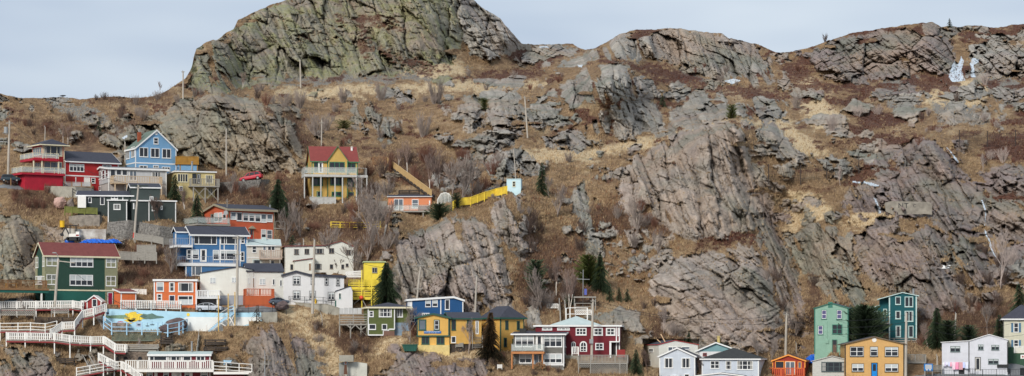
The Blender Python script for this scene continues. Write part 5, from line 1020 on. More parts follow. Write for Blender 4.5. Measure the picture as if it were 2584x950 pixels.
# 37 --- lower maroon and white house at the bottom
h = House('flat_roof_house', 'long maroon and white house with a railed veranda at the foot of the boardwalks', 'house', ZI, None, 22, 760, 690, 1000, 3, d=6)
W = h.W; h.body(MR, y1=6, z0=-3); p = [(0,h.H),(3,h.H+.45),(6,h.H)]; h.roof([(0,h.H),(3,h.H+.4),(6,h.H)], 0, W, 'x', oh=.15, side=.3, m=MINT, fw=.3)
for r,cc,sp in (((30,700,245,770),2,[.24]),((250,703,425,770),3,[.2,.62]),((430,703,535,770),1,None),((590,702,700,772),2,None)): h.win(r,cc,1,split=sp,cas=.16)
h.corners(TRIM,[.05,W-.05]); zf = h.loc(300,862).z; mb = MB(); mb.box((-3.5,-1.6,zf-.45),(W+.6,0,zf)); mb.build('veranda', WHITE, h.root)
mb = MB(); rail_mesh(mb,[Vector((-3.4,-1.5,zf)),Vector((W+.5,-1.5,zf))],1.35,'picket',sp=.32,bw=.15); mb.build('railing', WHITE, h.root)
q = h.loc(1265,905,'F',1.8); mb = MB(); mb.box((W+.61,-1.6,zf-.8),(q.x,2,zf-.4)); mb.build('side_deck', WHITE, h.root); mb = MB(); rail_mesh(mb,[Vector((W+.6,-1.5,zf-.1)),Vector((q.x-.1,-1.5,zf-.5)),Vector((q.x-.1,1.9,zf-.5))],1.25,'rail'); mb.build('side_railing', WHITE, h.root)
for r,cc in (((0,890,72,960),1),((200,890,265,960),1),((455,893,520,960),1),((645,900,735,960),1)): h.win(r,cc,2,cas=.1,blind=.4)
d_ = h.door((300,890,415,1010),WHITE,glass=None)
for x in (330,382): c = h.loc(x,930); mb = MB(); mb.tube([(c.x,-.05,c.z),(c.x,-.07,c.z)],.17,12); o = mb.build('oval_pane', GLASS, d_); o.matrix_local = d_.matrix_local.inverted() @ Matrix.Translation((c.x,-.06,c.z)) @ Matrix.Diagonal((1,1,2.2,1)) @ Matrix.Translation((-c.x,.06,-c.z))
for x in (160,425,580): a = h.loc(x,895); mb = MB(); mb.box((a.x-.9,-.04,-2.8),(a.x-.4,-.003,zf-.5)); mb.build('white_panel', WHITE, h.root)
h.body(MR, W+.6, q.x-1.5, -.5, 3, z0=-3, z1=zf-.85, name='lower_wall'); h.stack(540,640,METAL,.14,1.3,yl=2)
for (u0, u1, v0, v1, Yp) in PADS:
    m = (U > u0-3) & (U < u1+3) & (V > v0-2) & (V < v1)
    D[m] = np.maximum(D[m], Yp)
X3 = (U-UC)/FPX*D; Z3 = CZ + (VH-V)/FPX*D
# the hill runs on behind the skyline and down to the harbour in front
back = 14; e = np.arange(1, back+1)[:,None]
Db = D[-1:,:] + e*14.0; Xb = np.repeat(X3[-1:,:], back, 0)*(1+0*e); Zb = Z3[-1:,:] - (e**1.5)*1.6 - 0.6
XX = np.concatenate([X3, Xb]); YY = np.concatenate([D, Db]); ZZ = np.concatenate([Z3, Zb])
co = np.stack([XX, YY, ZZ], -1).reshape(-1, 3).astype(np.float32)
nr, nc = XX.shape
def grid_mesh(name, co, nr, nc):
    me = bpy.data.meshes.new(name); me.vertices.add(nr*nc); me.vertices.foreach_set('co', co.ravel())
    i = np.arange(nr-1)[:,None]*nc + np.arange(nc-1)[None,:]
    q = np.stack([i, i+1, i+nc+1, i+nc], -1).reshape(-1, 4).astype(np.int32)
    me.loops.add(q.size); me.loops.foreach_set('vertex_index', q.ravel())
    me.polygons.add(len(q)); me.polygons.foreach_set('loop_start', np.arange(0, q.size, 4, dtype=np.int32))
    me.update(); return me
hill_me = grid_mesh('hillside', co, nr, nc)
def pad(a): return np.concatenate([a, np.repeat(a[-1:,:], back, 0)])
def attr(me, nm, ch):
    a = me.color_attributes.new(nm, 'FLOAT_COLOR', 'POINT')
    a.data.foreach_set('color', np.stack([pad(c) for c in ch], -1).reshape(-1).astype(np.float32))
attr(hill_me, 'cover', [rm, hm*(1-rm*(1-hmr)), bm_, pm])
isg = np.isin(rk, [1])*1.; isw = np.isin(rk, [2,5])*1.; ism = np.isin(rk, [3,4])*1.
pk = inpeak*1.
attr(hill_me, 'stone', [isg, isw, ism, np.clip(q1*.25+q2*.2+r3*.25+st1*.35, 0, 1)])
attr(hill_me, 'other', [sm_, pk, np.clip(bed, 0, 1), sstep(430, 300, V)*1.])
hill = bpy.data.objects.new('hillside', hill_me); COL.objects.link(hill); hill['kind'] = 'structure'
def hill_mat():
    m = bpy.data.materials.new('hillside'); m.use_nodes = True; n = m.node_tree; N = n.nodes.new; K = n.links.new
    b = n.nodes['Principled BSDF']; b.inputs['Roughness'].default_value = .9; b.inputs['Specular IOR Level'].default_value = .15
    t = N('ShaderNodeTexCoord')
    def noise(s, det=5, ro=.6, sc=(1,1,1)):
        mp = N('ShaderNodeMapping'); mp.inputs['Scale'].default_value = sc; K(t.outputs['Object'], mp.inputs[0])
        z = N('ShaderNodeTexNoise'); z.inputs['Scale'].default_value = s; z.inputs['Detail'].default_value = det; z.inputs['Roughness'].default_value = ro
        K(mp.outputs[0], z.inputs[0]); return z.outputs[0]
    def ramp(f, a, ca, b_, cb, *more):
        r = N('ShaderNodeValToRGB'); e = r.color_ramp.elements; e[0].position = a; e[0].color = (*ca,1); e[1].position = b_; e[1].color = (*cb,1)
        for p_, c_ in more: x = e.new(p_); x.color = (*c_,1)
        K(f, r.inputs[0]); return r.outputs[0]
    def mix(f, a, b_, mode='MIX'):
        x = N('ShaderNodeMixRGB'); x.blend_type = mode
        for s, v_ in zip(x.inputs, (f, a, b_)):
            if isinstance(v_, (int, float)): s.default_value = v_
            elif isinstance(v_, tuple): s.default_value = (*v_, 1)
            else: K(v_, s)
        return x.outputs[0]
    def at(nm):
        a = N('ShaderNodeAttribute'); a.attribute_name = nm; s = N('ShaderNodeSeparateColor'); K(a.outputs['Color'], s.inputs[0])
        return s.outputs[0], s.outputs[1], s.outputs[2], a.outputs['Alpha']
    rock_, heath_, brush_, pale_ = at('cover'); g_, w_, m_, blk = at('stone'); scr, pk_, bed_, far_ = at('other')
    n1 = noise(.12, 6); n2 = noise(.9, 6, .7); n3 = noise(3.5, 4, .7); n4 = noise(.05, 4)
    grey = ramp(blk, .1, S(106,103,98), .9, S(198,190,178))
    green = ramp(blk, .1, S(104,102,88), .9, S(172,166,144))
    warm = ramp(blk, .1, S(118,108,102), .9, S(216,200,186))
    mauve = ramp(blk, .1, S(88,79,78), .9, S(168,150,144))
    c = mix(g_, grey, green); c = mix(w_, c, warm); c = mix(m_, c, mauve)
    # quartz-grey, rust and mauve staining
    c = mix(ramp(n1, .42, (0,0,0), .62, (1,1,1)), c, mix(.45, c, S(136,138,130)))
    c = mix(ramp(n4, .5, (0,0,0), .6, (.35,.35,.35)), c, S(146,128,124))
    c = mix(ramp(noise(.033, 5), .46, (0,0,0), .6, (.5,.5,.5)), c, S(178,154,130))
    c = mix(ramp(noise(.055, 5, .6), .5, (0,0,0), .62, (.55,.55,.55)), c, S(118,124,110))
    c = mix(ramp(noise(.3, 5, .65, (1,1,.3)), .57, (0,0,0), .68, (.6,.6,.6)), c, S(84,80,78))
    lich = mix(ramp(noise(.16, 6, .7), .46, (0,0,0), .6, (1,1,1)), (0.,0.,0.), pk_)
    c = mix(mix(1., lich, (.62,.62,.62), 'MULTIPLY'), c, S(148,150,96))
    c = mix(ramp(n2, .35, (.5,.5,.5), .65, (0,0,0)), c, mix(.6, c, S(70,64,62)))
    c = mix(ramp(n3, .56, (0,0,0), .68, (.5,.5,.5)), c, S(178,172,162))
    c = mix(ramp(noise(.5, 7, .75, (1,1,.35)), .56, (0,0,0), .66, (.7,.7,.7)), c, S(72,66,66))
    # turf
    tn = noise(.35, 6, .7); tn2 = noise(1.6, 5, .7, (1,1,2.2)); 
    turf = ramp(tn, .32, S(104,85,66), .66, S(168,142,110), (.5, S(136,112,85)))
    turf = mix(ramp(tn2, .35, (.8,.8,.8), .6, (0,0,0)), turf, mix(.65, turf, S(84,62,44)))
    turf = mix(mix(1., pale_, ramp(tn2, .3, (.6,.6,.6), .55, (1,1,1)), 'MULTIPLY'), turf, S(198,178,144))
    turf = mix(ramp(noise(.22, 4), .6, (0,0,0), .7, (.35,.35,.35)), turf, S(104,98,62))
    brush = ramp(tn2, .35, S(72,58,48), .62, S(124,100,80), (.5, S(96,74,58)))
    turf = mix(brush_, turf, brush)
    scree = ramp(n3, .35, S(84,80,74), .62, S(150,145,136)); turf = mix(scr, turf, scree)
    heath = ramp(tn2, .33, S(58,44,38), .68, S(110,74,60), (.5, S(84,57,49)))
    heath = mix(ramp(n1, .5, (0,0,0), .6, (.6,.6,.6)), heath, S(92,66,52))
    turf = mix(heath_, turf, heath)
    c = mix(rock_, turf, c)
    K(c, b.inputs['Base Color'])
    bp = N('ShaderNodeBump'); bp.inputs['Strength'].default_value = 1; bp.inputs['Distance'].default_value = .35
    K(noise(2.2, 7, .75), bp.inputs['Height']); K(bp.outputs[0], b.inputs['Normal'])
    return m
HM = hill_mat(); hill_me.materials.append(HM)
# ---- sampling helpers for things that stand on the ground
_tan = None
def gv(u, v):
    """terrain depth where photo pixel (u, v) meets the ground"""
    j = int(np.clip(round((u-us[0])/STEP), 0, len(us)-1)); s = sky_v[j]
    i = int(np.searchsorted(-V[:,j], -v)); return float(D[min(i, NR-1), j])
def G(u, v, dy=0.0):
    Y = gv(u, v)+dy; return P(u, v, Y)
def drape(name, poly, m, off=.12, warp=1.0, thick=None):
    """a skin of snow, ice or paving lying on the ground inside the outline"""
    p = np.array(poly); lo = p.min(0)-25; hi = p.max(0)+25
    msk = (U > lo[0]) & (U < hi[0]) & (V > lo[1]) & (V < hi[1]); iu = np.where(msk); i0, i1 = iu[0].min(), iu[0].max(); j0, j1 = iu[1].min(), iu[1].max()
    d = sdist(poly, U[i0:i1+1,j0:j1+1]+wu[i0:i1+1,j0:j1+1]*warp, V[i0:i1+1,j0:j1+1]+wv_[i0:i1+1,j0:j1+1]*warp)
    Dd = D[i0:i1+1,j0:j1+1]-off-.25*sstep(0, 6, d)*(1 if warp else 0)
    if not warp: Dd = Dd
    sel = d > 0; idm = -np.ones(sel.shape, int); cells = sel[:-1,:-1] & sel[1:,:-1] & sel[:-1,1:] & sel[1:,1:]
    use = np.zeros(sel.shape, bool); ci = np.where(cells)
    for a in (0,1):
        for b in (0,1): use[ci[0]+a, ci[1]+b] = True
    k = np.where(use); idm[k] = np.arange(len(k[0])); Uu = U[i0:i1+1,j0:j1+1][k]; Vv = V[i0:i1+1,j0:j1+1][k]; Yy = Dd[k]
    vs = np.stack([(Uu-UC)/FPX*Yy, Yy, CZ+(VH-Vv)/FPX*Yy], -1)
    fs = [(int(idm[a,b]), int(idm[a,b+1]), int(idm[a+1,b+1]), int(idm[a+1,b])) for a, b in zip(*ci)]
    mb = MB(); mb.v = [tuple(x) for x in vs]; mb.f = fs
    return mb.build(name, m, None, True, False)
def gpre(u, v):
    j = int(np.clip(round((u-us[0])/STEP), 4, len(us)-5)); i = int(np.clip(np.searchsorted(-V[:,j], -v), 2, NR-3)); return float(np.median(D[i-2:i+3, j-4:j+5]))
# ---- harbour water and the land around, out to the horizon
mb = MB(); mb.box((-6000,-3000,-6),(6000,372,0)); wt = mb.build('harbour_water', mat('water', S(60,75,85), .12, .1, .05)); wt['kind'] = 'structure'
mb = MB(); n_ = 60
for i in range(n_):
    for j in range(n_): pass
lv = []
for j in range(13):
    for i in range(61):
        x = -4500+150*i; y = 700+400*j; z = -20+30*math.sin(x*.0013+j)+20*math.sin(x*.004+j*2)
        lv.append((x, y, z - (60 if j == 0 else 0)))
mb.v = lv; mb.f = [(j*61+i, j*61+i+1, (j+1)*61+i+1, (j+1)*61+i) for j in range(12) for i in range(60)]
ln = mb.build('ground', mat('far_ground', S(96,78,58), .9, .25, .02)); ln['kind'] = 'structure'
# ---------------------------------------------------------------- walls, roads, walks and yard things
def zp(zm, x, y): return zm[0]+x/zm[2], zm[1]+y/zm[2]
def zP(zm, x, y, Y): u, v = zp(zm, x, y); return P(u, v, Y)
def zG(zm, x, y, dy=-.2): u, v = zp(zm, x, y); return P(u, v, gpre(u, v)+dy)
def thing(name, label, cat, loc, rz=0, group=None): return tag(empty(name, loc, rz), label, cat, group)
ASPH = mat('asphalt', S(112,114,116), .9, .12, 1.2, bump=.01)
r = drape('road', [(545,776),(640,772),(700,762),(735,772),(700,786),(655,795),(545,792)], ASPH, .05, .3); r['kind'] = 'structure'
r = drape('lower_road', [(2250,952),(2400,938),(2500,925),(2640,908),(2680,990),(2250,990)], ASPH, .05, .2); r['kind'] = 'structure'
r = drape('upper_road', [(-60,466),(150,470),(250,478),(240,486),(140,480),(-60,476)], ASPH, .05, .3); r['kind'] = 'structure'
def wallrun(name, label, cat, top, bot, m, th=.4, group=None, Y=None, cap=None):
    """upright wall whose top and bottom edges are seen through the given pixel lists"""
    Ys = Y or [gpre(*b)-.6 for b in bot]; root = thing(name, label, cat, P(*bot[0], Ys[0])); o = P(*bot[0], Ys[0])
    mb = MB(); n = len(top); vs = []
    for t, b, y in zip(top, bot, Ys):
        for (q, dz) in ((t, 0), (b, -.6)):
            p_ = P(*q, y)-o; p_.z += dz; vs += [p_, p_+Vector((0,th,0))]
    fs = []
    for i in range(n-1):
        a = 4*i; fs += [(a,a+4,a+6,a+2),(a+1,a+3,a+7,a+5),(a,a+1,a+5,a+4),(a+2,a+6,a+7,a+3)]
    fs += [(0,2,3,1),(4*n-4,4*n-3,4*n-1,4*n-2)]; mb.add(vs, fs); mb.build('wall_face', m, root)
    if cap:
        mb = MB()
        for i in range(n-1): a = vs[4*i]; b = vs[4*i+4]; mb.bar(a+Vector((0,th/2,.05)), b+Vector((0,th/2,.05)), th+.1, .1)
        mb.build('coping', cap, root)
    return root
# mural wall under the orange house
MB1 = mat('mural_sky_blue', S(172,212,230), .8, .1, .6); MB2 = mat('mural_white', S(222,226,224), .8, .08, .6); MYE = mat('mural_yellow', S(236,204,74), .8, .15, 1.5); MGR = mat('mural_green', S(124,150,122), .8, .25, 1.5); MDG = mat('mural_grey_green', S(100,128,120), .8, .2, 1.5); MDK = mat('mural_dark', S(70,80,92), .8, .2, 2.)
top = [(264,779.5),(370,783.5),(470,787.5),(560,790),(650,789),(664,789)]; bot = [(264,812),(370,832),(470,838),(560,838),(650,812),(664,806)]
MY = [403.0]*6
mw = wallrun('mural_wall', 'long retaining wall with a painted harbour mural of boats and yellow sunlight', 'mural wall', top, bot, MB1, .5, Y=MY); mo = P(264,812,403.0)
def mpatch(pts, m, layer=1, name='painted_shape'):
    pp = [P(u, v, 403.0)-mo for u, v in pts]; mb = MB(); mb.prism([(q.x, q.z) for q in pp], -.012*layer, -.012*layer+.008); o = mb.build(name, m, mw); return o
def blob(cu, cv, ru, rv, seed, n=34, j=.35):
    r_ = random.Random(seed); ph = [r_.uniform(0,6.28) for _ in range(4)]
    return [(cu+ru*math.cos(t)*(1+j*.5*math.sin(3*t+ph[0])+j*.4*math.sin(7*t+ph[1])+j*.25*math.sin(13*t+ph[2])), cv+rv*math.sin(t)*(1+j*.5*math.sin(3*t+ph[0])+j*.4*math.sin(7*t+ph[1])+j*.25*math.sin(13*t+ph[2]))) for t in [6.2832*i/n for i in range(n)]]
mpatch([(470,800),(560,801),(662,800),(662,806),(648,812),(560,838),(440,838),(452,812)], MB2, 1)
mpatch([(266,797),(320,795),(370,801),(372,806),(330,806),(266,803)], MGR, 2); mpatch(blob(341,800,27,11,4), MYE, 3); mpatch(blob(330,811,14,5,9), MYE, 3)
mpatch([(352,799),(362,792),(372,794),(384,791),(396,797),(412,799),(414,802),(396,804),(380,806),(362,804)], MDG, 4); mpatch(blob(304,814,9,3,2,16,.1), mat('mural_red',S(186,60,70),.8), 3)
mpatch(blob(475,794.5,4,4.2,2,16,.02), MYE, 3); mpatch([(343,815),(351,811.5),(359,815),(359,826),(343,826)], mat('mural_house',S(172,188,206),.8), 4); mpatch([(347,818),(354,818),(354,822),(347,822)], MDK, 5)
for (a,b,w_) in ((322,802,6),(338,804,5),(332,813,6),(352,809,4),(384,819,6),(410,822,7),(372,822,5),(300,820,5)): mpatch([(a-w_,b),(a+w_,b),(a+w_*.7,b+1.8),(a-w_*.7,b+1.8)], MDK, 5, 'painted_boat'); mpatch([(a-.25,b-9),(a+.25,b-9),(a+.25,b),(a-.25,b)], MDK, 5, 'painted_mast')
mpatch(blob(272,791,3,3,5,14,.05), MDK, 3)
# other masonry
GAB = mat('gabion_stone', S(150,146,140), .95, .4, 3.5, bump=.25, col2=S(70,68,64)); OLDW = mat('dark_masonry', S(88,82,74), .95, .35, 2.5, bump=.15, col2=S(44,42,40))
wallrun('gabion_wall', 'long grey gabion stone wall stepping below the slate green bungalow', 'gabion wall', [zp(ZC,*q) for q in ((575,480),(830,455),(960,475),(1200,520),(1440,560))], [zp(ZC,*q) for q in ((555,600),(760,690),(900,640),(1200,680),(1420,720))], GAB, 1.5)
wallrun('gabion_wall', 'rubble stone retaining wall under the red sport utility vehicle', 'gabion wall', [zp(ZX,*q) for q in ((690,240),(890,228),(1100,210),(1180,210))], [zp(ZX,*q) for q in ((700,300),(850,330),(1060,290),(1180,240))], GAB, 1.)
BURN = mat('whitewashed_ruin', S(206,204,196), .9, .25, .6, col2=S(126,112,98))
wallrun('ruined_wall', 'whitewashed ruined wall with soot stain behind the small excavator', 'wall', [zp(ZC,*q) for q in ((50,560),(95,552),(240,562),(556,562))], [zp(ZC,*q) for q in ((40,690),(95,690),(240,700),(556,680))], BURN, .4)
wallrun('concrete_wall', 'stepped pale concrete wall beneath the red house guard rail', 'retaining wall', [zp(ZA,*q) for q in ((530,805),(720,808),(900,812),(1095,830))], [zp(ZA,*q) for q in ((540,860),(720,930),(930,945),(1095,870))], CONC, .4)
wallrun('concrete_wall', 'curved concrete wall below the bright white two-storey house', 'retaining wall', [zp(ZU,*q) for q in ((95,238),(330,258),(480,262),(595,300))], [zp(ZU,*q) for q in ((95,262),(340,280),(480,345),(592,352))], CONC, .5, cap=CONC)
wallrun('concrete_wall', 'low concrete ledge beside the small bare spruce at the end of the mural', 'retaining wall', [zp(ZI,*q) for q in ((1368,184),(1560,180))], [zp(ZI,*q) for q in ((1375,290),(1560,300))], CONC, .5)
wallrun('stone_outcrop_wall', 'rough stone terrace wall below the pink boulder, left of the gabions', 'wall', [zp(ZC,*q) for q in ((110,410),(250,392),(480,392),(510,420))], [zp(ZC,*q) for q in ((115,460),(250,500),(480,500),(510,450))], mat('rough_stone',S(140,132,122),.95,.3,1.2,bump=.2), .6)
# culvert
cv = wallrun('culvert', 'white concrete culvert block with a rusty outfall pipe at the foot of the gully', 'culvert', [(855,916),(868,914),(900,914),(926,918)], [(856,944),(870,944),(900,944),(926,944)], CONCW, 1.2)
cq = P(873,916,gpre(873,944)-.7)-Vector(cv.location); mb = MB(); mb.tube([cq+Vector((0,1,.1)),cq+Vector((0,-.9,0))],.27,14); mb.build('pipe', mat('pipe_blue',S(120,150,176),.6), cv); mb = MB(); mb.tube([cq+Vector((0,-.85,0)),cq+Vector((0,-.92,0))],.22,14); mb.build('pipe_mouth', mat('rust_brown',S(96,66,52),.9), cv)
mb = MB(); mb.prism([(cq.x-.18,cq.z-.3),(cq.x+.15,cq.z-.3),(cq.x+.3,cq.z-1.8),(cq.x-.3,cq.z-1.8)],-.03,-.005); mb.build('rust_stain', _M['rust_brown'], cv); mb = MB(); mb.box((0,-.3,1.9),(2.2,1,2.9)); mb.build('upper_block', CONC, cv)
# stone cellar wall with arched niches
cw = wallrun('stone_wall', 'old rubble wall with three dark arched niches left of the veranda house', 'stone wall', [zp(ZH,*q) for q in ((450,665),(560,658),(900,655),(960,665))], [zp(ZH,*q) for q in ((440,760),(560,790),(900,800),(960,800))], mat('rubble_stone',S(138,124,110),.95,.4,3.,bump=.15,col2=S(74,66,60)), .8, Y=[gpre(300,905)-.6]*4)
co_ = Vector(cw.location)
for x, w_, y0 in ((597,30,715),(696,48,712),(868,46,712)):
    c = zP(ZH,x,760,co_.y)-co_; a = w_/2/4.736*co_.y/FPX; t = zP(ZH,x,y0,co_.y).z-co_.z; mb = MB(); mb.prism([(c.x-a,c.z),(c.x+a,c.z)]+[(c.x+a*math.cos(math.pi*i/10), t-a+a*math.sin(math.pi*i/10)) for i in range(11)],-.06,-.004); mb.build('niche_shade_plate', mat('niche_shade',S(34,36,40),.9), cw)  # flat dark plates on the wall; the shade inside each niche is their colour
# crib walls of old timber
def crib(label, zm, x0, y0, x1, y1, n, m=DARKW, name='timber_crib'):
    u, v = zp(zm,(x0+x1)/2,y1); Y = gpre(u,v)-.8; a = zP(zm,x0,y1,Y); b = zP(zm,x1,y0,Y); r_ = thing(name, label, 'timber crib', a); W_ = b.x-a.x; H_ = b.z-a.z; mb = MB(); q = random.Random(int(x0))
    for i in range(n): z = H_*(i+.5)/n; mb.bar((-.1+q.uniform(-.2,.2),q.uniform(-.05,.1),z),(W_+q.uniform(-.3,.3),q.uniform(-.05,.1),z+q.uniform(-.08,.08)),.3,H_/n*.72)
    mb.build('log', m, r_); mb = MB(); k = max(2,int(W_/2))
    for i in range(k+1): mb.bar((W_*i/k,.3,-.4),(W_*i/k,.3,H_),.22,.22)
    mb.build('upright', m, r_); return r_
crib('dark old timber crib in the dry grass above the lowest walkway', ZF, 668,728,885,790,3); crib('black stacked timber wall right of the green lattice panel', ZH, 1118,455,1245,560,4)
crib('long weathered timber retaining wall under the lattice panel', ZH, 690,560,1080,650,4, GREYW); crib('upper old plank terrace right of the ladder stairs', ZI, 700,505,935,575,3); crib('lower old plank terrace right of the ladder stairs', ZI, 690,590,960,640,3)
crib('stacked old timbers behind the peach orange cabin', ZL, 255,378,445,430,4); crib('dark timber terrace under the top boardwalk', ZF, 420,240,900,300,4)
# lattice panels
def lpanel(label, zm, x0, y0, x1, y1, m=LAT, dy=-.9, s=.3):
    u, v = zp(zm,(x0+x1)/2,y1); Y = gpre(u,v)+dy; a = zP(zm,x0,y1,Y); b = zP(zm,x1,y0,Y); r_ = thing('lattice_panel', label, 'lattice', a, 0, 'lattice panels'); mb = MB(); lattice(mb, 0, b.x-a.x, 0, 0, b.z-a.z, s, .07); mb.build('lattice', m, r_)
    mb = MB(); W_, H_ = b.x-a.x, b.z-a.z
    for q in (((0,0,0),(W_,0,0)),((0,0,H_),(W_,0,H_)),((0,0,-.8),(0,0,H_)),((W_,0,-.8),(W_,0,H_))): mb.bar(*q,.12,.12)
    mb.build('frame', m, r_); return r_
GLAT = mat('green_grey_lattice', S(112,124,110), .9, .25, 1.5)
lpanel('long green grey lattice panel below the pale blue railing', ZH, 535,430,1115,522, GLAT); lpanel('grey lattice skirt under the left end of the top boardwalk', ZF, 0,150,410,215, LAT, -2.6); lpanel('grey lattice skirt under the right part of the top boardwalk', ZF, 615,140,820,190, LAT, -2.6)
lpanel('small white lattice panel beside the bare thicket above the maroon house', ZY, 460,795,590,840, WHITE); lpanel('white lattice panel under the pergola', ZPp, 385,420,512,455, WHITE)
# ---- boardwalk of white pickets
RDB = mat('dark_red_board', S(132,50,52), .75, .12, 1.5)
def boardwalk(label, zm, pts, dy=-2.0, hr=1.12, style='picket', legs=2.2, w_=1.5, board=RDB, m=WHITE, Yc=None, sp=.3, bw=.16):
    pp = []
    for q in pts:
        u, v = zp(zm, *q[:2]); pp.append(P(u, v, (Yc if Yc else gpre(u, v)+dy)+(q[2] if len(q) > 2 else 0)))
    o = Vector(pp[0]); r_ = thing('boardwalk', label, 'boardwalk', o, 0, 'white boardwalks and stairs'); q = [p-o for p in pp]
    mb = MB(); rail_mesh(mb, q, hr, style, sp, bw); mb.build('railing', m, r_)
    B = Vector((0,w_,0)); mb = MB()
    if style == 'picket': rail_mesh(mb, [p+B for p in q], hr, 'rail', sp, bw); mb.build('back_railing', m, r_)
    mb = MB()
    for a, b in zip(q, q[1:]):
        st = abs(b.z-a.z) > .25*(b-a).length
        if not st: mb.bar(a+B*.5-Vector((0,0,.1)), b+B*.5-Vector((0,0,.1)), w_, .1)
        else:
            n = max(2, int(abs(b.z-a.z)/.2))
            for i in range(n): c = a+(b-a)*((i+.5)/n); mb.box((c.x-.18,c.y+.05,c.z-.06),(c.x+.18,c.y+w_-.05,c.z))
    mb.build('tread', GREYW, r_); mb = MB()
    for a, b in zip(q, q[1:]): mb.bar(a-Vector((0,-.04,.24)), b-Vector((0,-.04,.24)), .06, .3)
    mb.build('fascia_board', board, r_)
    for a, b in zip(q, q[1:]):
        n = max(1, round((b-a).length/3.4))
        for i in range(n):
            c = a+(b-a)*(i/n); mb = MB(); mb.bar(c-Vector((0,-.1,legs)), c+Vector((0,.1,hr+.1)), .17, .17); mb.build('post', m, r_)
    return r_
boardwalk('top white picket walkway in front of the green house, ending at the red shed', ZF, ((0,140),(200,138),(430,136),(870,130),(975,145)), -2.6)
boardwalk('white picket stairs zigzagging down from the road beside the mural', ZF, ((1255,165),(1120,215),(985,245),(890,380),(738,388),(600,480)), -3.4, legs=1.6)
boardwalk('white two-rail walkway at the left edge between the top and lower picket walkways', ZF, ((0,400),(215,398),(365,395),(540,405),(680,372)), -2.0, style='rail')
boardwalk('long lower white picket walkway with a red board, crossing above the pale boulders', ZF, ((75,512),(300,515),(650,520),(835,545),(1080,560),(1235,558),(1370,648),(1500,655)), -2.8, legs=2.4)
boardwalk('bottom white railed ramp rising to the stone wall with niches', ZH, ((110,935),(430,878),(560,860),(640,858)), -2.4, style='rail', legs=1.8)
boardwalk('short white stair flight left of the stone wall with niches', ZH, ((370,760),(480,820),(590,870)), -1.6, legs=1.5)
boardwalk('white picket stairs descending to the lower left of the veranda house', ZH, ((640,858),(700,890),(880,1010)), -3.0, legs=2)
boardwalk('grey white ladder stairs climbing from the veranda house roof', ZI, ((600,650),(615,560),(625,450)), -1.0, style='pipe', hr=.7, w_=1.2, legs=.5, m=GREYW, board=GREYW)
BLP = mat('pale_blue_paint', S(160,198,222), .7, .1, 1.5)
boardwalk('pale blue stair flight leaning on the mural wall', ZI, ((715,420),(860,290),(1040,175)), 0, style='pipe', legs=.3, w_=.9, Yc=401.6, m=WHITE, board=BLP)
# loose planks leaning on the slope
for i,(a,b) in enumerate((((180,690),(265,850)),((245,755),(320,925)),((260,700),(365,880)))):
    p0, p1 = zG(ZH,*a,-.6), zG(ZH,*b,-1.2); mb = MB(); mb.bar(Vector((0,0,0)),p1-p0,.16,.08); o = mb.build('loose_plank', GREYW); o.location = p0; tag(o, 'grey loose plank lying on the slope beside the bottom ramp', 'plank', 'loose planks')
t_ = thing('stair_platform', 'pale blue stair landing on tall yellow timber poles by the mural', 'platform', zP(ZI,1000,200,401.6)); o = Vector(t_.location); mb = MB(); a = zP(ZI,975,190,401.6)-o; b = zP(ZI,1050,190,401.6)-o; mb.box((a.x,0,a.z-.15),(b.x,1.2,a.z)); mb.build('landing', BLP, t_)
mb = MB(); rail_mesh(mb,[a,b,b+Vector((0,1.2,0))],1.05,'rail'); mb.bar(a+Vector((0,.1,0)),b+Vector((0,.1,1)),.07,.07); mb.build('railing', BLP, t_)
for x,y0,y1 in ((858,-20,440),(975,-40,380),(1055,-60,370)): mb = MB(); mb.bar(zP(ZI,x,y0,401.5)-o, zP(ZI,x,y1,401.5)-o-Vector((0,0,.4)),.13,.13); mb.build('pole', mat('ochre_pole',S(206,170,92),.8), t_)
mb = MB(); mb.bar(zP(ZI,980,215,401.7)-o,zP(ZI,1050,345,401.7)-o,.12,.12); mb.bar(zP(ZI,1045,215,401.8)-o,zP(ZI,975,355,401.8)-o,.12,.12); mb.bar(zP(ZI,865,290,401.8)-o,zP(ZI,970,370,401.8)-o,.12,.12); mb.build('brace', WHITE, t_)
# ---- fences and railings
def zf(zm, pts, dy=-.8, Y=None):
    r_ = []
    for q in pts: u, v = zp(zm, *q); r_.append(P(u, v, Y if Y else gpre(u, v)+dy))
    return r_
fence('road_railing', 'black pipe railing along the top of the mural wall', 'railing', zf(ZG,((0,855),(250,862),(670,880),(1010,890),(1480,886)),0,403.2), 1.15, 'pipe', IRON)
fence('road_railing', 'black pipe railing by the grey hatchback parking spot', 'railing', zf(ZJ,((0,938),(250,938),(580,935)),-1.4), 1.1, 'pipe', IRON)
fence('road_railing', 'black pipe railing in front of the bright white house', 'railing', zf(ZJ,((612,835),(800,842),(1020,848),(1120,868),(1375,884)),-1.6), 1.15, 'pipe', IRON)
fence('picket_fence', 'low white picket fence in front of the orange garage and box house', 'fence', zf(ZG,((118,852),(480,856),(838,862)),0,gpre(370,782)-1.2), 1.35, 'picket', WHITE, sp=.28, bw=.17)
fence('timber_railing', 'pale blue and white two-rail railing below the harbour mural', 'railing', zf(ZH,((435,345),(530,415),(890,418),(1080,420),(1200,440),(1335,415),(1430,380)),-2.0), 1.5, 'rail', BLP, postm=BLP)
fence('board_fence', 'grey weathered board fence running down to the ocean blue house', 'fence', zf(ZC,((905,690),(1100,715),(1240,745),(1395,760)),-1.6), 1.1, 'board', GREYW)
fence('board_fence', 'short grey board fence above the terrace of the lower board fence', 'fence', zf(ZC,((930,840),(1150,838)),-2.2), 1.2, 'board', GREYW)
fence('board_fence', 'lower grey board fence on the slope between green and blue houses', 'fence', zf(ZC,((700,925),(880,935),(1160,940)),-3.0), 1.35, 'board', GREYW)
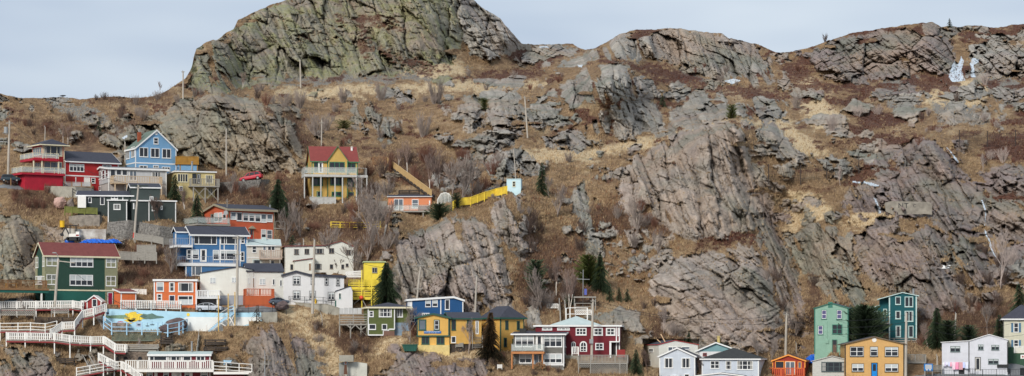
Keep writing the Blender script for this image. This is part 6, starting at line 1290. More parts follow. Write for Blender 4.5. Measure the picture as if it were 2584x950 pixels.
fence('board_fence', 'mossy green board fence left of the slate green bungalow', 'fence', zf(ZC,((65,365),(150,370),(450,385)),-2.2,gpre(215,560)), 1.05, 'board', mat('mossy_boards',S(112,116,62),.9,.2,1.5))
fence('board_fence', 'white board yard fence between the orange garage and the box house', 'fence', zf(ZG,((115,730),(420,735)),1.5), 1.55, 'board', WHITE)
fence('guard_rail', 'grey steel guard rail below the red house', 'guard rail', zf(ZA,((130,765),(520,800),(860,810),(1090,815)),-2.2), .75, 'plank', METAL, postm=BROWNW)
fence('stair_railing', 'black iron handrail slanting down from the guard rail to the bungalow', 'railing', zf(ZA,((700,800),(810,870),(925,940)),-2.4), 1.0, 'pipe', IRON)
YF = mat('lemon_yellow_boards', S(236,208,70), .8, .18, 1., col2=S(196,164,60))
fence('board_fence', 'lemon yellow board fence climbing to the powder blue hut', 'fence', zf(ZL,((770,560),(835,528),(940,518),(1070,470),(1180,438),(1285,412)),-1.2), 1.3, 'board', YF, postm=YF)
fence('timber_railing', 'thin yellow railing on the slope above the long ivory house', 'railing', zf(ZW,((640,70),(860,75),(1100,78),(1231,60)),-1.0), 1.0, 'rail', YF, postm=YF)
fence('iron_railing', 'black iron railing beside the road at the bottom right corner', 'railing', zf(ZT,((390,960),(900,950),(1563,945)),-3.2), 1.05, 'iron', IRON, sp=.25)
fence('picket_fence', 'grey slatted fence beside the blue notice board', 'fence', zf(ZT,((385,905),(470,902),(578,900)),-1.5), 1.1, 'picket', GREYW, sp=.2)
CHL = mat('rusty_chain_posts', S(62,54,50), .8)
for pts, zz_, lab in ((((10,900),(170,905),(300,888),(460,850)),(1934,0,1282/650.),'rock-fall fence of dark posts and wire across the middle of the right slope'),(((960,728),(1100,730),(1240,725),(1300,722)),(1934,0,1282/650.),'rock-fall fence of dark posts and wire at the right edge of the upper slope')):
    pp = zf(zz_, pts, -.8); r_ = thing('rockfall_fence', lab, 'fence', pp[0], 0, 'rock-fall fences'); q = [p-pp[0] for p in pp]; mb = MB()
    for a, b in zip(q, q[1:]):
        for i in range(8): mb.bar(a+Vector((0,0,2.6*(i+.5)/8)), b+Vector((0,0,2.6*(i+.5)/8)), .02, .02)
        k = int((b-a).length/.5)
        for i in range(k): c = a+(b-a)*(i/k); mb.bar(c, c+(b-a)*(1.2/k)+Vector((0,0,2.6)), .02, .02); mb.bar(c+Vector((0,0,2.6)), c+(b-a)*(1.2/k), .02, .02)
    mb.build('wire_mesh', CHL, r_)
    for a in q: mb = MB(); mb.bar(a-Vector((0,0,.6)), a+Vector((0,0,3.1)), .16, .16); mb.build('post', CHL, r_)
# ---- long hillside stairway above the peach cabin
p0, p1 = zG(ZL,135,125,-1.5), zG(ZL,562,440,-2.5); st = thing('hillside_stairway', 'long unpainted timber stairway slanting down to the peach orange cabin', 'stairway', p0); d = p1-p0; RT = _M['raw_timber']
mb = MB(); rail_mesh(mb, [Vector((0,0,0)), d], 1.15, 'picket', .36, .17); mb.build('railing', mat('tan_timber',S(190,160,112),.8,.12,2.), st); mb = MB(); mb.bar(Vector((0,.05,-.2)), d+Vector((0,.05,-.2)), .1, .35); mb.bar(Vector((0,1.1,-.2)), d+Vector((0,1.1,-.2)), .1, .35); mb.build('stringer', DARKW, st); mb = MB()
for i in range(60): c = d*((i+.5)/60); mb.box((c.x-.15,0.1,c.z-.05),(c.x+.15,1.05,c.z))
mb.build('tread', RT, st); mb = MB(); mb.box((-2.6,-.1,-.25),(0,1.6,-.02)); mb.build('landing', BROWNW, st); mb = MB(); rail_mesh(mb, [Vector((-2.6,1.5,0)),Vector((-2.6,-.05,0)),Vector((0,-.05,0))], 1.2, 'picket', .25, .1); mb.build('landing_railing', BROWNW, st)
# ---- cars
CARG = mat('car_glass', S(36,42,48), .55, .15, 1., spec=.2)
def car(label, zm, x0, x1, yb, col, kind='hatch', face=1, rz=0, dy=-1.0, Y=None, L_=4.3, pitch=0):
    um, v = zp(zm,(x0+x1)/2,yb); Y = Y or gpre(um, v)+dy; s = abs(x1-x0)/zm[2]*Y/FPX/L_; r_ = thing('parked_car', label, 'car', P(um, v, Y), R(rz), 'parked cars'); r_.scale = (s*face, s, s)
    r_.rotation_euler = (0, R(pitch), R(rz)); m = mat(col[0], S(*col[1:]), .45, .05, 1., spec=.4); H_ = 1.62 if kind == 'suv' else 1.45
    low = [(-2.12,.32),(-2.15,.62),(-2.02,.88),(-1.2,.98),(1.75,1.0),(2.08,.92),(2.12,.6),(2.08,.32)]
    top = [(-1.25,.96),(-.55,H_-.06),(-.1,H_),(1.3,H_),(1.72,H_-.12),(1.95,1.0)] if kind == 'suv' else [(-1.25,.96),(-.4,H_-.07),(.1,H_),(.9,H_-.03),(1.55,H_-.22),(2.0,1.02)]
    import bmesh
    def sec(pr, w0, w1, zt):
        mb = MB(); n = len(pr); vs = []
        for sgn in (-1, 1):
            for (x, z) in pr: f = (z-pr[0][1])/(zt-pr[0][1]); f = max(0,min(1,f)); vs.append((x, sgn*(w0*(1-f)+w1*f), z))
        mb.add(vs, [tuple(range(n)), tuple(range(2*n-1,n-1,-1))]+[(i,(i+1)%n,(i+1)%n+n,i+n) for i in range(n)]); return mb
    def bev(o, w_=.06):
        b = o.modifiers.new('b','BEVEL'); b.width = w_; b.segments = 3; b.limit_method = 'ANGLE'; b.angle_limit = R(25)
        o.data.polygons.foreach_set('use_smooth',[True]*len(o.data.polygons)); return o
    bd = bev(sec(low, .86, .84, .98).build('body', m, r_), .1); bev(sec(top, .8, .62, H_).build('cabin', m, r_), .08)
    wb = MB(); q = [(x*.9+.08, .99+(z-.96)*.84) for x, z in top]; wbm = sec(q, .815, .655, H_); wbm.build('side_window', CARG, r_)
    wf_ = MB(); wf_.add([(-1.2,-.6,1.03),(-.5,-.52,H_-.12),(-.5,.52,H_-.12),(-1.2,.6,1.03),(-1.24,-.6,1.03),(-.54,-.52,H_-.12),(-.54,.52,H_-.12),(-1.24,.6,1.03)],[(4,5,6,7),(0,3,2,1),(0,1,5,4),(2,3,7,6)]); wf_.build('windscreen', CARG, r_)
    mb = MB()
    for x in (-.05,.85): mb.box((x-.04,-.83,.99),(x+.04,.83,H_-.16))
    mb.build('door_pillar', m, r_)
    for x in (-1.38,1.38):
        for y in (-.8,.8):
            mb = MB(); mb.tube([(x,y-.1,.33),(x,y+.1,.33)],.34,18); w__ = mb.build('wheel', mat('tyre_rubber',S(34,34,36),.85), r_); mb = MB(); mb.tube([(x,y-.115,.33),(x,y+.115,.33)],.2,12); mb.build('rim', METAL, w__)
    for y in (-.62,.62):
        mb = MB(); mb.box((-2.17,y-.18,.66),(-2.0,y+.18,.82)); mb.build('headlight', GLASSL, r_); mb = MB(); mb.box((1.98,y-.2,.72),(2.14,y+.2,.96)); mb.build('tail_light', mat('tail_red',S(170,30,34),.4), r_)
    mb = MB(); mb.box((-.2,-.99,1.0),(-.0,-.84,1.12)); mb.build('mirror', m, r_); return r_
car('silver hatchback parked on the road beside the orange box house', ZG, 1012, 1340, 890, ('silver_paint',200,204,210), 'hatch', -1, 0, Y=404.6)
car('grey hatchback seen from behind, parked by the bright white house', ZJ, 350, 612, 852, ('graphite_paint',84,92,104), 'hatch', -1, 28, dy=-1.3)
car('red sport utility vehicle on the sloping lane above the orange red house', ZX, 895, 1122, 226, ('cherry_paint',176,32,52), 'suv', 1, -8, dy=-1.8, pitch=-9)
car('dark teal sport utility vehicle at the left edge by the lamp pole', ZA, 5, 240, 755, ('teal_black_paint',38,56,66), 'suv', -1, 12, dy=-2.0)
car('white car parked behind the top picket walkway, right of the pale one', ZE, 230, 400, 785, ('white_car_paint',220,224,226), 'hatch', 1, 5, dy=-1.4)
car('pale blue grey car half hidden behind the left end of the picket walkway', ZE, 60, 220, 785, ('blue_grey_paint',128,150,160), 'suv', 1, -3, dy=-1.2)
# ---- poles, lamps, masts, wires
PW = mat('pole_wood', S(176,168,156), .9, .15, 1.5, vscale=(1,1,.3))
POLE = []
def pole(label, top, foot, r=.15, arms=(), extra=None, name='utility_pole', m=PW, dy=-.6, Y=None):
    Y = Y or gpre(*foot)+dy; b = P(foot[0], foot[1], Y); t = P(top[0], top[1], Y); r_ = thing(name, label, 'pole', b, 0, 'utility poles'); d = t-b
    mb = MB(); mb.tube([Vector((0,0,-1)), d*.5, d],[r*1.15,r,r*.75],8); mb.build('shaft', m, r_)
    for (f, w_) in arms: c = d*f; mb = MB(); mb.bar(c+Vector((-w_/2,-.12,0)), c+Vector((w_/2,-.12,0)), .12, .14); mb.build('crossarm', GREYW, r_)
    mb = MB(); mb.tube([d+Vector((-.1,0,.0)),d+Vector((-.1,0,.22))],[.06,.04],6); mb.build('insulator', METAL, r_)
    POLE.append((t, r_)); return r_, d, t
a_, d, t0 = pole('tall pole with transformer and lamp at the left edge', zp(ZA,115,32), zp(ZA,92,762), .2, ((.97,1.2),))
mb = MB(); c = d*.86; mb.tube([c+Vector((-.55,-.2,-.6)),c+Vector((-.55,-.2,.5))],.36,12); mb.build('transformer', METAL, a_); mb = MB(); c = d*.62; mb.tube([c,c+Vector((-.3,0,.5)),c+Vector((-1.1,0,.55))],.05,6); l_ = mb.build('lamp_arm', METAL, a_); mb = MB(); mb.box((c.x-1.6,-.12,c.z+.48),(c.x-1.0,.12,c.z+.6)); mb.build('lamp_head', METAL, l_)
pole('thin pole in front of the red house top deck', zp(ZA,540,98), zp(ZA,528,640), .09, (), Y=gpre(113,470)-3.5)
pole('pole standing at the left corner of the sky blue gable house', zp(ZB,405,230), zp(ZB,408,535), .13, ((.52,1.0),))
_,_,t1 = pole('leaning pole with red bands beside the gabion wall', zp(ZC,945,38), zp(ZC,888,690), .19, ((.96,.9),))
mb = MB(); rr = POLE[-1][1]; mb.tube([(0,0,.3),(.1,0,1.2)],.2,8); mb.build('red_band', mat('red_band',S(190,70,60),.7), rr)
_,_,t2 = pole('pole with crossarms in front of the ocean blue house', (600,596), zp(ZG,1505,835), .2, ((.97,1.6),(.74,1.4)))
a_, d, t3 = pole('leaning pole with a lamp arm before the green house', zp(ZE,700,255), zp(ZE,655,750), .2, (), Y=gpre(150,778)-2.5)
mb = MB(); mb.bar(d*.95, d*.95+Vector((2.6,0,-.3)),.14,.14); mb.build('lamp_beam', PW, a_); mb = MB(); mb.tube([d,d+Vector((-.2,0,.7)),d+Vector((-.5,0,1.0))],.05,6); mb.box((d.x-.95,-.13,d.z+.9),(d.x-.35,.13,d.z+1.05)); mb.build('lamp_head', METAL, a_)
_,_,t4 = pole('tall pole in front of the bright white house windows', zp(ZJ,918,72), zp(ZJ,892,885), .2, (), Y=gpre(790,776)-3.0)
pole('thin pole in the yard before the long ivory house', zp(ZJ,787,70), zp(ZJ,782,440), .12)
pole('pale pole on the skyline shoulder left of the main peak', (462,180), (462,248), .17, ((.97,.7),)); pole('pale pole on the pale grass at the foot of the main peak', (757,152), (759,222), .17)
pole('thin pole with a lamp behind the brick red roof', (812,304), (811,372), .13, ((.9,.9),)); pole('brown streaked pole before the left crag', (571,325), (571,442), .14); pole('leaning white pole in the middle of the hillside', (1324,245), (1332,347), .15, ((.98,.5),)); pole('thin leaning pole above the powder blue hut', (1296,378), (1302,452), .09)
_,_,t5 = pole('leaning pole behind the left end of the royal blue house', zp(ZM,1050,142), zp(ZM,1000,535), .15, ((.98,1.2),(.28,1.4))); _,_,t6 = pole('white leaning pole behind the royal blue and mustard houses', zp(ZN,1436,-150), zp(ZN,1413,270), .15)
_,_,t7 = pole('pole rising in front of the maroon house deck', zp(ZPp,526,335), zp(ZPp,514,768), .19, ((.97,.8),), Y=gpre(1497,890)-4.0); rr = POLE[-1][1]; mb = MB(); mb.box((-.35,-.5,1.6),(.25,-.2,2.3)); mb.build('meter_box', METAL, rr)
_,_,t8 = pole('pole before the fissured cliff, left of the mint house', zp(ZR,403,195), zp(ZR,388,700), .19, ((.97,.6),)); _,_,t9 = pole('pole overlapping the right edge of the amber house', zp(ZS,1171,428), (2285,950), .21, (), Y=gpre(2285,950)-2.); pole('leaning pole among the spruces behind the cool white house', zp(ZT,750,195), zp(ZT,726,545), .15)
pole('short post between the notice board and cool white house', zp(ZT,525,700), zp(ZT,527,840), .13); pole('slim grey post on the deck behind the rust red cabin', zp(ZR,519,550), zp(ZR,516,720), .1, Y=gpre(2010,900)+2); pole('white leaning marker post in the dry grass gully', (810,792), (815,820), .08)
pole('grey cross-shaped pole rising from the bottom edge before the purple cliff', zp(ZI,1415,655), zp(ZI,1410,960), .08, ((.52,1.5),), m=METAL)
def wire(label, a, b, sag=1.2, r=.025):
    o = thing('overhead_wire', label, 'wire', a, 0, 'overhead wires'); n = 14; d = b-a; mb = MB(); mb.tube([d*(i/n)-Vector((0,0,4*sag*(i/n)*(1-i/n))) for i in range(n+1)], r, 4, False); mb.build('cable', IRON, o)
wire('thin wire from the transformer pole to the leaning red-banded pole', t0, t1, 2); wire('thin wire from the red-banded pole down to the crossarm pole', t1, t2, 1.); wire('thin wire from the lamp-arm pole to the mural railing', t3, P(370,800,402), .8); wire('thin wire between the crossarm pole and the pole by the white house', t2, t4, 1.2)
wire('thin wire from the white house pole to the royal blue house pole', t4, t5, 2); wire('thin wire from the royal blue house pole to the white leaning pole', t5, t6, 1.); wire('thin wire from the white leaning pole to the pole at the maroon deck', t6, t7, 2); wire('thin wire from the maroon deck pole to the pole before the cliff', t7, t8, 2)
for i, dz in enumerate((0,-1.1,-2.2)): wire(['highest','middle','lowest'][i]+' of three wires from the cliff pole to the amber house pole', t8+Vector((0,0,dz)), t9+Vector((0,0,dz-.3)), 1.)
wire('upper thin wire from the amber house pole to the right edge', t9, P(2620,795,400), 2.2, .02); wire('lower thin wire from the amber house pole to the right edge', t9-Vector((0,0,1.5)), P(2620,838,400), 1.5, .02)
wire('thin wire crossing the cliff from the maroon deck pole towards the mint house', t7+Vector((0,0,-.8)), P(2056,812,gpre(2056,850)-6), 1.5, .02)
# cross mast, pergola
mt = thing('signal_mast', 'tall pale cross-shaped mast behind the pergola above the maroon house', 'mast', zG(ZPp,445,395)); o = Vector(mt.location); Ym = o.y; mb = MB(); mb.tube([Vector((0,0,0)),zP(ZPp,447,98,Ym)-o],.06,6); mb.build('shaft', METAL, mt); mb = MB(); mb.bar(zP(ZPp,397,172,Ym)-o,zP(ZPp,498,176,Ym)-o,.09,.08); mb.build('yard_arm', METAL, mt)
mb = MB(); c = zP(ZPp,466,275,Ym)-o; mb.box((c.x-.2,-.05,c.z-.5),(c.x+.2,.05,c.z+.5)); mb.build('flag', mat('flag_blue',S(90,100,170),.8), mt)
pg = thing('pergola', 'grey timber pergola with a flat slatted roof above the maroon house', 'pergola', zG(ZPp,378,445)); o = Vector(pg.location); Yp = o.y; a = zP(ZPp,372,312,Yp)-o; b = zP(ZPp,550,322,Yp)-o; mb = MB(); mb.box((a.x,-.3,b.z),(b.x,2.6,a.z)); mb.build('roof', GREYW, pg)
for x in (378,545):
    for y in (0,2.3): c = zP(ZPp,x,440,Yp)-o; mb = MB(); mb.bar((c.x,y,-.6),(c.x,y,b.z),.15,.15); mb.build('post', GREYW, pg)
q = [zP(ZPp,x,420,Yp)-o for x in (385,512)]; mb = MB(); rail_mesh(mb,q,1.1,'rail'); mb.build('railing', GREYW, pg)
fence('timber_railing', 'white railing of upright posts behind the maroon house roof', 'railing', zf(ZPp,((310,505),(342,500),(480,502)),-1.), 2.0, 'rail', WHITE); fence('timber_ladder_rail', 'weathered ladder-like rail climbing the slope left of the pergola', 'railing', zf(ZPp,((266,520),(262,450),(256,370)),-1.), .9, 'rail', GREYW); fence('timber_ladder_rail', 'second weathered ladder-like rail, nearer the pergola', 'railing', zf(ZPp,((312,490),(305,440),(300,385)),-1.), .9, 'rail', GREYW)
# greenhouse
gh = thing('greenhouse', 'small white framed glass greenhouse right of the peach orange cabin', 'greenhouse', zG(ZL,620,530)); o = Vector(gh.location); Yg = o.y; a = Vector((0,0,0)); b = zP(ZL,765,530,Yg)-o; zt = (zP(ZL,690,400,Yg)-o).z; ze = (zP(ZL,620,470,Yg)-o).z; mb = MB(); pr = [(0,ze),(b.x*.22,zt*.88),(b.x*.5,zt),(b.x*.78,zt*.88),(b.x,ze)]
for y in (0,1.2,2.4):
    for s_0, s_1 in zip([(0,0)]+pr, pr+[(b.x,0)]): mb.bar((s_0[0],y,s_0[1]),(s_1[0],y,s_1[1]),.09,.09)
for x, z in pr+[(0,0),(b.x,0)]: mb.bar((x,0,z),(x,2.4,z),.07,.07)
for f in (.25,.5,.75): mb.bar((b.x*f,0,0),(b.x*f,0,zt*.95),.06,.06)
mb.build('frame', WHITE, gh); mb = MB(); mb.prism([(0.03,0),(b.x-.03,0)]+[(x,z-.05) for x,z in reversed(pr)],.05,2.35); mb.build('glazing', SHEET, gh)
# ---- small things
def boxthing(name, label, cat, zm, x0, y0, x1, y1, m, d=1., dy=-.8, parts=(), Y=None, group=None):
    u, v = zp(zm,(x0+x1)/2,y1); Y = Y or gpre(u,v)+dy; a = zP(zm,x0,y1,Y); b = zP(zm,x1,y0,Y); r_ = thing(name,label,cat,a,0,group); W_, H_ = b.x-a.x, b.z-a.z
    return r_, W_, H_, d
r_, W_, H_, d = boxthing('waste_skip', 'dark green ribbed waste skip left of the mustard house foundation', 'skip', ZN, 562,668,718,742, None)
mb = MB(); mb.prism([(-.25,H_),(0.1,0),(W_-.1,0),(W_+.1,H_)],0,1.6); mb.build('hull', mat('skip_green',S(34,84,72),.6,.12,1.), r_); mb = MB()
for i in range(5): x = W_*(i+.5)/5; mb.bar((x,-.05,0),(x,-.05,H_),.1,.08)
mb.box((-.3,-.1,H_),(W_+.15,1.7,H_+.1)); mb.build('rib', mat('skip_green',(0,0,0)), r_)
def tarp(label, zm, pts, col, dy=-1.5, Y=None, name='tarpaulin'):
    us_ = [p[0] for p in pts]; vs_ = [p[1] for p in pts]; u, v = zp(zm,sum(us_)/len(us_),max(vs_)); Y = Y or gpre(u,v)+dy; o = P(u,v,Y); nx, nz = 30, 10; x0, x1 = min(us_), max(us_); mb = MB()
    tp = sorted([p for p in pts]); top = lambda x: float(np.interp(x,[p[0] for p in tp],[p[1] for p in tp])); base = max(vs_)
    for j in range(nz+1):
        for i in range(nx+1):
            x = x0+(x1-x0)*i/nx; f = j/nz; y = base+(top(x)-base)*math.sin(f*math.pi/2); q = zP(zm,x,y,Y)-o; q.y = -1.1*math.cos(f*math.pi/2)*1.0+1.2*f + .18*math.sin(i*1.7+j)+.12*math.sin(i*3.1-j*2); q.z += .06*math.sin(i*2.3+j*1.1); mb.v.append(tuple(q))
    mb.f = [(j*(nx+1)+i,j*(nx+1)+i+1,(j+1)*(nx+1)+i+1,(j+1)*(nx+1)+i) for j in range(nz) for i in range(nx)]
    ob = mb.build(name, mat(col[0],S(*col[1:]),.45,.15,1.5,spec=.5), None, False, False); ob.location = o; tag(ob,label,'tarpaulin'); return ob
tarp('long crumpled bright blue tarpaulin on the demolition rubble', ZC, ((245,725),(290,690),(400,672),(480,680),(560,690),(640,672),(700,695),(745,730)), ('tarp_blue',28,104,206))
tarp('bright blue tarpaulin bundle behind the weathered white cottage', ZR, ((625,790),(640,735),(700,690),(760,682),(800,700),(800,790)), ('tarp_blue',28,104,206), Y=gpre(2060,930)+4)
tarp('sea green tarpaulin over a tall bundle beside the blue one', ZR, ((775,740),(790,650),(840,628),(880,650),(912,710),(912,740)), ('tarp_green',64,166,128), Y=gpre(2060,930)+6)
bt = thing('overturned_boat', 'small overturned blue boat lying on the rubble, left of the blue tarpaulin', 'boat', zG(ZC,125,725,-1.2)); mb = MB(); mb.tube([(-.9,0,.1),(-.5,0,.2),(.2,0,.25),(.9,0,.15)],[.1,.45,.5,.2],10); mb.build('hull', mat('tarp_blue',(0,0,0)), bt)
# excavator
ex_ = thing('mini_excavator', 'small white and red excavator parked before the whitewashed ruin', 'excavator', zG(ZC,165,700,-2.2)); mb = MB(); mb.tube([(-.9,-.5,.3),(-.9,.5,.3)],.3,12); mb.tube([(.9,-.5,.3),(.9,.5,.3)],.3,12); mb.box((-.9,-.5,.02),(.9,.5,.6)); mb.build('track', IRON, ex_); mb = MB(); mb.box((-.6,-.6,.62),(1.1,.6,1.15)); mb.box((.5,-.55,1.15),(1.1,.55,1.5)); mb.build('body', WHITE, ex_); mb = MB(); mb.box((.55,-.61,.75),(1.05,-.602,1.0)); mb.build('red_panel', RSH, ex_)
mb = MB()
for x in (-.5,.5):
    for y in (-.5,.5): mb.bar((x,y,1.15),(x,y,2.5),.09,.09)
mb.box((-.6,-.6,2.5),(.65,.6,2.6)); mb.build('cab_frame', IRON, ex_); mb = MB(); mb.bar((-.6,0,.9),(-1.3,0,2.2),.2,.2); mb.bar((-1.3,0,2.2),(-1.9,0,1.2),.16,.16); a2 = mb.build('boom', IRON, ex_); mb = MB(); mb.prism([(-2.2,1.2),(-1.7,1.25),(-1.6,.8),(-2.1,.75)],-.25,.25); mb.build('bucket', IRON, a2)
# rubble heap of the demolition
rb = MB(); q = random.Random(5)
for i in range(420):
    u, v = zp(ZC,q.uniform(0,760),q.uniform(690,745)); c = P(u,v,gpre(u,v)-q.uniform(.6,1.4)); s = q.uniform(.08,.35); e = Vector((q.uniform(-1,1),q.uniform(-1,1),q.uniform(-.3,.3))).normalized(); rb.bar(c-e*s*q.uniform(.5,2.2),c+e*s,s,s*.5)
o = rb.build('demolition_rubble', mat('rubble_mix',S(176,164,150),.9,.5,.8,col2=S(84,74,66))); tag(o, kind='stuff')
def drum(label, zm, x, y0, y1, r, col, name='drum', dy=-1., parts=True):
    b = zG(zm,x,y1,dy); t_ = zP(zm,x,y0,b.y); r_ = thing(name,label,name.replace('_',' '),b); mb = MB(); h_ = t_.z-b.z; mb.tube([(0,0,0),(0,0,h_)],r,14); mb.build('shell', mat(*col) if isinstance(col,tuple) else col, r_); mb = MB(); mb.tube([(0,0,h_*.97),(0,0,h_*1.04)],r*1.08,14); mb.build('lid', mat(*col) if isinstance(col,tuple) else col, r_)
drum('yellow plastic drum on the slope left of the whitewashed ruin', ZC, 33, 465, 540, .42, ('drum_yellow',S(226,180,40),.5))
r_ = thing('fire_hydrant', 'small yellow hydrant behind the black railing of the bright white house', 'hydrant', zG(ZJ,930,845,-1.)); mb = MB(); mb.tube([(0,0,0),(0,0,.75),(0,0,.9)],[.16,.15,.05],10); mb.build('barrel', mat('drum_yellow',(0,0,0)), r_); mb = MB(); mb.tube([(-.22,0,.5),(.22,0,.5)],.07,8); mb.build('outlet', IRON, r_)
by = thing('buoy', 'orange red ball buoy hanging on crossed poles under the yellow decks', 'buoy', zP(ZM,340,530,gpre(910,760)-3)); mb = MB(); mb.tube([(0,0,-.36),(0,0,-.3),(0,0,-.15),(0,0,0),(0,0,.15),(0,0,.3),(0,0,.36)],[.05,.2,.34,.38,.34,.2,.05],14); mb.build('ball', mat('buoy_orange',S(220,84,54),.5), by); mb = MB(); mb.bar((0,.1,0),(-1.2,.1,-1.0),.1,.1); mb.bar((0,.15,0),(.9,.1,-1.6),.1,.1); mb.build('pole', GREYW, by)
gb = thing('refuse_bin_box', 'dark green slatted refuse box by the porch of the bright white house', 'bin', zG(ZJ,1162,880,-2.2)); mb = MB(); mb.box((0,0,0),(1.45,.9,1.1)); mb.build('box', mat('skip_green',(0,0,0)), gb); mb = MB(); mb.tube([(.3,.4,1.1),(.5,.4,1.25),(.8,.4,1.2)],[.15,.3,.1],8); mb.build('net', mat('net_green',S(30,140,100),.8), gb)
wb_ = thing('waste_bin', 'black slatted litter bin at the roadside by the right edge', 'bin', zG(ZT,1545,940,-3.)); mb = MB(); mb.box((-.3,-.3,0),(.35,.3,1.1)); mb.build('body', IRON, wb_); mb = MB(); mb.box((-.34,-.34,1.1),(.39,.34,1.2)); mb.build('lid', IRON, wb_)
bg_ = zG(ZT,1098,888,-1.5); mb = MB(); mb.tube([(0,0,0),(0,0,.15),(0,0,.4),(0,0,.5)],[.2,.3,.2,.06],8); o = mb.build('rubbish_bag', mat('bag_cyan',S(50,180,220),.4)); o.location = bg_; tag(o,'small cyan rubbish bag on the step of the cool white house','bag')
nb = thing('notice_board', 'blue framed notice board with white panel beside the grey slatted fence', 'notice board', zG(ZT,420,905,-3.)); z = lambda y: zP(ZT,420,y,nb.location.y).z-nb.location.z; mb = MB(); mb.box((-.68,-.1,z(885)),(.68,.1,z(798))); mb.build('panel', mat('board_blue',S(30,120,190),.5), nb); mb = MB(); mb.box((-.5,-.12,z(862)),(.5,-.101,z(808))); mb.build('sheet', LG, nb); mb = MB(); mb.box((-.4,-.125,z(880)),(-.1,-.102,z(866))); mb.box((.1,-.125,z(880)),(.4,-.102,z(866))); mb.build('caption_strip', WHITE, nb)
for x in (-.6,.6): mb = MB(); mb.bar((x,0,-.5),(x,0,z(885)),.1,.1); mb.build('leg', GREYW, nb)
dk = thing('timber_deck', 'grey slatted raised deck right of the amber house', 'deck', zP(ZT,140,790,gpre(2310,915)-1)); a = Vector((0,0,0)); b = zP(ZT,390,790,dk.location.y)-dk.location; mb = MB(); mb.box((0,0,-.05),(b.x,2.5,.25)); mb.build('floor', GREYW, dk); mb = MB(); rail_mesh(mb,[Vector((0,.05,.2)),Vector((b.x,.05,.2)),Vector((b.x,2.4,.2))],1.15,'picket',sp=.2); mb.build('railing', GREYW, dk)
for x in (.3,b.x-.5): mb = MB(); mb.bar((x,.3,-2.4),(x,.3,-.05),.16,.16); mb.build('post', GREYW, dk)
# washing line
lh = hw; a = lh.loc(590,782,'F',.5); b = lh.loc(905,768,'F',.5); Mw = lh.root.matrix_basis; ln_ = thing('clothes_line', 'washing line strung across the cool white house left wall', 'clothes line', Mw @ a); ln_.rotation_euler = (0,0,lh.th); mb = MB(); mb.tube([Vector((0,0,0)),(b-a)*.5-Vector((0,0,.08)),b-a],.02,4); mb.build('cord', WHITE, ln_); mb = MB(); mb.bar((0,0,0),(0,.5,0),.05,.05); mb.bar(b-a,b-a+Vector((0,.5,0)),.05,.05); mb.build('bracket', IRON, ln_)
CL = [(590,612,825,(226,230,232),'white vest'),(614,632,828,(214,206,228),'lilac top'),(634,652,815,(222,226,236),'small white cloth'),(655,676,828,(208,214,238),'pale blue shirt'),(680,702,830,(236,178,196),'small pink top'),(706,742,868,(232,206,218),'long pale pink towel'),(744,782,865,(236,150,180),'bright pink towel'),(786,832,872,(206,158,164),'dusty rose towel'),(830,858,848,(196,206,240),'light blue shirt'),(862,898,855,(218,222,236),'off-white sheet')]
for i,(x0,x1,y1,c,nm) in enumerate(CL):
    p_ = lh.loc(x0,780,'F',.5); q_ = lh.loc(x1,780,'F',.5); zb_ = lh.loc(x0,y1,'F',.5).z; mb = MB(); n = 8
    for j in range(7):
        for k in range(n+1): mb.v.append(((q_.x-p_.x)*k/n, -.03+.04*math.sin(k*1.9+i)*j/6, (zb_-p_.z)*j/6))
    mb.f = [(j*(n+1)+k,j*(n+1)+k+1,(j+1)*(n+1)+k+1,(j+1)*(n+1)+k) for j in range(6) for k in range(n)]; o = mb.build('laundry', mat('cloth_%s'%nm.replace(' ','_'),S(*c),.9,.05,2.)); so = o.modifiers.new('s','SOLIDIFY'); so.thickness = .02; o.location = Mw @ p_; o.rotation_euler = (0,0,lh.th); tag(o, nm+' pegged on the washing line of the cool white house','laundry','washing on the line')
# concrete wall with painted letters high on the right slope
gw = wallrun('graffiti_wall', 'pale concrete block wall with black painted letters high on the right slope', 'wall', [(2233,512),(2250,508),(2345,510),(2352,518)], [(2236,526),(2255,535),(2330,532),(2352,534)], mat('pale_wall',S(156,150,138),.9,.25,.8,col2=S(110,104,96)), .6, Y=[gpre(2290,542)-.9]*4)
gy = gw.location.y; 
for ch, u_, sz in (('N',2273,1.3),('T',2287,1.3),('C',2308,.8)): 
    c = P(u_,520,gy)-Vector(gw.location); text(ch, sz, (c.x,-.03,c.z), (R(90),0,0), gw, IRON, name='painted_letter')
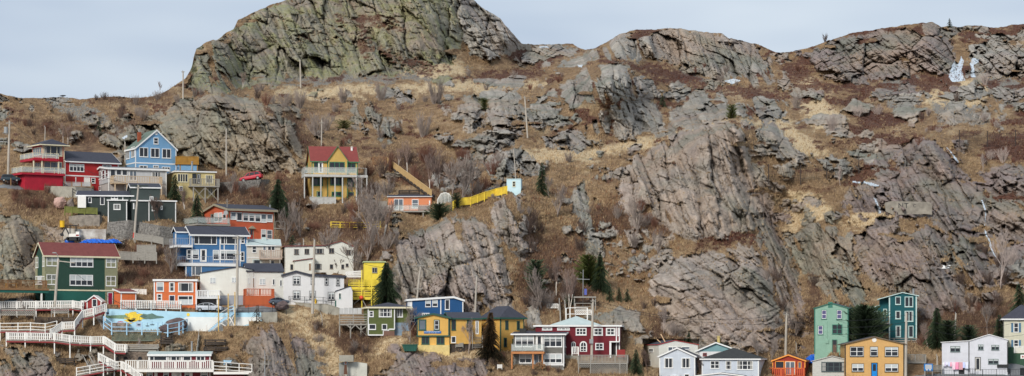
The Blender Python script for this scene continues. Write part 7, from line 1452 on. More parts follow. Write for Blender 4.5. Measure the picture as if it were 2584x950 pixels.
# snow and ice
SNOW = mat('old_snow', S(188,196,202), .8, .05, 1., bump=.05); ICE = mat('blue_ice', S(196,208,218), .3, .2, 1.2, bump=.12, spec=.5)
for i,(poly,lab) in enumerate((([(1358,119),(1380,118),(1388,123),(1364,123)],'thin snow patch on the distant ridge crest'),([(1825,205),(1850,198),(1872,203),(1845,214)],'snow patch at the foot of the rounded middle crag'),([(1456,164),(1472,163),(1470,172),(1458,172)],'small snow patch left of the middle crag'),([(305,345),(320,338),(322,348),(308,352)],'snow scrap on the orange rock left of the sky blue gable'))):
    o = drape('snow_patch', poly, SNOW if i < 6 else ICE, .1, .25); tag(o, lab, 'snow patch', 'snow patches')
for nm, poly, m_, lab in (('frozen_waterfall',[(2400,168),(2407,148),(2416,160),(2424,138),(2433,150),(2430,178),(2438,204),(2420,207),(2402,204),(2394,190)],ICE,'frozen waterfall hanging from the top right crag'),('frozen_waterfall',[(2446,160),(2452,146),(2468,150),(2470,158),(2456,166),(2462,196),(2452,198)],ICE,'narrow frozen strand beside the waterfall on the top right crag'),
    ('mountain_stream',[(2475,505),(2480,505),(2491,540),(2486,580),(2500,615),(2518,650),(2514,653),(2495,618),(2481,584),(2486,545)],ICE,'white stream tumbling down the gully near the right edge'),('ice_streak',[(2383,372),(2390,374),(2424,408),(2418,414)],ICE,'thin ice streak on the ledge of the upper right cliff'),
    ('ice_seep',[(2150,454),(2180,457),(2222,466),(2218,472),(2180,465),(2153,461)],ICE,'icy seep spreading over the ledge above the painted concrete wall'),('ice_seep',[(2202,495),(2210,498),(2225,535),(2216,540)],ICE,'short icy seep left of the painted concrete wall')):
    o = drape(nm, poly, m_, .1, .45); tag(o, lab, nm.replace('_',' '))
# boulders
def boulder(label, u, v, w_, h_, m, seed, dy=-1., sq=1.):
    Y = gpre(u, v)+dy; s = Y/FPX; g = random.Random(seed); o_ = P(u, v, Y); n, k = 22, 12; mb = MB(); pl = [(Vector((g.gauss(0,1),g.gauss(0,1),g.gauss(0,1))).normalized(), g.uniform(.62,.95)) for _ in range(16)]
    for j in range(k+1):
        for i in range(n):
            t, f = 6.2832*i/n, math.pi*j/k-math.pi/2; d = Vector((math.cos(t)*math.cos(f), math.sin(t)*math.cos(f), math.sin(f))); r_ = min([1.]+[c/max(.05,d.dot(p)) for p, c in pl if d.dot(p) > .05])*(1+.03*g.gauss(0,1)); mb.v.append((d.x*r_*w_*s/2, d.y*r_*w_*s*.4, h_*s*.42+d.z*r_*h_*s*.6))
    mb.f = [(j*n+i,j*n+(i+1)%n,(j+1)*n+(i+1)%n,(j+1)*n+i) for j in range(k) for i in range(n)]; o = mb.build('boulder', m); o.location = o_; tag(o,label,'boulder'); return o
BO = mat('boulder_stone', S(150,138,130), .9, .25, .9, bump=.12, col2=S(96,88,84)); BOP = mat('purple_boulder', S(112,96,94), .9, .25, .9, bump=.12, col2=S(72,62,62)); BOK = mat('pinkish_boulder', S(196,162,150), .9, .2, .6, bump=.1)
boulder('big purple grey boulder in front of the harbour mural', 446, 836, 62, 34, BOP, 3, dy=-2.4); boulder('smaller dark boulder left of the big one before the mural', 412, 838, 26, 20, BOP, 4, dy=-2.4); boulder('pink painted boulder below the red house', 152, 522, 38, 28, BOK, 5); boulder('pale boulder right of the pink one below the red house', 178, 524, 22, 24, BO, 6)
boulder('boulder at the mouth of the gully under the grey hatchback', 712, 782, 40, 22, BOP, 7)
for i,(u,v,w_) in enumerate(((1630,680,20),(1612,688,14),(1652,662,12),(1575,668,16),(1598,640,14),(1585,700,10),(1640,700,16))): boulder(['flat grey boulder in the middle of the rusty slope boulders','small boulder left of the flat grey one on the rusty slope','topmost small boulder on the rusty slope','leftmost low boulder on the rusty slope','round boulder above the leftmost one on the rusty slope','smallest, lowest boulder on the rusty slope','rightmost boulder on the rusty slope against the cliff'][i], u, v, w_, w_*.7, BO, 20+i, -.5)
# birds
def bird(label, c, s, fly=True, rz=0, col=None):
    r_ = thing('gull' if fly else 'crow', label, 'bird', c, R(rz)); r_.scale = (s,)*3; mb = MB(); mb.tube([(-.32,0,0),(-.25,0,.02),(-.05,0,.03),(.15,0,.04),(.27,0,.06),(.34,0,.06),(.42,0,.04)],[.02,.06,.1,.09,.06,.05,.01],10); b_ = col; 
    if fly:
        for sg in (-1,1): mb.add([(-.1,sg*.05,.05),(.13,sg*.05,.05),(.16,sg*.42,.28),(.0,sg*.4,.26),(.05,sg*.85,.2),(-.04,sg*.8,.18),(-.1,sg*.05,.02),(.13,sg*.05,.02),(.16,sg*.42,.26),(.0,sg*.4,.24)],[(0,1,2,3),(3,2,4,5),(6,9,8,7),(9,5,4,8),(0,3,9,6),(1,7,8,2)])
    else:
        mb.tube([(0,-.03,-.02),(0,-.03,-.2)],.012,5); mb.tube([(0,.03,-.02),(0,.03,-.2)],.012,5)
    mb.add([(-.3,-.05,.01),(-.3,.05,.01),(-.5,.08,.0),(-.5,-.08,.0),(-.3,0,-.02)],[(0,1,2,3),(0,3,4),(1,4,2),(3,2,4)]); mb.build('body', b_, r_, True)
    return r_
bird('white gull gliding across the purple cliff on the right', P(2385,678,395), 1.9, True, 20, WHITE); bird('dark crow perched on the skyline at the far left', P(158,243,516), 1.7, False, 10, mat('crow_black',S(34,34,38),.6))
# a worker in a doorway is not shown; wood pile and crates
wp_ = thing('wood_pile', 'brown heap of split firewood beside the warm grey house door', 'wood pile', zG(ZO,1095,828,-2.)); mb = MB(); q = random.Random(8)
for i in range(46): x = q.uniform(-.9,.9); z = q.uniform(.05,.75)*(1-abs(x)/1.1); mb.tube([(x,-.3+q.uniform(-.1,.1),z),(x+q.uniform(-.2,.2),.3,z+q.uniform(-.1,.1))],.09,6)
mb.build('log', BROWNW, wp_)
for i,(zm,x0,y0,x1,y1,lab,m_) in enumerate(((ZI,920,755,1010,795,'stacked pale blue crates on the veranda side deck','BLP'),(ZN,1180,640,1275,690,'weathered plank table beside the mustard wing','GREYW'),(ZO,590,805,650,850,'small white slatted pallet beside the dark spruce','WHITE'))):
    u, v = zp(zm,(x0+x1)/2,y1); Yb = gpre(u,v)-1.6; a = zP(zm,x0,y1,Yb); b = zP(zm,x1,y0,Yb); r_ = thing('plank_crate', lab, 'crate', a); W_,H_ = b.x-a.x,b.z-a.z; mb = MB()
    for k in range(4): mb.box((0,0,H_*k/4),(W_,.04,H_*(k+.75)/4)); mb.box((0,.8,H_*k/4),(W_,.84,H_*(k+.75)/4))
    mb.build('slats', globals()[m_], r_); mb = MB()
    for x in (0,W_-.08):
        for y in (.04,.72): mb.box((x,y,-.2),(x+.08,y+.08,H_))
    mb.build('corner_post', globals()[m_], r_)
bt = thing('lawn_chair', 'bright blue plastic chair by the steps of the mustard wing', 'chair', zG(ZN,1345,640,-1.8)); BC = mat('chair_blue',S(60,96,220),.5); mb = MB(); mb.box((-.3,-.3,.4),(.3,.3,.46)); mb.build('seat',BC,bt); mb = MB(); mb.box((-.3,.24,.46),(.3,.3,1.0)); mb.build('backrest',BC,bt)
for x in (-.27,.27):
    for y in (-.27,.27): mb = MB(); mb.bar((x,y,0),(x,y,.4),.05,.05); mb.build('leg',BC,bt)
mb = MB()
for i in range(9): mb.box((0,-.3*i,-.22*i-.05),(1.6,-.3*i+.3,-.22*i))
o = zP(ZN,1385,560,gpre(1190,860)-3.2); st2 = thing('entrance_steps', 'grey timber steps below the narrow white door of the mustard wing', 'steps', o); mb.build('tread', GREYW, st2); mb = MB(); mb.bar((0,0,0),(0,-2.5,-1.9),.08,.25); mb.bar((1.6,0,0),(1.6,-2.5,-1.9),.08,.25); mb.build('stringer', GREYW, st2); mb = MB(); rail_mesh(mb,[Vector((0,0,0)),Vector((0,-2.5,-1.9))],.9,'pipe'); mb.build('handrail', GREYW, st2)
# ---------------------------------------------------------------- vegetation
def leafmat(name, c1, c2, rough=.9):
    m = bpy.data.materials.new(name); m.use_nodes = True; n = m.node_tree; b = n.nodes['Principled BSDF']; b.inputs['Roughness'].default_value = rough; b.inputs['Specular IOR Level'].default_value = .1
    a = n.nodes.new('ShaderNodeAttribute'); a.attribute_name = 'tone'; x = n.nodes.new('ShaderNodeMixRGB'); x.inputs[1].default_value = (*c1,1); x.inputs[2].default_value = (*c2,1)
    n.links.new(a.outputs['Fac'], x.inputs[0]); n.links.new(x.outputs[0], b.inputs['Base Color']); return m
def trimesh(name, V_, tone, m, quad=False):
    """V_: (n, 3 or 4, 3) corners, tone: (n,)"""
    n, k, _ = V_.shape; me = bpy.data.meshes.new(name); me.vertices.add(n*k); me.vertices.foreach_set('co', V_.astype(np.float32).ravel())
    me.loops.add(n*k); me.loops.foreach_set('vertex_index', np.arange(n*k, dtype=np.int32)); me.polygons.add(n); me.polygons.foreach_set('loop_start', np.arange(0, n*k, k, dtype=np.int32)); me.update()
    a = me.color_attributes.new('tone', 'FLOAT_COLOR', 'POINT'); t = np.repeat(tone, k); a.data.foreach_set('color', np.stack([t,t,t,np.ones_like(t)],-1).ravel().astype(np.float32)); me.materials.append(m); return me
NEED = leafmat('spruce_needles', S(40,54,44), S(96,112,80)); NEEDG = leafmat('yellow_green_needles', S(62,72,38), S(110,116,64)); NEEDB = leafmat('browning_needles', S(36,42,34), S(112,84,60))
BARK = mat('spruce_bark', S(84,70,60), .95, .2, 3.); BIRCH = mat('birch_bark', S(206,198,186), .8, .15, 3.); GBARK = mat('grey_bark', S(142,130,122), .9, .15, 2.); DBARK = mat('dark_bark', S(96,80,72), .9, .15, 2.); RBARK = mat('red_brown_twigs', S(120,84,70), .9, .15, 2.); PBARK = mat('pale_twigs', S(168,154,146), .9, .12, 2.)
def spruce_mesh(seed, wid=.24, dense=1., lean=0., bushy=False, brown=False):
    g = np.random.default_rng(seed); T = []; tn = []
    nw = int(19*dense+4)
    for i in range(nw):
        z = .05+.94*(i/nw)**.95; wid_ = wid*1.3; r = wid_*((1-z)**.85 if not bushy else math.sqrt(max(0,1-(2*z-.85)**2/1.3)))*(.7+.5*g.random())+.014
        nb = max(5, int(13*dense*(1-.4*z)))
        for b_ in range(nb):
            a = g.random()*6.283; L_ = r*(.6+.55*g.random()); droop = -.3*L_ if not bushy else .15*L_; d = np.array([math.cos(a), math.sin(a), 0]); s_ = np.array([-d[1], d[0], 0])
            k = max(3, int(L_/.017))
            for j in range(k):
                f = (j+.6)/k; c = np.array([0,0,z]) + d*L_*f + np.array([0,0,droop*f*f*2+.04*L_*f]); w_ = .033*(1-.5*f)*(1 if not bushy else 1.2)
                for sg in (-1, 1):
                    e = c+s_*sg*w_*(.7+.7*g.random())+d*w_*.8+np.array([0,0,-w_*(.25+.5*g.random())]); p3 = c+d*w_*.9+np.array([0,0,.008+.012*g.random()])
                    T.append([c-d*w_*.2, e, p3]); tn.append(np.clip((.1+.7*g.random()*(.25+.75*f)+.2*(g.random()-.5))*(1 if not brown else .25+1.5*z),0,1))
    return np.array(T), np.array(tn)
def make_spruce(label, u, v, vt, wid=.24, seed=1, m=NEED, dense=1., bushy=False, cat='spruce', lean=0., group='dark spruces', name='spruce_tree', dy=0.):
    Y = gv(u, v)-.3+dy if seed != 23 else 403.5; b = P(u, v, Y); H_ = (v-vt)/FPX*Y; r_ = thing(name, label, cat, b-Vector((0,0,.15)), random.uniform(0,6), group); r_.rotation_euler = (lean*.3, lean, r_.rotation_euler[2])
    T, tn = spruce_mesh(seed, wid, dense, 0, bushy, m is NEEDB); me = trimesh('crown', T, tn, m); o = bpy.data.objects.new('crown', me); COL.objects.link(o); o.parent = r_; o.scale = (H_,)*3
    mb = MB(); mb.tube([(0,0,-.4),(0,0,H_*.5),(0,0,H_*.97)],[.02*H_+.03,.012*H_+.02,.01],7); mb.build('trunk', BARK, r_); return r_
SPR = [('dark spruce before the pale yellow house, with drooping boughs',441,505,437,.28,1,NEED,1.1,0),('dark spruce left of the orange red house deck',497,578,486,.26,2,NEED,1.1,0),('large dark spruce right of the orange red house roof',702,540,448,.33,3,NEED,1.3,0),
('small dark spruce on the scree slope above the red house',250,344,305,.3,4,NEED,.8,0),('lone spruce on the skyline of the top right crag',2396,70,44,.32,5,NEED,.8,0),('slim dark spruce right of the powder blue hut',1368,490,406,.2,6,NEED,1.,0),
('small dark spruce in the heath left of the middle crag',1672,268,236,.28,7,NEED,.8,0),('round yellow green young pine on the upper bench',1847,300,262,.36,8,NEEDG,.9,1),('small yellow green bush pine between the grey boulders',1222,276,246,.34,9,NEEDG,.9,1),
('dark green shrubby juniper right of the peach orange cabin',1108,555,512,.62,10,NEED,1.1,1),('narrow dark conifer beside the greenhouse',1152,526,484,.26,11,NEED,.9,1),('large dark spruce hiding the bright yellow cabin',975,770,658,.36,12,NEED,1.5,0),
('dark spruce with browning top leaning before the mustard house',1235,902,783,.27,13,NEEDB,1.4,0),('tall dark spruce right of the pale cross mast',1514,735,638,.28,14,NEED,1.4,0),('broad yellow green conifer behind the pale cross mast',1486,722,640,.30,15,NEEDG,1.2,1),
('left one of three small spruces right of the pergola',1538,762,718,.28,16,NEED,.9,0),('middle one of three small spruces right of the pergola',1562,760,722,.25,17,NEED,.9,0),('right one of three small spruces right of the pergola',1583,762,726,.3,18,NEED,.9,0),
('dark conifer half hidden behind the bare thicket on the slope',1352,740,652,.24,19,NEED,1.,1),('small dark conifer at the foot of the white birches',1438,772,742,.4,20,NEED,.8,1),('small grey green spruce right of the maroon house deck',1605,942,878,.28,21,NEED,1.,0),('dark spruce top above the ivory house with red roof edge',1738,872,834,.34,22,NEED,1.,0),
('big dark rounded evergreen between the mint and deep teal houses',2182,874,768,.42,23,NEED,1.5,1),('tall dark spruce right of the deep teal house',2364,878,772,.27,24,NEED,1.3,0),('dark bushy conifer left of the leaning pole behind the cool white house',2392,872,806,.38,25,NEED,1.1,1),('dark conifer right of the leaning pole behind the cool white house',2444,868,818,.42,26,NEED,1.1,1),
('dark conifer left of the cream house with blue shutters',2522,862,790,.3,27,NEED,1.1,0),('dark spruce on the slope at the right edge above the cream house',2572,800,712,.36,28,NEED,1.1,0),('sparse small bare-branched spruce at the end of the mural',648,814,766,.34,29,NEEDB,.5,0),('slim spruce before the long ivory house, partly bare',737,676,588,.24,30,NEED,.7,0),
('low spreading dark juniper on the slope above the brick red roof',868,326,303,.9,31,NEEDG,.8,1),('small browning spruce behind the brick red roof',862,378,350,.34,32,NEEDB,.7,0)]
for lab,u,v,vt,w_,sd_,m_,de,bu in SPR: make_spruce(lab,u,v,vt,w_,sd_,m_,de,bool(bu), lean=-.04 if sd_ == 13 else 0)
# ---- bare broad-leaved trees
def branch(mb, p, d, L_, r, g, depth, up=.25, spread=.6):
    n = 3 if depth > 0 else 2; pts = [p]; rr = [r]; q = p
    for i in range(n):
        d = (d+Vector((g.uniform(-.16,.16),g.uniform(-.16,.16),g.uniform(-.05,.14)))).normalized(); q = q+d*(L_/n); pts.append(q); rr.append(max(.012, r*(1-.4*(i+1)/n)))
    mb.tube(pts, rr, 4 if depth > 2 else 3, False)
    if depth <= 0: return
    k = g.choice((3,3,4)) if depth > 1 else g.choice((3,4,5))
    for i in range(k):
        f = g.uniform(.35,1) if i else 1; j = min(n-1, int(f*n)); b = pts[j].lerp(pts[j+1], f*n-j) if f < 1 else pts[-1]
        a = g.uniform(0,6.283); s_ = g.uniform(.3,1)*spread; dd = (d+Vector((math.cos(a)*s_, math.sin(a)*s_*.7, up*g.uniform(0,1)))).normalized(); branch(mb, b, dd, L_*g.uniform(.55,.78), max(.014, rr[-1]*g.uniform(.6,.85)), g, depth-1, up, spread)
def bare_proto(seed, H_=6., depth=4, stems=1, m=GBARK, spread=.6):
    g = random.Random(seed); tr = MB(); br = MB()
    for s_ in range(stems):
        a = g.uniform(0,6.28); k = .0 if stems == 1 else .28; d = Vector((math.cos(a)*k, math.sin(a)*k, 1)).normalized(); p0 = Vector((math.cos(a)*.12*k, math.sin(a)*.12*k, -.3)); th_ = H_*.42; pts = [p0]
        for i in range(3): d = (d+Vector((g.uniform(-.1,.1),g.uniform(-.1,.1),0))).normalized(); pts.append(pts[-1]+d*th_/3)
        tr.tube(pts,[.016*H_,.013*H_,.011*H_,.009*H_],6)
        for i in range(5 if stems < 3 else 3): a = g.uniform(0,6.28); b = pts[g.choice((1,2,3,3))]; branch(br, b, (d*1.1+Vector((math.cos(a)*spread,math.sin(a)*spread*.8,.25))).normalized(), H_*g.uniform(.2,.28), .0085*H_, g, depth-1, .3, spread)
        branch(br, pts[-1], d, H_*.28, .009*H_, g, depth-1, .4, spread)
    return tr, br
PROT = {}
def bare(label, u, v, vt, kind, group='bare trees', dy=0., cat='tree', name='bare_tree'):
    Y = gv(u, v)-.3+dy; b = P(u, v, Y); H_ = (v-vt)/FPX*Y
    if kind not in PROT:
        sd_, st, m_, sp, de = {'birch':(3,1,BIRCH,.45,4),'birch2':(8,2,BIRCH,.5,4),'grey':(5,1,GBARK,.65,5),'grey2':(12,1,GBARK,.75,5),'multi':(7,4,GBARK,.5,4),'dark':(9,2,DBARK,.6,5),'pale':(14,1,PBARK,.6,5)}[kind]
        tr, br = bare_proto(sd_, 6., de, st, m_, sp); r_ = thing(name, label, cat, b, 0, group); tr.build('trunk', m_, r_, True, False); br.build('crown', mat('birch_twigs',S(136,116,106),.9,.15,2.) if m_ is BIRCH else m_, r_, False, False); PROT[kind] = r_
        zmax = max(p[2] for p in br.v); r_['label'] = label; r_.scale = (H_/zmax,)*3; PROT[kind+'_z'] = zmax
    else:
        r_ = copy_tree(PROT[kind]); tag(r_, label, cat, group); r_.location = b; r_.scale = (H_/PROT[kind+'_z'],)*3
    r_.rotation_euler = (0,0,random.uniform(0,6.28)); r_.name = name; return r_
BT = [('white barked birch above the greenhouse, leftmost of two tall ones',1084,492,386,'birch'),('slender white birch leaning right beside the hillside stairway foot',1107,478,372,'birch2'),('thin white birch above the middle of the hillside stairway',1028,445,352,'birch'),('thin pale tree at the upper end of the hillside stairway',1005,418,372,'birch2'),
('bare grey tree left of the yellow fence',1140,510,395,'grey'),('tall bare grey tree behind the greenhouse',1165,505,385,'multi'),('bare grey tree in the thicket between greenhouse and yellow fence',1190,500,400,'grey2'),('bare grey tree right of the stilts of the golden yellow house',905,560,440,'grey2'),('crooked grey tree below the golden yellow house deck end',930,590,455,'multi'),('bare forked tree before the peach orange cabin platform',955,625,500,'grey'),('pale curving tree left of the peach orange cabin',968,600,505,'birch2'),
('bare tree with wide crown before the middle of the long ivory house',828,690,566,'grey'),('low dark bare tree before the right windows of the long ivory house',852,690,640,'dark'),('tall pale trunk tree between the ivory house and yellow cabin',893,724,600,'grey2'),('bare tree on the slope right of the long ivory house',925,660,560,'multi'),('bare tree behind the right end of the long ivory house',945,620,520,'grey'),('dark bare tree behind the satellite dish and spruce',760,600,500,'multi'),('slim bare tree right of the orange red house balcony',722,610,520,'multi'),('bare tree in front of the brown streaked pole',582,490,430,'multi'),
('wide fan-shaped bare thicket tree left of the birches above the maroon house',1368,782,672,'multi'),('white birch with two stems left of the cross mast',1437,780,672,'birch2'),('slim white birch behind the fan-shaped thicket',1404,750,645,'birch'),('pale bare tree against the cliff above the ivory house with red edge',1675,838,768,'pale'),('bare grey tree in front of the ivory house with red edge',1634,938,876,'dark'),('dark thin tree between the pale blue gable and hip houses',1769,948,890,'dark'),
('large bare pale tree below the stream near the right edge',2525,722,570,'pale'),('bare grey tree left of the butter cream house',2492,848,760,'grey'),('bare forked tree right of the deep teal house foot',2343,878,820,'birch2'),('bare tree overlapping the deep teal house ground floor',2245,892,808,'dark'),('bare tree before the rock left of the rust red cabin',1945,912,850,'multi'),('wide bare thicket before the fissured rock left of the cliff pole',1915,905,840,'multi'),
('bare tree before the olive and royal blue houses',1035,868,770,'grey2'),('pale bare tree in front of the mustard wing door',1183,892,800,'pale'),('bare grey tree growing before the browning spruce',1215,880,815,'dark'),('bare tree at the right end of the slate green bungalow',396,562,490,'dark'),('pale thin tree before the pale yellow house deck',466,530,470,'birch2'),
('left one of two thin white birches above the red house',159,366,308,'birch'),('right one of two thin white birches above the red house',171,366,312,'birch2'),('dark thicket tree left of the ocean blue house',432,690,610,'multi'),('bare bush tree before the top picket walkway',68,800,740,'multi'),('small bare tree below the lattice panel',352,892,850,'pale'),('small bare tree on the skyline between the ridge bushes',404,243,205,'birch'),('white-stemmed bare tree on the flank of the main peak',612,222,180,'birch2'),
('bare tree left of the right hand rockfall fence',2480,440,385,'pale'),('bare tree in the ravine above the painted wall',2120,470,415,'pale'),('bare tree before the crag right of the hut',1385,500,440,'grey'),('second bare tree before the crag right of the hut',1405,545,460,'multi'),('bare tree in the gully left of the main cliff',1610,590,490,'multi'),('bare tree leaning in the gully under the main cliff foot',1660,640,575,'multi')]
for a in BT: bare(*a)
# ---- bare shrubs, every one a thing
def shrub_mesh(seed, stems=26, m=None, fan=.75):
    g = random.Random(seed); mb = MB()
    for i in range(stems):
        a = g.uniform(0,6.283); t = g.uniform(.05,1)*fan; d = Vector((math.cos(a)*t, math.sin(a)*t*.8, 1)).normalized(); L_ = g.uniform(.55,1)*(1.05-.3*t); b = Vector((math.cos(a)*.12*g.random(), math.sin(a)*.12*g.random(), -.05)); m1 = b+d*L_*.5; d2 = (d+Vector((0,0,.25))+Vector((g.uniform(-.15,.15),)*3)).normalized(); e = m1+d2*L_*.5
        mb.tube([b,m1,e],[.011,.007,.004],3,False)
        for j in range(8):
            f = g.uniform(.25,.95); c = b.lerp(m1,f*2) if f < .5 else m1.lerp(e,f*2-1); dd = (d2+Vector((g.uniform(-.7,.7),g.uniform(-.7,.7),g.uniform(-.1,.4)))).normalized(); mb.tube([c,c+dd*L_*g.uniform(.15,.35)],[.005,.003],3,False)
    me = bpy.data.meshes.new('bare_shrub'); me.from_pydata(mb.v,[],mb.f); me.update(); me.materials.append(m); return me
SHM = {}
for k, m_ in (('grey',GBARK),('dark',DBARK),('red',RBARK),('pale',PBARK)): SHM[k] = [shrub_mesh(20+i*7+len(k), 44, m_, (.6,.95)[i%2]) for i in range(3)]
CN = {'grey':'grey brown','dark':'dark brown','red':'reddish brown','pale':'pale silvery'}
def near(u, v):
    LM = [((260,240),'on the left skyline ridge'),((180,330),'on the scree slope above the red house'),((330,310),'on the hillside left of the left crag'),((560,250),'on top of the left crag'),((800,240),'on the grass shelf under the main peak'),((1050,240),'on the grass shelf right under the main peak'),((900,330),'on the slope above the brick red roof'),((1050,430),'around the hillside stairway'),((1240,300),'among the grey boulders of the middle slope'),((1450,380),'on the straw coloured bench'),((1500,260),'around the blocky middle crags'),((1700,240),'in the red heath below the rounded crag'),((2000,230),'in the high saddle right of the rounded crag'),((2250,290),'on the heath of the upper right slope'),((2480,320),'on the upper slope near the right edge'),((2080,430),'along the left rockfall fence'),((2330,480),'above the mauve cliff on the right'),((2500,700),'in the gully at the right edge'),((2450,800),'behind the houses at lower right'),((2000,720),'in the gully left of the mint house'),((1750,640),'on the ledges of the main cliff'),((1560,560),'in the rusty gully left of the main cliff'),((1400,600),'on the rusty slope below the hut crag'),((1420,740),'on the slope above the maroon house'),((1150,520),'around the yellow board fence'),((880,600),'in the thicket below the golden yellow house'),((640,490),'in the rusty thicket under the red car'),((380,680),'on the bank between green and blue houses'),((90,500),'on the rusty bank left of the bungalow'),((860,860),'in the dry gully by the culvert'),((250,880),'on the slope below the boardwalks'),((1350,920),'in the grass below the maroon house'),((1000,860),'by the rocks under the olive house'),((760,560),'right of the orange red house'),((1720,860),'at the foot of the main cliff'),((560,850),'on the terraces below the mural')]
    return min(LM, key=lambda q: (q[0][0]-u)**2+((q[0][1]-v)*1.3)**2)[1]
NSH = 0
def shrub(u, v, hpx, kind, wide=1.15, lab=None):
    global NSH
    Y = gv(u, v)-.05; H_ = hpx/FPX*Y; o = bpy.data.objects.new('bare_shrub', random.choice(SHM[kind])); COL.objects.link(o); o.location = P(u, v, Y); o.scale = (H_*wide, H_*wide, H_); o.rotation_euler = (0,0,random.uniform(0,6.28)); NSH += 1
    sz = 'low' if hpx < 19 else 'tall' if hpx > 34 else 'mid-sized'; w_ = near(u, v); tag(o, lab or '%s %s bare shrub %s' % (sz, CN[kind], w_), 'shrub', '%s %s shrubs %s' % (sz, CN[kind], w_)); return o
for u,v,h_,k,l in ((1100,262,66,'grey','largest fan-shaped bare shrub on the grass shelf under the main peak'),(865,260,46,'grey','upright grey shrub on the grass shelf, left of two alike'),(962,255,52,'grey','upright grey shrub on the grass shelf, between its two neighbours'),(757,275,52,'grey','wide shrub below the pale pole of the grass shelf'),(720,270,40,'grey',None),(672,266,34,'red','reddish shrub right of the left crag top'),(1070,345,62,'grey','tall narrow thicket shrub on the slope below the largest shrub'),(800,340,60,'grey','tall faint shrub above the brick red roof'),(822,330,46,'grey',None),(262,252,22,'dark','bushy shrub on the left skyline ridge'),(242,254,16,'dark',None),(2082,105,20,'dark','little bush on the skyline left of the top right crag'),(1590,395,20,'grey',None),(2100,330,44,'pale','round silvery thicket on the right bench'),(2165,295,34,'pale',None),(2215,290,30,'pale',None),(2010,275,44,'grey',None),(2485,215,34,'pale',None),(1435,410,32,'grey',None),(2530,410,40,'pale',None),(2500,405,30,'pale',None),(1810,205,16,'dark',None)): shrub(u, v, h_, k, 1.1, l)
q = random.Random(77)
for (a,b,c,d,n,h0,h1,ks) in [(440,700,225,262,14,20,38,('grey','dark')),(300,400,250,310,12,16,34,('dark','grey')),(60,300,290,350,16,14,28,('dark','red','grey')),(230,330,345,375,7,16,30,('dark','red')),(700,1150,235,290,10,16,30,('grey',)),(780,1000,300,380,12,16,34,('grey','red')),(960,1260,400,500,44,24,52,('grey','dark','red')),(880,1000,440,640,30,24,50,('grey','dark','red')),(700,900,520,600,26,20,42,('red','dark','grey')),(540,720,452,505,26,18,36,('red','dark')),(300,470,640,730,30,18,36,('dark','red')),(20,150,478,535,16,18,36,('red',)),(1180,1420,190,240,12,12,26,('grey','red')),(1500,1700,230,320,10,12,24,('grey','dark')),(1700,2060,160,290,18,12,28,('grey','red')),(2050,2560,230,430,26,12,30,('pale','dark','red')),(1330,1480,560,780,40,26,52,('grey','dark')),(1480,1660,520,650,18,18,40,('grey','red')),(1620,1760,770,870,14,20,40,('dark','grey')),(1900,2060,700,905,16,20,44,('dark','grey')),(2290,2570,770,890,34,24,48,('red','dark','grey')),(2400,2570,600,760,16,20,46,('pale','dark')),(780,940,820,900,22,18,36,('dark','grey')),(980,1060,790,870,10,20,40,('red','grey')),(1240,1300,870,930,8,16,28,('red','dark')),(1300,1620,915,960,16,10,22,('red','dark')),(0,260,780,830,10,14,26,('dark',)),(560,700,850,960,8,12,22,('grey','dark')),(1200,1340,500,560,8,14,26,('grey',))]:
    for _ in range(max(2,int(n*.5))):
        u, v = q.uniform(a,b), q.uniform(c,d)
        if any(p[0]-4 < u < p[1]+4 and p[2] < v < p[3]-4 for p in PADS): continue
        shrub(u, v, q.uniform(h0,h1), q.choice(ks), q.uniform(.9,1.4))
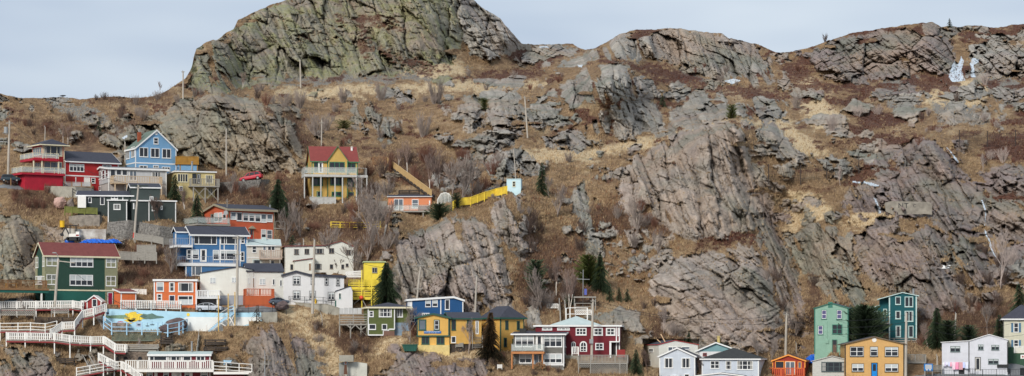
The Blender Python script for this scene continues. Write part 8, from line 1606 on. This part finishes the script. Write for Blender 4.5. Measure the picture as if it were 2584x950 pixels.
# ---- uncountable ground cover
def gvv(u, v):
    j = np.clip(np.round((u-us[0])/STEP).astype(int), 0, len(us)-1)
    lo = np.round((1100-v)/((1100-272)/(NL-1))).astype(int); s_ = sky_v[j]; hi = NL+np.round((272-STEP-v)/(272-STEP-s_+1e-6)*(NU-1)).astype(int)
    return np.clip(np.where(v > 272-STEP/2, lo, hi), 0, NR-1), j
def cover(name, label, N, dens, hgt, wid, m, lean=.35, vmin=-60, nb=2):
    u = rng.uniform(-60, 2650, N); v = rng.uniform(vmin, 1000, N); j = np.clip(((u-us[0])/STEP).astype(int), 0, len(us)-1); ok = v > sky_v[j]+1.5; u, v = u[ok], v[ok]; i, j = gvv(u, v)
    w_ = dens(i, j, u, v); ok = rng.random(len(u)) < w_
    for (a, b, c, d) in [(545,745,760,800),(2250,2650,912,1000),(-60,250,462,486)]: ok &= ~((u > a) & (u < b) & (v > c) & (v < d))
    for p in PADS: ok &= ~((u > p[0]+1) & (u < p[1]-1) & (v > p[2]+8) & (v < p[3]-1))
    u, v, i, j = u[ok], v[ok], i[ok], j[ok]; Y = D[i, j]-.02; vv = V[i, j]; n = len(u); B = np.stack([(u-UC)/FPX*Y, Y, CZ+(VH-vv)/FPX*Y-.08], -1); out = []; tn = []
    cl = fbm(u/20., v/12., 555, 3)*.5+.5
    for k in range(nb):
        h_ = hgt*(.5+.8*rng.random(n))*(.7+.6*cl); a = rng.uniform(0, 6.283, n); w2 = wid*(.6+.8*rng.random(n)); tx = rng.normal(0, lean, n)*h_+.12*h_; ty = rng.normal(-.15, lean, n)*h_
        s_ = np.stack([np.cos(a)*w2, np.sin(a)*w2*.5, 0*a], -1); o = np.stack([rng.normal(0,.12,n), rng.normal(0,.08,n), 0*a], -1); out.append(np.stack([B+o-s_, B+o+s_, B+o+np.stack([tx, ty, h_], -1)], 1)); tn.append(np.clip(cl*.6+.4*rng.random(n)+.25*(pm[i,j]-.3), 0, 1))
    me = trimesh(name, np.concatenate(out), np.concatenate(tn), m); o = bpy.data.objects.new(name, me); COL.objects.link(o); tag(o, kind='stuff'); return o
GRM = leafmat('dry_grass', S(106,86,66), S(196,170,132)); BRM = leafmat('dead_brush', S(70,54,46), S(132,104,86)); HEM = leafmat('heath_scrub', S(56,42,36), S(116,74,60)); FERN = leafmat('rusty_bracken', S(110,80,60), S(160,120,88))
cover('dry_grass', '', 420000, lambda i,j,u,v: (1-rm[i,j])*(1-hm[i,j])*(1-.7*bm_[i,j])*(1-.6*sm_[i,j])*.62*np.clip(.25+v/700.,.3,1), .42, .07, GRM, .4)
cover('dead_brushwood', '', 320000, lambda i,j,u,v: (1-rm[i,j])*(bm_[i,j]*.9+.05)*(1-.6*hm[i,j]), .95, .035, BRM, .5)
cover('heath_scrub', '', 260000, lambda i,j,u,v: hm[i,j]*(1-rm[i,j])*.9, .38, .08, HEM, .5, nb=3)
_rz = lambda u, v: np.exp(-(((u-1560)/150)**2+((v-620)/120)**2))+np.exp(-(((u-1420)/130)**2+((v-700)/110)**2))+.6*np.exp(-(((u-620)/110)**2+((v-480)/35)**2))+.5*np.exp(-(((u-1080)/300)**2+((v-480)/60)**2))
cover('rusty_bracken', '', 200000, lambda i,j,u,v: (1-rm[i,j])*np.clip(_rz(u,v),0,1)*.8*(fbm(u/16.,v/10.,733,3)>-.1), .5, .07, FERN, .5)
cover('ledge_grass', '', 500000, lambda i,j,u,v: (rm[i,j] > .5)*(fbm(u/26.,v/9.,611,4,.6) > .30)*.3, .3, .07, GRM, .5)
